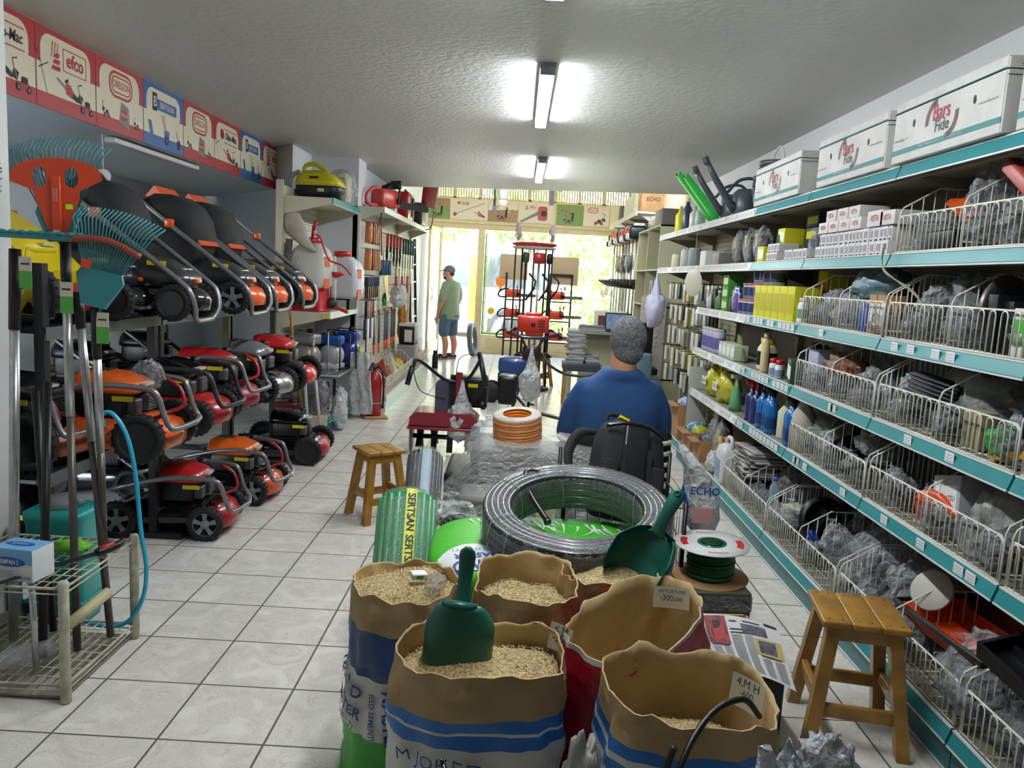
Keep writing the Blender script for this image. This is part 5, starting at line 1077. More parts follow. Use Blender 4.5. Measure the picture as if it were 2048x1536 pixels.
mower('mower with ribbed red engine cover, middle of the middle shelf', (XF - .03, 4.66, .60), R(1), cover=REDP, nose=mat('crimson', '#a01f33', .35), style='spoke', handle='low', hub=WBK, bail=SHRED)
mower('mower with silver grey engine cover on the middle shelf', (XF + .02, 5.2, .60), R(-2), cover=mat('silver_cover', '#8d9094', .3, metal=.5), nose=CHR, style='spoke', handle=None)
mower('red mower with black spoked wheels, far end of the middle shelf', (XF + .04, 5.74, .60), R(2), cover=mat('bright_red', '#c32a2f', .3, coat=.3), nose=mat('bright_red', '#c32a2f', .3, coat=.3), style='spoke', handle=None, hub=WBK, r=.105, hw=.24)
mower('dark mower deep on the middle shelf behind the rake handles', (-1.95, 3.30, .60), R(-3), cover=BLK, nose=mat('rust_orange', '#9c4425', .4), style='disc', handle='low', r=.12)
t = mower('yellow mower with yellow spoked wheels on the top shelf behind the rakes', (-1.98, 3.36, 1.20), R(2), deck=mat('wine_red', '#8f2227', .35), nose=mat('wine_red', '#8f2227', .35), cover=YEL, style='spoke', hub=mat('wheel_yellow', '#c9b813', .4), r=.12, handle=None, red=False)
b = MB(); b.loft([[(x, y * k, z) for x, z in ((-.55, .12), (.0, .16), (.02, .22), (-.12, .36), (-.35, .50), (-.55, .52))] for y, k in ((-.19, 1), (-.17, 1.0), (.17, 1), (.19, 1))], 0, False); b.build('yellow_shell', mat('shell_yellow', '#cdb70f', .35, coat=.2), t)
b = MB(); b.box((-.1, -.193, .24), (.12, .004, .06), 0); b.box((-.35, -.193, .38), (.16, .004, .08), 1); b.build('side_decal', [REDP, BLK], t)
mower('black and red electric mower half hidden by the green rake', (-1.86, 3.76, 1.20), R(4), engine='electric', nose=GBLK, cover=BLK, style='solid', hub=WBK, handle=None)
mower('charcoal electric mower with hooded motor, centre of the top shelf', (XF - .02, 3.90, 1.20), R(2), engine='electric', nose=GBLK, style='solid', hub=mat('dark_grey_hub', '#34363a', .4), handle='steep', bag=mat('dark_lid', '#1a1d22', .4), hw=.18, r=.085)
mower('electric mower with grey spoked wheels and orange catcher on the top shelf', (XF + .0, 4.66, 1.20), R(1), engine='electric', nose=ORP, style='spoke', handle='steep', bag=mat('orange_lid', '#c94f2a', .4), hw=.2, red=True)
mower('electric mower with orange catcher, next to last on the top shelf', (XF + .0, 5.12, 1.20), R(1), engine='electric', nose=ORP, style='solid', hub=WBK, handle='steep', bag=mat('orange_lid', '#c94f2a', .4), hw=.2)
mower('electric mower with orange motor tip, last on the top shelf', (XF + .02, 5.68, 1.20), R(0), engine='electric', nose=ORP, style='solid', hub=WBK, handle='steep', bag=None, hw=.2)
mower('black covered mower deep on the floor under the middle shelf', (-2.15, 3.6, 0), R(0), cover=BLK, nose=BLK, style='disc', handle=None)
bk = mower('black covered mower stored behind the front row, deep on the top shelf', (-2.5, 4.3, 1.20), R(6), cover=BLK, nose=BLK, style='disc', handle='steep')
for lb_, l_ in (('black covered mower deep on the middle shelf behind the ribbed red one', (-2.38, 4.62, .60)), ('black covered mower deep at the far end of the middle shelf', (-2.38, 5.4, .60)), ('black covered mower deep on the floor behind the orange one', (-2.36, 4.9, 0)), ('black covered mower deep on the top shelf far end', (-2.5, 5.5, 1.2))): copy_tree(bk, lb_, l_, R(3))
t = thing('clear_pouch', 'clear plastic pouch tucked by the orange mower handle', 'bag', (-1.72, 3.62, .97)); b = MB(); b.blob((0, 0, -.02), (.07, .07, .07), 0, 61, 18, 12, .3, sharp=.4); b.build('film', BAG, t)

# ------------------------------------------------------------------ garden tools in the wire cart
CARTW = mat('worn_cream_paint', '#b8b39d', .5, vary=.3, vs=25)
t = thing('wire_cart', 'worn cream two tier wire cart standing by the near left wall', 'cart', (-1.445, 2.44, 0))
x1, y1 = 0, .475; x0 = -.48
for x, y in ((x1, 0), (x1, y1), (x0, 0), (x0, y1)):
    b = MB(); b.lathe([(.012, 0), (.017, .004), (.017, .42), (.013, .427), (.004, .43)], 16, 0, RT((x, y, 0))); b.build('post', CARTW, t)
for z in (.40, .06):
    b = MB()
    for i in range(15): b.cyl((x0 + .48 * i / 14, 0, z), (x0 + .48 * i / 14, y1, z), .0022, 5)
    for i in range(9): b.cyl((x0, y1 * i / 8, z - .004), (x1, y1 * i / 8, z - .004), .0022, 5)
    b.tube([(x0, 0, z), (x1, 0, z), (x1, y1, z), (x0, y1, z)], .0045, 6, 0, True); b.tube([(x0, 0, z - .02), (x1, 0, z - .02), (x1, y1, z - .02), (x0, y1, z - .02)], .003, 6, 0, True)
    b.build('wire_shelf', CARTW, t)
b = MB(); b.box2((x0, .01, .008), (x1 - .01, y1 - .01, .016)); b.build('board', mat('dusty_board', '#8d887c', .7, vary=.4, vs=8), t)
def leaf_rake(label, hub, top, wid, tiltm, span, plate=None, n=22, col=mat('rake_teal', '#27767e', .4)):
    """fan: hub at local origin, tines along +z"""
    t = thing('leaf_rake', label, 'rake', hub, rot=tiltm, group='teal leaf rakes standing in the cart')
    b = MB(); H = top
    for i in range(n):
        a = R(-span + 2 * span * i / (n - 1)); 
        dx, dz = sin(a), cos(a * .8); p = [(.06 * dx * 2, 0, .10), (H * dx * .93, 0, H * .90 * dz), (H * dx * .99 + .012, .03, H * .95 * dz + .025)]
        b.tube(p, .0030, 4)
    b.build('tines', col, t)['kind'] = 'stuff'
    b = MB(); b.loft([[(-.04, -.012, 0), (.04, -.012, 0), (.04, .012, 0), (-.04, .012, 0)], [(-.085, -.006, .10), (.085, -.006, .10), (.085, .006, .10), (-.085, .006, .10)], [(-.07, -.004, .13), (.07, -.004, .13), (.07, .004, .13), (-.07, .004, .13)]], 0, False); b.build('hub', col, t)
    return t
t = leaf_rake('teal leaf rake with large orange plate, tallest one by the wall', (-1.64, 2.80, 1.535), .36, .3, (R(-4), R(-2), R(8)), 30)
def orange_plate(t):
    outl = [(-.03, .02), (.03, .02), (.085, .15), (.085, .175), (.17, .215), (.165, .24)] + [(.165 * cos(a), .235 + .055 * sin(a)) for a in [R(10 + 160 * k / 10) for k in range(11)]] + [(-.165, .24), (-.17, .205), (-.085, .175), (-.08, .15)]
    b = MB(); M = Mx(((1, 0, 0, 0), (0, 0, -1, -.012), (0, 1, 0, 0), (0, 0, 0, 1)))
    # two eye holes: build as ring strips
    bm = bmesh.new(); vs = [bm.verts.new((x, y, 0)) for x, y in outl]; es = [bm.edges.new((vs[i], vs[(i + 1) % len(vs)])) for i in range(len(vs))]
    for cx in (-.062, .055):
        hv = [bm.verts.new((cx + .026 * cos(2 * pi * k / 18), .222 + .036 * sin(2 * pi * k / 18), 0)) for k in range(18)]; es += [bm.edges.new((hv[i], hv[(i + 1) % 18])) for i in range(18)]
    bmesh.ops.triangle_fill(bm, use_beauty=True, edges=es); b.bm(bm, 0, False, M)
    b.box((0, .115, .004), (.034, .22, .012), 0, M, bev=.003); b.box((0, .02, .008), (.024, .035, .012), 1, M); b.box((.045, .12, .002), (.026, .018, .002), 2, M)
    for k in range(2): b.text('GARDENA', .007, 1, M @ RT((-.006 + k * .01, .16, .0112), rz=R(90)))
    b.build('orange_plate', [mat('rake_orange', '#c8401c', .4), mat('tag_cream', '#c8bfa8', .5), mat('lime_sticker', '#a5e021', .5)], t)
orange_plate(t); t.scale = (.9, .9, 1)
t = leaf_rake('teal fan rake with curved rust band hanging head, second from the wall', (-1.49, 2.74, 1.315), .34, .2, (R(-5), R(12), R(0)), 27)
b = MB(); b.tube(smooth_path([(-.12, -.012, .21), (0, -.016, .235), (.12, -.012, .21)], 6), .012, 6, 0); b.build('band', mat('rust_band', '#8a3a24', .45), t)
b = MB(); b.box((-.05, -.02, .14), (.035, .004, .03), 0, RT((0, 0, 0))); b.build('tag', mat('rake_orange', '#c8401c', .4), t)
t = thing('bow_rake', 'teal straight rake head lying level across the upright handles', 'rake', (-1.70, 2.76, 1.55), rot=(0, 0, 0))
b = MB(); b.loft([[(x, y, z) for y, z in ((-.012, -.012), (.012, -.012), (.016, .004), (-.008, .012))] for x in (-.17, .17)], 0, False)
for k in range(10): b.lathe([(.016, 0), (.014, .008), (.004, .012)], 8, 0, RT((-.15 + k * .034, .0, .006)))
b.tube([(.165, 0, 0), (.185, -.01, .006), (.205, -.02, -.015)], .006, 6, 0); b.box((.145, -.014, -.002), (.03, .004, .012), 1); b.build('rake_head', [mat('rake_teal', '#27767e', .4), mat('lime_sticker', '#a5e021', .5)], t)
def pole(label, p0, p1, r, segs, name='garden_pole', group='upright garden tool handles in the cart'):
    t = thing(name, label, 'handle', p0, group=group); p0, p1 = V(p0), V(p1)
    for f0, f1, mt, rr_, nm in segs:
        b = MB(); b.cyl((p1 - p0) * f0, (p1 - p0) * f1, rr_, 14); b.build(nm, mt, t)
    return t
GRY = mat('grey_brown_tube', '#4f4a44', .35, metal=.3)
pole('telescopic handle with black grip under the big orange plate rake', (-1.53, 2.66, .07), (-1.62, 2.80, 1.53), .013, [(0, .62, GRY, .0135, 'lower_tube'), (.58, .88, ALU, .0155, 'upper_tube'), (.84, 1, BLK, .018, 'grip')])
pole('second telescopic handle just right of the tallest one', (-1.44 - .03, 2.78, .07), (-1.58, 2.80, 1.36), .013, [(0, .60, GRY, .0135, 'lower_tube'), (.58, .93, ALU, .0145, 'upper_tube'), (.90, 1, BLK, .017, 'grip')])
pole('handle with red hang tag beneath the fan rake', (-1.50, 2.80, .40), (-1.49, 2.75, 1.31), .013, [(0, .45, GRY, .0135, 'lower_tube'), (.42, .86, ALU, .0145, 'upper_tube'), (.80, 1, BLK, .017, 'grip')])
pole('pale aluminium handle with black top nearest the wall', (-1.80, 2.72, .07), (-1.80, 2.80, 1.50), .016, [(0, .92, ALU, .017, 'tube'), (.80, 1, BLK, .02, 'grip')])
pole('plain black handle left of the brown tubes', (-1.62, 2.60, .07), (-1.72, 2.84, 1.02), .014, [(0, 1, BLK, .015, 'tube')])
pole('second plain black handle near the wall', (-1.70, 2.80, .07), (-1.78, 2.86, .98), .014, [(0, 1, BLK, .014, 'tube')])
pole('short grey galvanised bar standing in the front of the cart', (-1.58, 2.50, .07), (-1.60, 2.52, .42), .01, [(0, 1, ALU, .011, 'tube')])
for k, (p, lb) in enumerate((((-1.585, 2.74, 1.34), 'green and white hang card on the tallest rake handle'), ((-1.74, 2.76, 1.42), 'green and white hang card beside the aluminium handle'), ((-1.46, 2.74, 1.24), 'cream hang card below the fan rake'))):
    b = MB(); b.box((0, 0, .03), (.045, .002, .05), 0); b.box((0, 0, -.025), (.045, .002, .06), 1); b.box((0, -.0015, .03), (.03, .001, .006), 2); b.tube([(0, 0, .055), (.0, .01, .09)], .0008, 4, 2)
    one('hang_card', lb, 'tag', b, [mat('tag_cream', '#c8bfa8', .5), mat('leaf_green_print', '#4da03f', .5), INK], p, group='cards on the garden tools')
# teal bin and blue hose sprayer
t = thing('teal_sprayer', 'teal plastic sprayer tank standing behind the wire cart', 'sprayer', (-1.80, 3.06, 0))
TQ = mat('turquoise_plastic', '#118b86', .35)
b = MB(); b.loft([[(x * w, y * w, z) for x, y in rr(-.11, -.09, .11, .09, .03, 3)] for z, w in ((0, .95), (.03, 1), (.42, 1.05), (.44, 1.12), (.47, 1.12), (.48, .9))], 0, True)
for z in (.1, .25): b.box((0, 0, z), (.235, .195, .012), 0, bev=.004)
b.build('tank', TQ, t); b = MB(); b.lathe([(.07, .47), (.075, .49), (.06, .52)], 20, 0); b.box((.02, 0, .5), (.12, .05, .03), 0, bev=.01); b.build('lid', mat('grey_lid', '#6d7377', .4), t)
b = MB(); b.tube(smooth_path([(.24, -.16, .86), (.25, -.16, .90), (.29, -.16, .90), (.34, -.16, .82), (.37, -.16, .68), (.39, -.16, .45), (.41, -.16, .3), (.40, -.17, .18), (.34, -.17, .08), (.24, -.16, .05), (.10, -.12, .06)], 5), .0085, 9); b.build('hose', mat('cyan_hose', '#2aa6c6', .35), t)
b = MB(); b.cyl((.24, -.16, .72), (.24, -.16, .84), .012, 10); b.box((.24, -.16, .86), (.03, .025, .03), 1, bev=.006); b.build('trigger_handle', [BLK, TQ], t)
b = MB(); b.cyl((.24, -.16, .72), (.25, -.16, .12), .0042, 8, 0); b.lathe([(.006, 0), (.011, .02), (.006, .03)], 10, 1, RT((.24, -.16, .69))); b.build('lance', [CHR, YEL], t)
# carton, gloves, saw, bottle on the cart
t = thing('medical_carton', 'white and blue SEMPAN carton on top of the wire cart', 'box', (-1.625, 2.52, .405), R(-8))
b = MB(); b.box((0, 0, .055), (.15, .10, .11), 0, bev=.0015); b.box((0, -.0505, .085), (.15, .0012, .05), 1); b.box((0, 0, .1105), (.149, .099, .0012), 1)
M = Mx(((1, 0, 0, 0), (0, 0, -1, -.052), (0, 1, 0, .066), (0, 0, 0, 1))); b.poly(P3(circ(-.01, .0, .06, 26, .016), .0006), 2, M); b.text('SEMPAN 2', .016, 0, M @ RT((-.01, 0, .001)), sx=.75, bold=.03)
for k in range(5): b.box((-.03, -.0515, .035 - k * .006), (.07 - .008 * (k % 2), .0006, .0018), 3)
for k in range(4): b.box((.035 + k * .01, -.0515, .015), (.006, .0006, .01), 3)
M2 = Mx(((1, 0, 0, 0), (0, 1, 0, 0), (0, 0, 1, .1115), (0, 0, 0, 1))); b.poly(P3(circ(-.01, .0, .055, 26, .018), .0006), 2, M2); b.text('SEMPAN', .016, 0, M2 @ RT((-.01, 0, .001)), sx=.75)
b.build('carton_body', [mat('clean_white', '#cfd2d4', .5), mat('sky_print', '#6fa8cf', .5), mat('royal_print', '#1e4f9a', .5), mat('pale_ink', '#8d8d92', .7)], t)
b = MB(); b.blob((0, 0, .02), (.07, .04, .025), 0, 3, 20, 10, .4, 4, sharp=.3, flat=0); one('green_gloves', 'bunch of lime green gloves on the cart behind the carton', 'gloves', b, [mat('lime_fabric', '#6cbb2b', .5, bump=.4, bs=40)], (-1.60, 2.76, .405))
t = thing('pruning_saw', 'curved pruning saw with red and black handle across the cart', 'saw', (-1.475, 2.72, .42), R(0), )
b = MB(); P = [V((-.0, -.0, 0)), V((-.06, -.10, .0)), V((-.12, -.22, -.0)), V((-.17, -.33, 0))]; P = smooth_path(P, 3)
b.loft([[(p.x - w, p.y, 0), (p.x + w, p.y, 0), (p.x + w, p.y, .003), (p.x - w, p.y, .003)] for p, w in zip(P, [.02] * 4 + [.018] * 3 + [.012] * 2 + [.006])], 0, False); b.build('blade', mat('dark_steel', '#303236', .35, metal=.5), t)
b = MB(); b.tube(smooth_path([(-.005, -.01, .004), (.02, .03, .008), (.035, .07, .01), (.03, .11, .012)], 4), [.014, .015, .016, .016, .016, .015, .015, .015, .014, .014, .013, .012, .011], 10); b.build('handle', BLK, t); b = MB(); b.tube([(.0, .0, .014), (.028, .045, .02)], .011, 8); b.build('red_insert', SHRED, t)
t = bottle('empty clear water bottle lying on the lower cart tier', (-1.62, 2.50, .10), [(.03, 0), (.034, .01), (.032, .05), (.034, .09), (.032, .14), (.012, .19), (.011, .2)], mat('pet_plastic', '#b4bdc2', .08, alpha=.35, spec=.9, bump=.3, bs=40), WHT, [(.015, .195), (.016, .215)]); t.rotation_euler = (R(90), 0, R(-50)); t.location = (-1.585, 2.62, .1)
b = MB(); b.lathe([(.012, 0), (.02, 0), (.02, .2), (.012, .2)], 14, 0, caps=False); one('plastic_pipe', 'short cream plastic pipe offcut on the lower cart tier', 'pipe', b, [mat('cream_pipe', '#b5ab86', .5)], (-1.52, 2.58, .20), rot=(R(-75), R(0), R(-15)))

# ------------------------------------------------------------------ left wall units beyond the mowers
CRM = mat('cream_shelf_steel', '#c5c0ac', .45, vary=.06); PEG = mat('slatted_panel', '#cfcbbf', .5)
def left_shelf(t, zt, y0, y1, back, front, edge=TEAL):
    b = MB(); b.box2((back, y0, zt - .03), (front - .01, y1, zt), 0); 
    for yy in (y0 + .004, y1 - .004): b.prism([(back, zt - .02), (front - .02, zt - .02), (front - .02, zt - .05), (back, zt - .16)], -.003, .003, 0, Mx(((1, 0, 0, 0), (0, 0, -1, yy), (0, 1, 0, 0), (0, 0, 0, 1))))
    s = b.build('shelf', CRM, t); b = MB(); b.box2((front - .012, y0, zt - .05), (front, y1, zt + .004), 0); b.box2((front - .013, y0, zt - .055), (front + .002, y1, zt - .05), 1); b.build('price_strip', [edge, STRIPW], s)
    return s
def pegwall(t, x, y0, y1, z0, z1):
    b = MB(); b.box2((x - .02, y0, z0), (x, y1, z1), 0)
    for k in range(int((z1 - z0) / .055)): b.box2((x, y0 + .01, z0 + .03 + k * .055), (x + .0015, y1 - .01, z0 + .034 + k * .055), 1)
    b.build('slatted_panel', [PEG, mat('panel_shadow_gap', '#8a867a', .6)], t)
t = thing('shelving_unit', 'cream slatted shelving unit holding the backpack sprayers', 'shelving', (0, 0, 0), group='cream shelving units on the left')
pegwall(t, -2.10, 6.93, 8.1, .15, 2.18)
for y in (6.90,): b = MB(); b.box2((-2.15, y, 0), (-2.09, y + .03, 2.22)); b.build('upright', CRM, t)
left_shelf(t, 2.09, 6.95, 8.1, -2.10, -1.66); left_shelf(t, 1.09, 6.93, 8.1, -2.10, -1.66, STRIPW); left_shelf(t, .16, 6.9, 8.1, -2.12, -1.64)
b = MB(); b.box2((-1.66, 6.9, 0), (-1.65, 8.1, .11), 0); b.box2((-2.1, 6.9, 0), (-1.66, 6.91, .13), 1); b.build('kick_plate', [TEALD, CRM], t)
b = MB(); b.box((-1.70, 6.925, 1.055), (.06, .003, .035)); b.build('price_card', YEL, t)
t = thing('shelving_unit', 'cream slatted tool wall unit with hooks, beyond the sprayer unit', 'shelving', (0, 0, 0), group='cream shelving units on the left')
pegwall(t, -1.70, 8.15, 12.0, .15, 2.1)
for y in (8.12, 9.4, 10.7, 11.97): b = MB(); b.box2((-1.74, y, 0), (-1.67, y + .03, 2.12)); b.build('upright', CRM, t)
for k in range(3): left_shelf(t, 2.13, 8.15 + k * 1.28, 9.43 + k * 1.28, -1.70, -1.42, STRIPW)
for k in range(3): left_shelf(t, .17, 8.15 + k * 1.28, 9.43 + k * 1.28, -1.72, -1.34, STRIPW)
b = MB(); b.box2((-1.36, 8.15, 0), (-1.35, 12.0, .12), 0); b.box2((-1.7, 8.14, 0), (-1.36, 8.15, .15), 1); b.build('kick_plate', [mat('pale_aqua_kick', '#9fc6c4', .25), CRM], t)
# steam cleaner and companions
t = thing('steam_cleaner', 'yellow and black steam cleaner on top of the sprayer unit', 'cleaner', (-1.88, 7.32, 2.095), R(-10))
b = MB(); b.loft([[(x * w, y * w, z) for x, y in rr(-.21, -.13, .23, .13, .09, 5)] for z, w in ((0, .8), (.05, .98), (.10, 1.0), (.13, .98))], 0, True); b.build('base', mat('navy_black', '#10151f', .4), t)
b = MB(); b.loft([[((x - .0) * w + dx, y * w, z) for x, y in rr(-.21, -.13, .23, .13, .09, 5)] for z, w, dx in ((.12, 1.0, 0), (.18, .93, -.01), (.23, .72, -.03), (.26, .4, -.05))], 0, True); b.build('hood', mat('citron_yellow', '#c4bd12', .35, coat=.2), t)
b = MB(); b.tube(smooth_path([(-.16, 0, .2), (-.14, 0, .30), (-.05, 0, .32), (.05, 0, .27), (.09, 0, .22)]), .02, 9); b.build('handle', mat('citron_yellow', '#c4bd12', .35), t)
b = MB(); b.box((.0, -.125, .19), (.08, .01, .02), 0, RT((0, 0, 0), rz=0)); b.box((.07, -.13, .08), (.06, .004, .03), 1); b.build('badge', [BLK, mat('cream_sticker', '#c9c3a0', .6)], t)
b = MB(); b.tube(smooth_path([(-.18, -.03, .25), (-.25, -.05, .2), (-.26, -.06, .1), (-.22, -.08, .02)]), .02, 8); b.build('hose', mat('smoky_hose', '#83868a', .3), t)
t = thing('pressure_tank', 'white labelled tank in clear wrap behind the steam cleaner', 'tank', (-1.80, 7.72, 2.095)); b = MB(); b.box((0, 0, .15), (.22, .2, .28), 0, bev=.03); b.box((.0, -.101, .18), (.16, .002, .14), 1); b.build('tank_body', [mat('ivory', '#c3bfa9', .5), mat('pale_print', '#9d9a86', .6)], t); b = MB(); b.blob((.03, 0, .15), (.16, .14, .18), 0, 4, 20, 14, .15, sharp=.2, flat=0.002); b.build('wrap', BAG, t)
# knapsack sprayers
def knapsack(label, loc, rz, base_h, tank, red=True, w=.17):
    t = thing('knapsack_sprayer', label, 'sprayer', loc, rz, 'knapsack sprayers on the left unit')
    b = MB()
    if base_h: 
        b.loft([[(x * s, y * s, z) for x, y in rr(-w * .85, -.12, w * .85, .12, .04, 4)] for z, s in ((0, 1.04), (.015, 1.04), (.02, .96), (base_h, .9))], 0, True)
        for k in range(12): b.box((.0, -.115, .03 + k * (base_h - .05) / 12), (w * 1.3, .012, .006), 0, bev=.002)
        b.build('base', SHRED, t)
    z0 = base_h * .85
    b = MB(); b.loft([[(x * s, y * s2, z0 + z) for x, y in rr(-w, -.14, w, .14, .06, 5)] for z, s, s2 in ((0, .75, .8), (.03, .95, .95), (.10, 1.0, 1), (.26, 1.0, .95), (.34, .85, .8), (.38, .6, .6), (.40, .5, .5))], 0, True); b.build('tank', tank, t)
    b = MB(); b.torus((0, -.139, z0 + .18), .035, .004, 20, 6, 0, RT((0, 0, 0))) if False else b.box((-.02, -.141, z0 + .17), (.06, .004, .04), 0, bev=.008); b.build('relief', tank, t)
    b = MB(); b.lathe([(.082, z0 + .395), (.086, z0 + .40), (.086, z0 + .445), (.078, z0 + .45)], 24, 0); b.build('cap', SHRED, t)
    for zz in (.24, .05): b = MB(); b.box((w * .98, -.04, z0 + zz), (.01, .10, .09), 0); b.build('side_label', mat('orange_label', '#d86a4a', .5), t)
    return t
TK = mat('translucent_tank', '#c5c4bb', .35, spec=.4)
t = knapsack('white knapsack sprayer with ribbed red base on the left unit shelf', (-1.88, 7.10, 1.092), R(-12), .24, TK)
b = MB(); b.cyl((.0, 0, .64), (.01, 0, .76), .012, 10, 0); b.cyl((.01, 0, .72), (.04, -.01, .80), .016, 10, 1); b.build('wand_grip', [SHRED, SHRED], t)
b = MB(); b.tube(smooth_path([(.03, -.05, .68), (.10, -.06, .66), (.16, -.08, .55), (.22, -.10, .46), (.34, -.10, .42), (.42, -.08, .34)]), .007, 7); b.build('hose', SHRED, t)
t = knapsack('round white knapsack tank with red cap, beside the ribbed one', (-1.72, 7.62, 1.12), R(-8), .0, mat('milk_tank', '#c9cad2', .3, spec=.5), w=.19); t.location.z = 1.20
b = MB()
for sx in (-.1, .1): b.box((sx, 0, -.05), (.03, .2, .11), 0)
b.box((0, 0, -.005), (.24, .2, .02)); b.build('stand', BLK, t)
t = thing('duster', 'red and white hand duster with crank between the two sprayers', 'duster', (-1.70, 7.18, 1.092))
b = MB(); b.cyl((0, 0, .05), (0, 0, .42), .028, 14, 0); b.cyl((.0, 0, .42), (-.0, 0, .5), .02, 12, 0); b.build('body', mat('ivory_plastic', '#c4c1b6', .4), t)
b = MB(); b.lathe([(.02, .30), (.09, .33), (.10, .36), (.02, .36)], 20, 0, sy=.6); b.build('collar', SHRED, t)
b = MB(); b.lathe([(.045, -.02), (.05, 0), (.045, .02)], 18, 1, RT((.0, -.04, .08), rx=pi / 2)); b.box((.06, -.05, .05), (.16, .02, .03), 0, RT((0, 0, 0), ry=R(20)), bev=.008); b.build('crank', [SHRED, mat('dark_hub', '#3b3a38', .4)], t)
t = thing('blower_bag', 'beige cloth blower bag hanging from the upright of the sprayer unit', 'bag', (-2.0, 6.98, 1.62))
b = MB(); b.loft([[(x + r * cos(a), y + r * .6 * sin(a), z) for a in [2 * pi * j / 16 for j in range(16)]] for x, y, z, r in ((.17, -.03, .0, .03), (.10, -.02, .06, .06), (.02, 0, .14, .095), (-.02, 0, .24, .10), (-.03, 0, .32, .07), (-.03, 0, .35, .02))], 0, True); b.build('cloth', mat('beige_cloth', '#aaa59b', .8, bump=.3, bs=25, vary=.15), t)
b = MB(); b.cyl((-.05, 0, .1), (-.08, 0, -.5), .03, 10, 0, .022); b.build('blower_tube', mat('grey_blower_tube', '#5d5b58', .4), t)
t = thing('fan_rake', 'steel wire fan rake leaning beside the sprayer unit upright', 'rake', (-2.02, 6.82, 1.3), rot=(0, R(-8), 0))
b = MB()
for k in range(15):
    a = R(-28 + 56 * k / 14); b.tube([(0, 0, 0), (.28 * sin(a), 0, .28 * cos(a)), (.30 * sin(a), -.03, .29 * cos(a))], .0022, 4)
b.build('tines', CHR, t)['kind'] = 'stuff'; b = MB(); b.cyl((0, 0, .02), (0, 0, -1.25), .012, 8); b.build('handle', WOOD, t)
# lower machines
BLM = mat('pump_blue', '#20388f', .3, coat=.3); SIL = mat('cast_silver', '#9a9a98', .35, metal=.5)
def pump(label, loc, rz, cols, s=1., kind=0):
    t = thing('motor_pump', label, 'pump', loc, rz, 'motor pumps on the left floor area')
    b = MB(); b.lathe([(.10 * s, -.10 * s), (.12 * s, -.06 * s), (.12 * s, .05 * s), (.08 * s, .10 * s)], 22, 0, RT((0, 0, .16 * s), rx=pi / 2)); b.box((0, .02, .05 * s), (.2 * s, .22 * s, .05 * s), 0, bev=.01); b.build('motor', cols[0], t)
    b = MB(); b.box((.0, .0, .32 * s), (.24 * s, .16 * s, .10 * s), 0, bev=.03 * s); b.build('fuel_tank', cols[1], t)
    b = MB(); b.cyl((.04 * s, 0, .37 * s), (.04 * s, 0, .41 * s), .025 * s, 12); b.build('filler_cap', BLK, t)
    b = MB(); b.box((-.13 * s, .0, .2 * s), (.06 * s, .12 * s, .14 * s), 0, bev=.01); b.build('carburettor', [BLK], t)
    for q_ in (-.13, .13): b = MB(); b.tube([(-.15 * s, q_ * s, .01), (-.15 * s, q_ * s, .38 * s), (.15 * s, q_ * s, .38 * s), (.15 * s, q_ * s, .01)], .008, 7); b.build('frame_hoop', cols[2] if len(cols) > 2 else BLK, t)
    return t
t = thing('steel_bench', 'low steel bench with black legs carrying the silver and blue machines', 'bench', (-1.85, 7.42, .165))
b = MB(); b.box((0, 0, .325), (.44, .7, .02), 0); b.tube([(-.24, -.37, .345), (.24, -.37, .345), (.24, .37, .345), (-.24, .37, .345)], .012, 8, 0, True); b.build('bench_top', mat('galvanised', '#8f9190', .35, metal=.6), t)
for sx in (-.2, .2):
    for sy in (-.32, .32): b = MB(); b.box((sx, sy, .16), (.025, .025, .32)); b.build('leg', BLK, t)
t.location.z = .163
pump('cast silver water pump on the steel bench', (-1.93, 7.14, .505), R(-15), [SIL, SIL, SIL], 1.02)
pump('blue and white water pump behind the silver one', (-1.78, 7.50, .505), R(-10), [mat('pump_white', '#a9abae', .35), mat('cobalt_plastic', '#245aa8', .35)], .92)
pump('dark blue petrol engine nearest the column', (-1.70, 7.82, .50), R(-10), [BLM, BLM], 1.0)
pump('blue drum motor under the steel bench', (-1.84, 7.10, .165), R(-10), [BLM, BLM], .70)
pump('dark red tiller gearbox on the base deck behind the poles', (-2.0, 6.80, .0), R(10), [mat('maroon', '#6f1623', .35), mat('maroon', '#6f1623', .35)], .8)
bag('clear crumpled bag before the silver pump on the bench', (-1.74, 7.15, .51), (.10, .10, .06), 101, BAG, None, group='bags around the pumps')
bag('white plastic bag hanging off the bench corner down to the kick plate', (-1.60, 7.12, .02), (.07, .11, .20), 102, BAGW, None, group='bags around the pumps')
bag('grey film wrapped bundle on the deck under the bench', (-1.86, 6.93, .17), (.2, .09, .2), 103, BAGD, DARKP, group='bags around the pumps')
t = thing('garment_bag', 'long clear plastic cover hanging below a yellow clip by the extinguisher', 'bag', (-1.55, 7.7, .05)); b = MB()
b.grid(lambda u, v: (.09 * (u - .5) * (1.1 + .4 * (1 - v)) * 2 + .008 * sin(v * 9 + u * 8), .02 * sin(u * 15 + v * 4), .62 * v), 12, 12); b.grid(lambda u, v: (.09 * (u - .5) * (1.1 + .4 * (1 - v)) * 2 + .008 * sin(v * 8), .06 + .02 * sin(u * 12 + v * 3), .62 * v), 12, 12); b.build('cover', BAGW, t)
b = MB(); b.box((0, .02, .64), (.02, .03, .08), 0); b.build('clip', YEL, t)
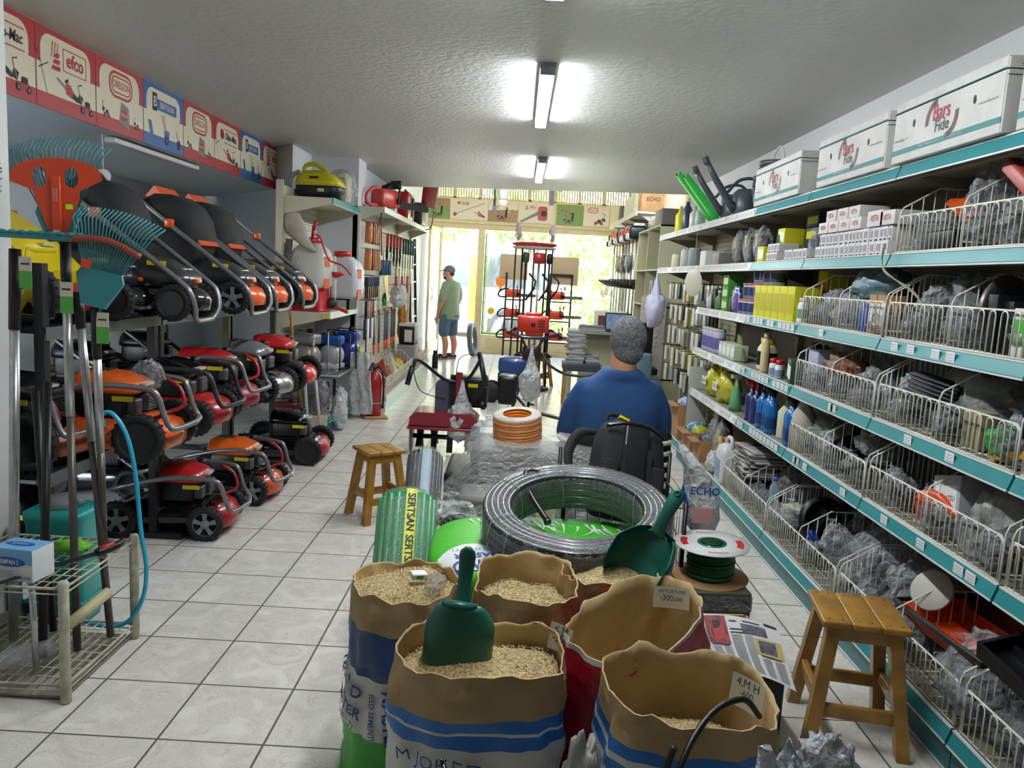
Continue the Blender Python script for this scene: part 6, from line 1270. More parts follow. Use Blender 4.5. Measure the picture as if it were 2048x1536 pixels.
for k, (p0, p1, lb) in enumerate((((-1.78, 6.72, .0), (-1.86, 6.8, .72), 'white broom handle leaning at the pumps, left one'), ((-1.66, 6.7, .0), (-1.80, 6.86, .78), 'white broom handle leaning at the pumps, right one'))):
    t = thing('broom_pole', lb, 'handle', p0, group='white broom handles'); b = MB(); d = V(p1) - V(p0); b.cyl((0, 0, 0), d * .85, .014, 10); b.build('pole', mat('off_white_pole', '#b5b2aa', .4), t); b = MB(); b.cyl(d * .83, d, .0145, 10); b.build('wood_tip', CARD, t)
# fire extinguisher
t = thing('fire_extinguisher', 'red fire extinguisher standing on a wooden board by the tool wall', 'extinguisher', (-1.42, 7.86, .02))
b = MB(); b.lathe([(.075, 0), (.08, .01), (.08, .36), (.065, .42), (.03, .45), (.02, .46)], 26, 0); b.build('cylinder', mat('extinguisher_red', '#9c1720', .3, coat=.4), t)
b = MB(); b.lathe([(.0805, .13), (.0805, .135)], 26, 0, caps=False); b.build('band', WIRE, t)
b = MB(); b.cyl((0, 0, .45), (0, 0, .5), .018, 10); b.box((-.02, -.03, .52), (.03, .14, .015), 0, RT((0, 0, 0), rx=R(-10)), bev=.004); b.box((-.0, -.02, .545), (.03, .13, .012), 0, RT((0, 0, 0), rx=R(18))); b.build('valve', BLK, t)
b = MB(); b.tube(smooth_path([(.01, 0, .49), (.07, -.02, .47), (.10, -.03, .3), (.095, -.03, .08)]), [.011] * 15 + [.018], 8); b.build('hose', BLK, t)
b = MB(); b.box((0, 0, .009), (.24, .28, .018), 0, bev=.004); one('wooden_board', 'small wooden board under the fire extinguisher', 'board', b, [CARD], (-1.41, 7.84, .001), R(20))
# tool wall goods
HOOKM = mat('chrome_hook', '#8b8678', .3, metal=.7)
def hang(label, cat, y, z, parts, name, group, x=-1.60, hook=True, rz=0):
    t = thing(name, label, cat, (x, y, z), rz, group)
    if hook: b = MB(); b.tube([(-1.70 - x, 0, .01), (.05, 0, 0), (.06, 0, .012)], .003, 5); b.build('hook', HOOKM, t)
    for nm, b, mt in parts: b.build(nm, mt, t)
    return t
ORF = mat('orange_foil', '#b5672c', .2, spec=.9, bump=.3, bs=30); BRF = mat('brown_sheath', '#4a2c1f', .3)
for r_, (z, n) in enumerate(((1.98, 5), (1.70, 5))):
    for k in range(n):
        b = MB(); b.box((0, 0, -.11), (.07, .03, .22), 0, RT(rx=R(8 * (k % 3 - 1))), bev=.01); b2 = MB(); b2.box((.0, -.016, -.12), (.04, .01, .16), 0, RT(rx=R(8 * (k % 3 - 1))), bev=.004)
        hang('orange foil sheathed tool pack, %s on the %s row of the tool wall' % (ORD[k], ('upper', 'lower')[r_]), 'pack', 8.27 + k * .13, z, [('sheath', b, BRF if k % 2 else ORF), ('foil_card', b2, ORF)], 'tool_pack', 'orange foil packs on the tool wall')
for k in range(5):
    b = MB(); b.cyl((0, 0, 0), (0, 0, -.16), .017, 10); b2 = MB(); b2.loft([[(-.012, -.015, -.15), (.012, -.015, -.15), (.012, .015, -.15), (-.012, .015, -.15)], [(-.02, -.05, -.25), (.02, -.05, -.25), (.02, .05, -.25), (-.02, .05, -.25)], [(-.004, -.01, -.38), (.004, -.01, -.38), (.004, .01, -.38), (-.004, .01, -.38)]], 0, False)
    hang('red handled digging tool, %s from the near side' % ORD[k], 'tool', 9.45 + k * .25, 1.92, [('grip', b, REDP), ('blade', b2, BLK)], 'hand_tool', 'red handled tools')
GRD = mat('bottle_green', '#1d4f48', .35)
for k in range(5):
    b = MB(); b.cyl((0, 0, 0), (0, .02, -.2), .016, 9); b.cyl((0, .05, 0), (0, .03, -.2), .016, 9); b2 = MB(); b2.box((0, .02, -.30), (.02, .06, .2), 0, bev=.01)
    hang('dark green handled shears, %s from the near side' % ORD[k], 'shears', 10.72 + k * .24, 1.92, [('handles', b, GRD), ('blades', b2, SIL)], 'garden_shears', 'green handled shears')
for k in range(6):
    b = MB(); b.box((0, 0, -.06), (.05, .05, .1), 0, bev=.008); b2 = MB(); b2.box((0, 0, -.17), (.04, .03, .13), 0, bev=.004)
    hang('navy bristle brush pack, %s from the near side' % ORD[k], 'brush', 8.25 + k * .11, 1.42, [('bristles', b, mat('navy_bristle', '#1b2647', .7)), ('wooden_handle', b2, BRF)], 'brush_pack', 'brushes on the tool wall')
for k in range(4):
    b = MB(); b.cyl((0, -.02, 0), (0, -.05, -.17), .012, 8); b.cyl((0, .02, 0), (0, .05, -.17), .012, 8); b2 = MB(); b2.box((0, 0, .05), (.015, .05, .12), 0, bev=.006)
    hang('pair of pruning shears with pale blades, %s below the red handles' % ORD[k], 'shears', 9.05 + k * .2, 1.60, [('handles', b, (GRD, BLM)[k % 2]), ('blades', b2, WIRE)], 'pruning_shears', 'pruning shears on tool wall')
for k in range(5):
    b = MB(); b.cyl((0, -.02, .12), (0, -.045, -.12), .011, 8); b.cyl((0, .02, .12), (0, .045, -.12), .011, 8); b2 = MB(); b2.box((0, 0, .17), (.015, .05, .1), 0, bev=.006)
    hang('red and white handled pliers, %s on the far part of tool wall' % ORD[k], 'pliers', 10.2 + k * .25, 1.30, [('handles', b, (SHRED, WHT)[k % 2]), ('jaws', b2, SIL)], 'pliers', 'pliers on the tool wall')
for k in range(5):
    b = MB(); b.box((0, 0, -.10), (.03, .05, .2), 0, bev=.008)
    hang('slim black tool in clear pack, %s on the row above the basket wall' % ORD[k], 'tool', 8.25 + k * .12, 1.16, [('pack', b, (BLK, SIL, REDP, BLK, WIRE)[k])], 'slim_tool', 'slim tools on the wall')
for k in range(5):
    b = MB(); b.box((0, 0, -.12), (.03, .07, .22), 0, bev=.01)
    hang('white and navy carded item, %s under the long pack row' % ORD[k], 'pack', 8.22 + k * .12, .98, [('card', b, (NV, PAPER, NV, PAPER, BRF)[k])], 'carded_item', 'carded items on tool wall')
ph = mat('lopper_grey', '#5b5f6e', .4); po = mat('lopper_orange', '#d9502c', .4)
for k, y in enumerate((8.75, 9.05, 9.45, 9.6, 9.95, 10.15)):
    b = MB(); b.cyl((0, 0, .02), (0, 0, -.34), .014, 8); b2 = MB(); b2.cyl((0, 0, -.33), (0, 0, -.45), .016, 8, 0, .008); b3 = MB(); b3.box((.0, 0, .04), (.03, .16, .03), 0, bev=.01)
    hang('grey handled lopper with orange tip, %s from the near side' % ORD[k], 'lopper', y, .98, [('handle', b, ph), ('tip', b2, po), ('head', b3, mat('brick_red', '#9a3a2a', .4))], 'lopper', 'loppers on the tool wall')
b = MB(); b.blob((0, 0, 0), (.06, .12, .26), 0, 3, 18, 14, .35, 4, sharp=.4); one('glove_bundle', 'bundle of orange and yellow gloves hanging past the loppers', 'gloves', b, [mat('glove_ochre', '#b97a2a', .7, vary=.5, vs=20)], (-1.56, 10.55, .80))
b = MB(); b.blob((0, 0, 0), (.10, .22, .14), 0, 5, 20, 14, .25, 4, sharp=.3); one('hanging_bag', 'bulging clear bag hanging on the tool wall above the loppers', 'bag', b, [BAGW], (-1.50, 9.8, 1.17))
b = MB(); b.add([(0, -.16, .12), (0, .14, .16), (.02, .02, -.16)], [(0, 1, 2)], 0); b.add([(-.006, -.16, .12), (-.006, .14, .16), (.014, .02, -.16)], [(2, 1, 0)], 0); b.blob((-.02, .08, -.12), (.03, .1, .08), 1, 2, 12, 8, .4); one('yellow_pennant', 'yellow triangular pack over green foil on the tool wall', 'pack', b, [mat('amber_card', '#cf9d1a', .4), mat('green_foil', '#1e7a3c', .25)], (-1.52, 8.95, 1.28))
# base basket and goods
t = thing('wire_basket', 'long white wire basket on the base of the tool wall', 'basket', (-1.36, 8.2, .175))
b = MB()
for k in range(76): b.cyl((0, k * .05, 0), (0, k * .05, .18), .0025, 4)
for z in (0, .09, .18): b.cyl((0, 0, z), (0, 3.75, z), .0035, 5)
b.build('front_grid', WIRE, t)
for k in range(5):
    b = MB(); b.tube([(0, k * .94, 0), (0, k * .94, .18), (-.1, k * .94, .30), (-.30, k * .94, .30)], .0035, 5)
    for j in range(1, 7): b.cyl((-.045 * j, k * .94, 0), (-.045 * j, k * .94, min(.30, .18 + .054 * j)), .0022, 4)
    b.build('divider', WIRE, t)
rnd = random.Random(77)
for k in range(14):
    y = 8.35 + k * .26; mt = (mat('red_packet', '#c03a34', .4, vary=.5, vs=30), mat('tan_packet', '#a98a55', .5), mat('yellow_packet', '#b5b534', .35), mat('white_packet', '#c9c9c9', .4))[(0, 0, 3, 1, 2, 1, 2, 0, 0, 3, 0, 0, 3, 0)[k]]
    b = MB(); b.blob((0, 0, .09), (.12, .12, .11), 0, k, 14, 10, .3, 4, sharp=.3, flat=0); one('seed_packets', 'heap of wrapped packets in the long basket, %s from the near end' % ORD[k], 'packets', b, [mt], (-1.54, y, .18), group='wrapped packets in the long basket')
b = MB(); b.grid(lambda u, v: (.0 + .04 * sin(v * 3), .22 * (u - .5), .25 * v * (1 - .5 * u)), 6, 6); one('red_sheet', 'crumpled red and white plastic sheet standing in the near basket end', 'sheet', b, [mat('red_sheet', '#d4402e', .3)], (-1.50, 8.42, .3), R(40))
t = thing('clear_sack', 'clear bag of orange brown granules leaning on the long basket', 'bag', (-1.40, 8.62, .30)); b = MB(); b.loft([[(x * s, y * s2, z) for x, y in rr(-.06, -.10, .06, .10, .03, 3)] for z, s, s2 in ((0, .5, .5), (.1, 1, .9), (.2, .9, 1.1), (.28, .3, 1.2))], 0, True); b.build('film', BAG, t); b = MB(); b.blob((0, 0, .08), (.05, .08, .08), 0, 2, 14, 10, .2); b.build('granules', mat('granules', '#b08a66', .8), t)
t = thing('white_pail', 'black and white square pail on a stand in the basket row', 'pail', (-1.46, 10.5, .52)); b = MB(); b.box((0, 0, .13), (.2, .3, .24), 0, bev=.02); b.build('pail_body', BLK, t); b = MB(); b.box((0, 0, .265), (.22, .32, .04), 0, bev=.01); b.build('lid', WHT, t); b = MB(); b.box((.02, -.151, .12), (.1, .003, .16)); b.build('label', WHT, t)
b = MB(); b.box((0, 0, .17), (.24, .34, .34), 0, bev=.004); one('pail_stand', 'grey box under the square pail in the tool wall basket', 'box', b, [mat('grey_box', '#8b8b86', .6)], (-1.46, 10.5, .178))
t = bottle('black flask standing on the floor at the end of the tool wall', (-1.26, 12.2, .0), [(.045, 0), (.047, .01), (.047, .2), (.03, .24)], BLK, BLK, [(.035, .24), (.035, .28)])
# chainsaw, cases and clutter on the top shelf of the tool wall
def chainsaw(label, loc, rot, body=REDP, bar_m=GRP, s=1., grp='chainsaws', barlen=.38):
    t = thing('chainsaw', label, 'chainsaw', loc, rot=rot, group=grp)
    b = MB(); b.loft([[(x * s, y * s, z * s) for x, z in rr(-.15 * k, .02, .13 * k, .16 * k + .02, .04, 4)] for y, k in ((-.07, .85), (-.05, 1), (.06, 1), (.08, .85))], 0, True); b.build('motor_body', body, t)
    b = MB(); b.tube(smooth_path([(-.13 * s, 0, .03 * s), (-.28 * s, 0, .03 * s), (-.30 * s, 0, .10 * s), (-.22 * s, 0, .17 * s), (-.1 * s, 0, .18 * s)]), .017 * s, 8); b.build('rear_handle', body if bar_m is BLK else BLK, t)
    b = MB(); b.tube(smooth_path([(.05 * s, -.09 * s, .05 * s), (.05 * s, -.10 * s, .2 * s), (.05 * s, -.03 * s, .25 * s), (.05 * s, .08 * s, .22 * s)]), .011 * s, 7); b.box((.12 * s, -.01, .24 * s), (.02, .12 * s, .08 * s), 0, RT((0, 0, 0)), bev=.005); b.build('front_handle', BLK, t)
    b = MB(); b.prism(rr(.10 * s, -.032 * s, (.13 + barlen) * s, .032 * s, .03 * s, 5), -.006, .006, 0, Mx(((1, 0, 0, 0), (0, 0, -1, .05 * s), (0, 1, 0, .07 * s), (0, 0, 0, 1)))); b.build('guide_bar', bar_m, t)
    b = MB(); b.lathe([(.035 * s, -.004), (.035 * s, .006)], 18, 0, RT((.09 * s, -.075 * s, .09 * s), rx=pi / 2)); b.build('clutch_disc', BLK, t)
    return t
chainsaw('salmon red electric chainsaw with black bar cover on the tool wall shelf', (-1.48, 8.62, 2.14), (0, 0, R(62)), mat('salmon_red', '#b9413a', .35), BLK, 1.15, barlen=.62)
t = thing('tool_case', 'black plastic case standing behind the salmon red chainsaw', 'case', (-1.60, 9.4, 2.14)); b = MB(); b.box((0, 0, .16), (.10, .42, .32), 0, bev=.02); b.build('case_shell', mat('navy_black', '#10151f', .4), t); b = MB(); b.tube([(0, -.07, .32), (0, -.07, .35), (0, .07, .35), (0, .07, .32)], .012, 7); b.build('handle', BLK, t)
t = thing('tool_case', 'red and black case with white stripe further along the shelf', 'case', (-1.52, 10.25, 2.14)); b = MB(); b.box((0, 0, .17), (.14, .5, .34), 0, bev=.02); b.box((0, -.05, .17), (.145, .02, .3), 1); b.box((.02, .15, .17), (.125, .14, .24), 2); b.build('case_shell', [REDP, WHT, BLK], t); b = MB(); b.tube([(0, -.09, .34), (0, -.09, .37), (0, .09, .37), (0, .09, .34)], .012, 7); b.build('handle', BLK, t)
t = thing('tool_case', 'dark case hanging over the shelf edge at its far end', 'case', (-1.46, 11.2, 2.14)); b = MB(); b.box((0, 0, .15), (.12, .4, .3), 0, bev=.02); b.build('case_shell', BLK, t)
b = MB(); b.tube(smooth_path([(0, 0, .3), (.08, .05, .1), (.06, .0, -.15), (-.02, 0, -.2)]), .008, 6); one('black_cable', 'black cable drooping over the far shelf end', 'cable', b, [BLK], (-1.40, 11.6, 2.3))
b = MB(); b.loft([[(x, y, z) for x, z in ((-.1, 0), (.1, .02), (.08, .05), (-.1, .04))] for y in (-.5, .5)], 0, False); one('red_canopy', 'red plastic hood panel stored flat under the rear ceiling', 'panel', b, [mat('crimson_panel', '#c0202c', .35)], (-1.30, 10.9, 2.52), rot=(R(-14), R(20), R(4)))
b = MB(); b.tube([(0, 0, .04), (.18, -.02, -.06), (.2, -.02, -.5)], .006, 6); one('saw_cable', 'black cable of the salmon red chainsaw hanging down', 'cable', b, [BLK], (-1.74 + .08, 8.3, 2.14))
# ladder by the tool wall end
t = thing('folding_ladder', 'narrow dark ladder leaning at the far end of the tool wall', 'ladder', (-1.62, 12.4, 0), rot=(R(-3), 0, R(80)))
for s in (-.14, .14): b = MB(); b.box((s, 0, 1.0), (.03, .04, 2.0)); b.build('rail', BLK, t)
for k in range(7): b = MB(); b.box((0, 0, .25 + k * .27), (.26, .03, .02)); b.build('rung', ALU, t)

# ------------------------------------------------------------------ seed sacks in the foreground
KRAFT = mat('kraft_paper', '#a2895f', .75, bump=.35, bs=14, vary=.12, vs=10); KRAFTI = mat('kraft_inside_lit', '#bda274', .8, bump=.3, bs=12, vary=.12, vs=8)  # second kraft is a paler copy for linings, overhead light put into its colour
SWH = mat('sack_white', '#bfc0ba', .5, bump=.3, bs=10); SNV = mat('sack_navy', '#1d3a6b', .45, bump=.3, bs=10); SBL = mat('sack_blue', '#1c63b0', .45, bump=.3, bs=10); SGR = mat('sack_green', '#2f9c2a', .45, bump=.3, bs=10); SRD = mat('sack_red', '#a81628', .4, bump=.35, bs=10)
SEED = mat('grass_seed', '#cdb684', .85, bump=.8, bs=140, vary=.45, vs=110); GRN1 = mat('seed_grain', '#d8c393', .7, vary=.3, vs=60); GRN2 = mat('seed_grain_dark', '#8a6f45', .7)
INKB = mat('navy_print', '#1c3f74', .5)
def sack(label, c, rx, ry, H, bands, seed_z, sd, rim=lambda a: 0., lean=(0, 0), grains=700, base_s=1.06, dark=.25, rz=0, e=.72):
    """open paper sack: bands = [(z0, material), ...] from the floor up"""
    t = thing('seed_sack', label, 'seed sack', c, rz, group='open paper sacks of grass seed')
    def sg(v): return math.copysign(abs(v) ** e, v)
    def pt(a, z, off=0.):
        f = z / H; w = nz.noise(V((cos(a) * 1.7 + sd, sin(a) * 1.7, z * 5))) * .018 + nz.noise(V((cos(a) * 4 + sd, sin(a) * 4, z * 11))) * .010 + (abs(nz.noise(V((cos(a) * 3 - sd, sin(a) * 3 + z * 9, z * 3)))) - .2) * .018
        s = base_s + (1 - base_s) * f + .03 * sin(pi * f) 
        return (sg(cos(a)) * (rx * s + w + off) + lean[0] * f, sg(sin(a)) * (ry * s + w + off) + lean[1] * f, z)
    n = 56; zs = sorted(set([0] + [H * k / 26 for k in range(27)] + [b[0] for b in bands]))
    b = MB(); rings = []; 
    for z in zs:
        top = z / H
        rings.append([pt(2 * pi * j / n, z + (rim(2 * pi * j / n) + .022 * nz.noise(V((j * .33, sd, 0)))) * max(0, (top - .55) / .45)) for j in range(n)])
    mats = []; 
    for bz, bm_ in bands:
        if bm_ not in mats: mats.append(bm_)
    for i in range(len(zs) - 1):
        mi = mats.index([m_ for z0, m_ in bands if z0 <= zs[i] + 1e-6][-1])
        b.loft([rings[i], rings[i + 1]], mi, True, False)
    b.build('paper_wall', mats, t)
    b = MB(); rin = []
    for k in range(9):
        z = H - (H - seed_z + .03) * k / 8; top = z / H
        rin.append([pt(2 * pi * j / n, z + (rim(2 * pi * j / n) + .022 * nz.noise(V((j * .33, sd, 0)))) * max(0, (top - .55) / .45), -.004) for j in range(n)])
    b.loft([rings[-1]] + rin, 0, True, False); b.build('paper_lining', KRAFTI, t)
    # seed surface
    b = MB(); rings2 = []
    def sz(x, y): return seed_z + .025 * nz.noise(V((x * 9 + sd, y * 9, 0))) + .03 * (1 - (x / rx) ** 2 - (y / ry) ** 2)
    for k in range(10):
        f = k / 9; row = []
        for j in range(n):
            p = pt(2 * pi * j / n, seed_z, -.006); x, y = p[0] * f + lean[0] * (seed_z / H) * (1 - f), p[1] * f + lean[1] * (seed_z / H) * (1 - f); row.append((x, y, sz(x, y) - .012 * (f ** 6)))
        rings2.append(row)
    b.loft(rings2, 0, True, False)
    o = b.build('seed_fill', SEED, t)
    rnd = random.Random(sd); g = MB()
    for k in range(grains):
        a = rnd.uniform(0, 2 * pi); f = rnd.random() ** .5 * .96; p = pt(a, seed_z, -.01); x, y = p[0] * f, p[1] * f
        L = rnd.uniform(.0035, .0055); M = RT((x, y, sz(x, y) + .001), rnd.uniform(-.5, .5), rnd.uniform(-.6, .6), rnd.uniform(0, 6.3))
        g.add([(-L, 0, 0), (0, -.0011, .0008), (0, .0011, .0008), (L, 0, 0), (0, 0, -.001)], [(0, 1, 2), (3, 2, 1), (0, 4, 1), (3, 1, 4), (0, 2, 4), (3, 4, 2)], 1 if rnd.random() < dark else 0, False, M)
    g.build('loose_grains', [GRN1, GRN2], o)['kind'] = 'stuff'
    return t, pt
def sack_text(b, pt, txt, h, a0, z0, m, rot=0., off=.004, **kw):
    """letters wrapped on the sack wall; a0 = bearing of the text centre, z0 = height"""
    R0 = V(pt(a0, z0)[:2] + (0,)).length
    def fn(x, y):
        X, Y = x * cos(rot) - y * sin(rot), x * sin(rot) + y * cos(rot)
        return pt(a0 + X / R0, z0 + Y, off)
    b.text(txt, h, m, fn=fn, **kw)
def price_card(label, c, rot, lines, w=.085, h=.065):
    b = MB(); b.grid(lambda u, v: ((u - .5) * w, .004 * sin(u * 4), (v - .5) * h), 6, 2, 0); M = Mx(((1, 0, 0, 0), (0, 0, -1, -.0015), (0, 1, 0, 0), (0, 0, 0, 1)))
    for k, (tx, hh) in enumerate(lines): b.text(tx, hh, 1, M @ RT((0, h * (.30 - .32 * k), 0)), sx=.9)
    return one('price_card', label, 'card', b, [mat('card_white', '#c5c2b2', .7), INK], c, rot=rot, group='handwritten price cards on the sacks')
# front centre sack
t, pt = sack('white and blue JOKER seed sack, front centre, with green scoop in it', (-.045, 1.815, 0), .205, .165, .595, [(0, SWH), (.425, SBL), (.457, SWH), (.464, SBL), (.492, KRAFT)], .535, 1, rim=lambda a: .01 * sin(3 * a), grains=1600, dark=.12, e=.85)
b = MB(); sack_text(b, pt, 'M JOKER', .032, -1.95, .392, 0, sp=1.05, off=.012); sack_text(b, pt, 'SEED', .022, -1.95, .345, 0, sp=1.05, off=.009); b.build('lettering', INKB, t)
price_card('price card clipped inside the front centre sack, partly faded', (.155, 1.90, .585), (R(-10), 0, R(-42)), [('< M', .022), ('-350', .022)], .075, .07)
# left sack: GRAND MASTER
t, pt = sack('navy, white and green GRAND MASTER sack at the left of the group', (-.285, 2.20, 0), .150, .165, .60, [(0, SGR), (.20, SWH), (.37, SNV), (.50, KRAFT)], .575, 2, rim=lambda a: .006 * sin(2 * a + 1), grains=1100, base_s=1.18, dark=.35, e=.96)
b = MB()
for txt, h, a0, z0 in (('GRAND', .05, -1.32, .29), ('MASTER', .045, -1.60, .265), ('SEED SEMENTI', .018, -1.90, .27)): sack_text(b, pt, txt, h, a0, z0, 0, rot=R(-82), bold=.03, sx=.8, off=.009)
b.build('lettering', INKB, t)
b = MB(); sack_text(b, pt, 'GRAND', .036, -2.62, .335, 0, rot=R(-10), off=.008, bold=.03); sack_text(b, pt, 'MASTER', .034, -2.58, .275, 0, rot=R(-12), off=.008, bold=.03); sack_text(b, pt, 'SEMENTI', .02, -2.5, .235, 0, rot=R(-20), off=.008); b.build('small_lettering', INKB, t)
b = MB(); b.box((0, 0, 0), (.045, .03, .018), 0, RT(rz=.2), bev=.003); b.box((0, -.0155, 0), (.02, .001, .012), 1, RT(rz=.2)); one('tiny_seed_box', 'tiny white and green box lying on the seeds of the left sack', 'box', b, [PAPER, mat('leaf_green_print', '#4da03f', .5)], (-.245, 2.16, .63), rot=(.1, .1, .2))
b = MB(); b.box((0, 0, .015), (.05, .045, .035), 0, RT(rz=.5), bev=.004); one('clear_blister_box', 'tiny clear plastic box lying on the seeds of the left sack', 'box', b, [film_mat('lilac_clear', '#cfcbe0', .12, .6, .08, 30)], (-.195, 2.13, .61), rot=(.2, .1, .4))
# back middle sack
t, pt = sack('kraft sack with red base behind the front centre one', (.07, 2.245, 0), .158, .160, .60, [(0, SRD), (.47, KRAFT)], .53, 3, rim=lambda a: .028 * max(0, sin(a)), grains=1300, dark=.4)
# red sack
t, pt = sack('tall red FORTUNE sack with folded down rim, right of centre', (.372, 2.02, 0), .255, .135, .61, [(0, SWH), (.12, SRD), (.596, SWH)], .33, 4, rim=lambda a: .02 * max(0, sin(a)) + .02 * cos(a) - .02 * max(0, -sin(a)), grains=400, rz=R(52), e=.8)
b = MB()
def _pl(a, z): return pt(a, z, .003)
b.grid(lambda u, v: _pl(-1.85 + .3 * u + .05 * sin(v * 6), .26 + .24 * v), 8, 8); b.build('green_print', mat('sack_green', '#2f9c2a', .45), t)
price_card('price card reading 6N FORTUNE 300 on the red sack', (0.498, 2.200, 0.587), (R(-8), 0, R(-6)), [('6N FORTUNE', .0105), ('-300,oo', .017)], .105, .062)
# sack behind, with big scoop
t, pt = sack('kraft sack at the back holding the large green scoop', (.33, 2.365, 0), .150, .125, .60, [(0, SRD), (.45, KRAFT)], .56, 5, rim=lambda a: .02 * max(0, sin(a)), grains=500)
price_card('price card reading 3S SUNNY 350 on the rearmost sack', (0.335, 2.430, 0.520), (R(-12), 0, 0), [('3S SUNNY', .016), ('(Kisa Boy)', .009), ('-350', .014)], .105, .075)
# front right sack
t, pt = sack('half empty kraft sack with blue stripe at the front right', (.425, 1.65, 0), .190, .148, .60, [(0, SWH), (.36, SBL), (.44, SWH), (.46, SBL), (.49, SWH), (.505, SBL), (.53, KRAFT)], .45, 6, rim=lambda a: .035 * max(0, sin(a + .5)) - .015 * cos(a), grains=900, dark=.3)
price_card('price card reading 4 M H inside the front right sack', (.575, 1.69, .575), (R(-8), 0, R(-52)), [('4.M H', .02), ('-600', .016)], .09, .075)
# scoops
SCG = mat('scoop_green', '#0e5a4b', .42, bump=.1, bs=20, vary=.1, vs=12)
def aim(x, z):
    x = V(x).normalized(); z = (V(z) - x * V(z).dot(x)).normalized(); y = z.cross(x); return Mx((x, y, z)).transposed().to_euler()
def scoop(label, loc, rot, s=1.):
    t = thing('seed_scoop', label, 'scoop', loc, rot=rot, group='dark green plastic seed scoops')
    b = MB()
    def f(u, v):
        a = -pi * .62 + pi * 1.24 * v; x = u * (.20 - .07 * (abs(v - .5) * 2) ** 2)
        w = (.045 + .045 * min(1, u * 2.2) ** .6) ; d = (.03 + .05 * min(1, u * 2) ** .6)
        return (x * s, w * sin(a) * s, (d - d * cos(a) - .01) * s)
    b.grid(f, 14, 18); back = [f(0, j / 18) for j in range(19)]; cz = sum(p[2] for p in back) / 19
    b.add([(-.012 * s, 0, cz)] + back, [(0, j + 2, j + 1) for j in range(18)], 0, True)
    o = b.build('bowl', SCG, t); md = o.modifiers.new('thick', 'SOLIDIFY'); md.thickness = .0035; md.offset = 1
    b = MB(); P = smooth_path([(.01 * s, 0, .05 * s), (-.03 * s, 0, .065 * s), (-.08 * s, 0, .075 * s), (-.135 * s, 0, .068 * s)], 4)
    b.loft([[(p.x, p.y + w * cos(a), p.z + .012 * s * sin(a)) for a in [2 * pi * k / 14 for k in range(14)]] for p, w in zip(P, [.03 * s, .024 * s, .02 * s, .018 * s, .018 * s, .018 * s, .018 * s, .019 * s, .02 * s, .021 * s, .022 * s, .019 * s, .008 * s])], 0, True); 
    b.build('handle', SCG, t); b = MB(); b.torus((-.12 * s, 0, .083 * s), .007 * s, .003 * s, 14, 6); b.build('hang_ring', SCG, t)
    return t
scoop('dark green scoop standing mouth down in the front centre sack', (-.105, 1.80, .70), aim((-.05, -.12, -1), (.1, 1, -.1)), .98)
scoop('large dark green scoop with open bowl in the rearmost sack', (.50, 2.40, .715), aim((-.42, -.12, -.8), (-.5, -.85, .25)), 1.12)
# bags and tubes at the front edge
b = MB(); b.blob((0, 0, .22), (.075, .07, .25), 0, 11, 30, 22, .15, 2, sharp=.3, flat=0); one('crumpled_sack', 'crumpled pale grey sack between the two front sacks', 'sack', b, [mat('pale_grey_sack', '#8f8f8a', .6, bump=.4, bs=14)], (.205, 1.62, 0))
t = thing('plastic_bag', 'large clear crumpled bag at the bottom edge of the photo', 'bag', (.60, 1.38, 0)); b = MB(); b.blob((0, 0, .30), (.17, .085, .315), 0, 14, 44, 30, .18, 2.6, sharp=.4, flat=0); b.blob((.04, .01, .61), (.05, .04, .05), 0, 15, 26, 18, .3, 3, sharp=.6); b.build('film', film_mat('milky_bag', '#c3c8d0', .45, .9, .15, 14), t)
b = MB(); b.tube(smooth_path([(.33, 1.36, .43), (.375, 1.44, .56), (.45, 1.53, .615), (.53, 1.58, .625), (.58, 1.61, .57)]), .007, 8); one('black_hose', 'black rubber hose arching over the front right sack', 'hose', b, [BLK], (0, 0, 0))
b = MB(); b.tube(smooth_path([(.335, 1.40, .42), (.34, 1.42, .54), (.355, 1.43, .60)]), .007, 8); one('black_hose', 'short black hose end standing before the front right sack', 'hose', b, [BLK], (0, 0, 0))
b = MB(); b.tube([(-.11, 1.57, .44), (-.07, 1.53, .36)], .007, 8); b.cyl((-.115, 1.575, .45), (-.11, 1.57, .44), .004, 8); one('black_pen', 'black pen shaped rod in front of the JOKER sack', 'pen', b, [GBLK], (0, 0, 0))

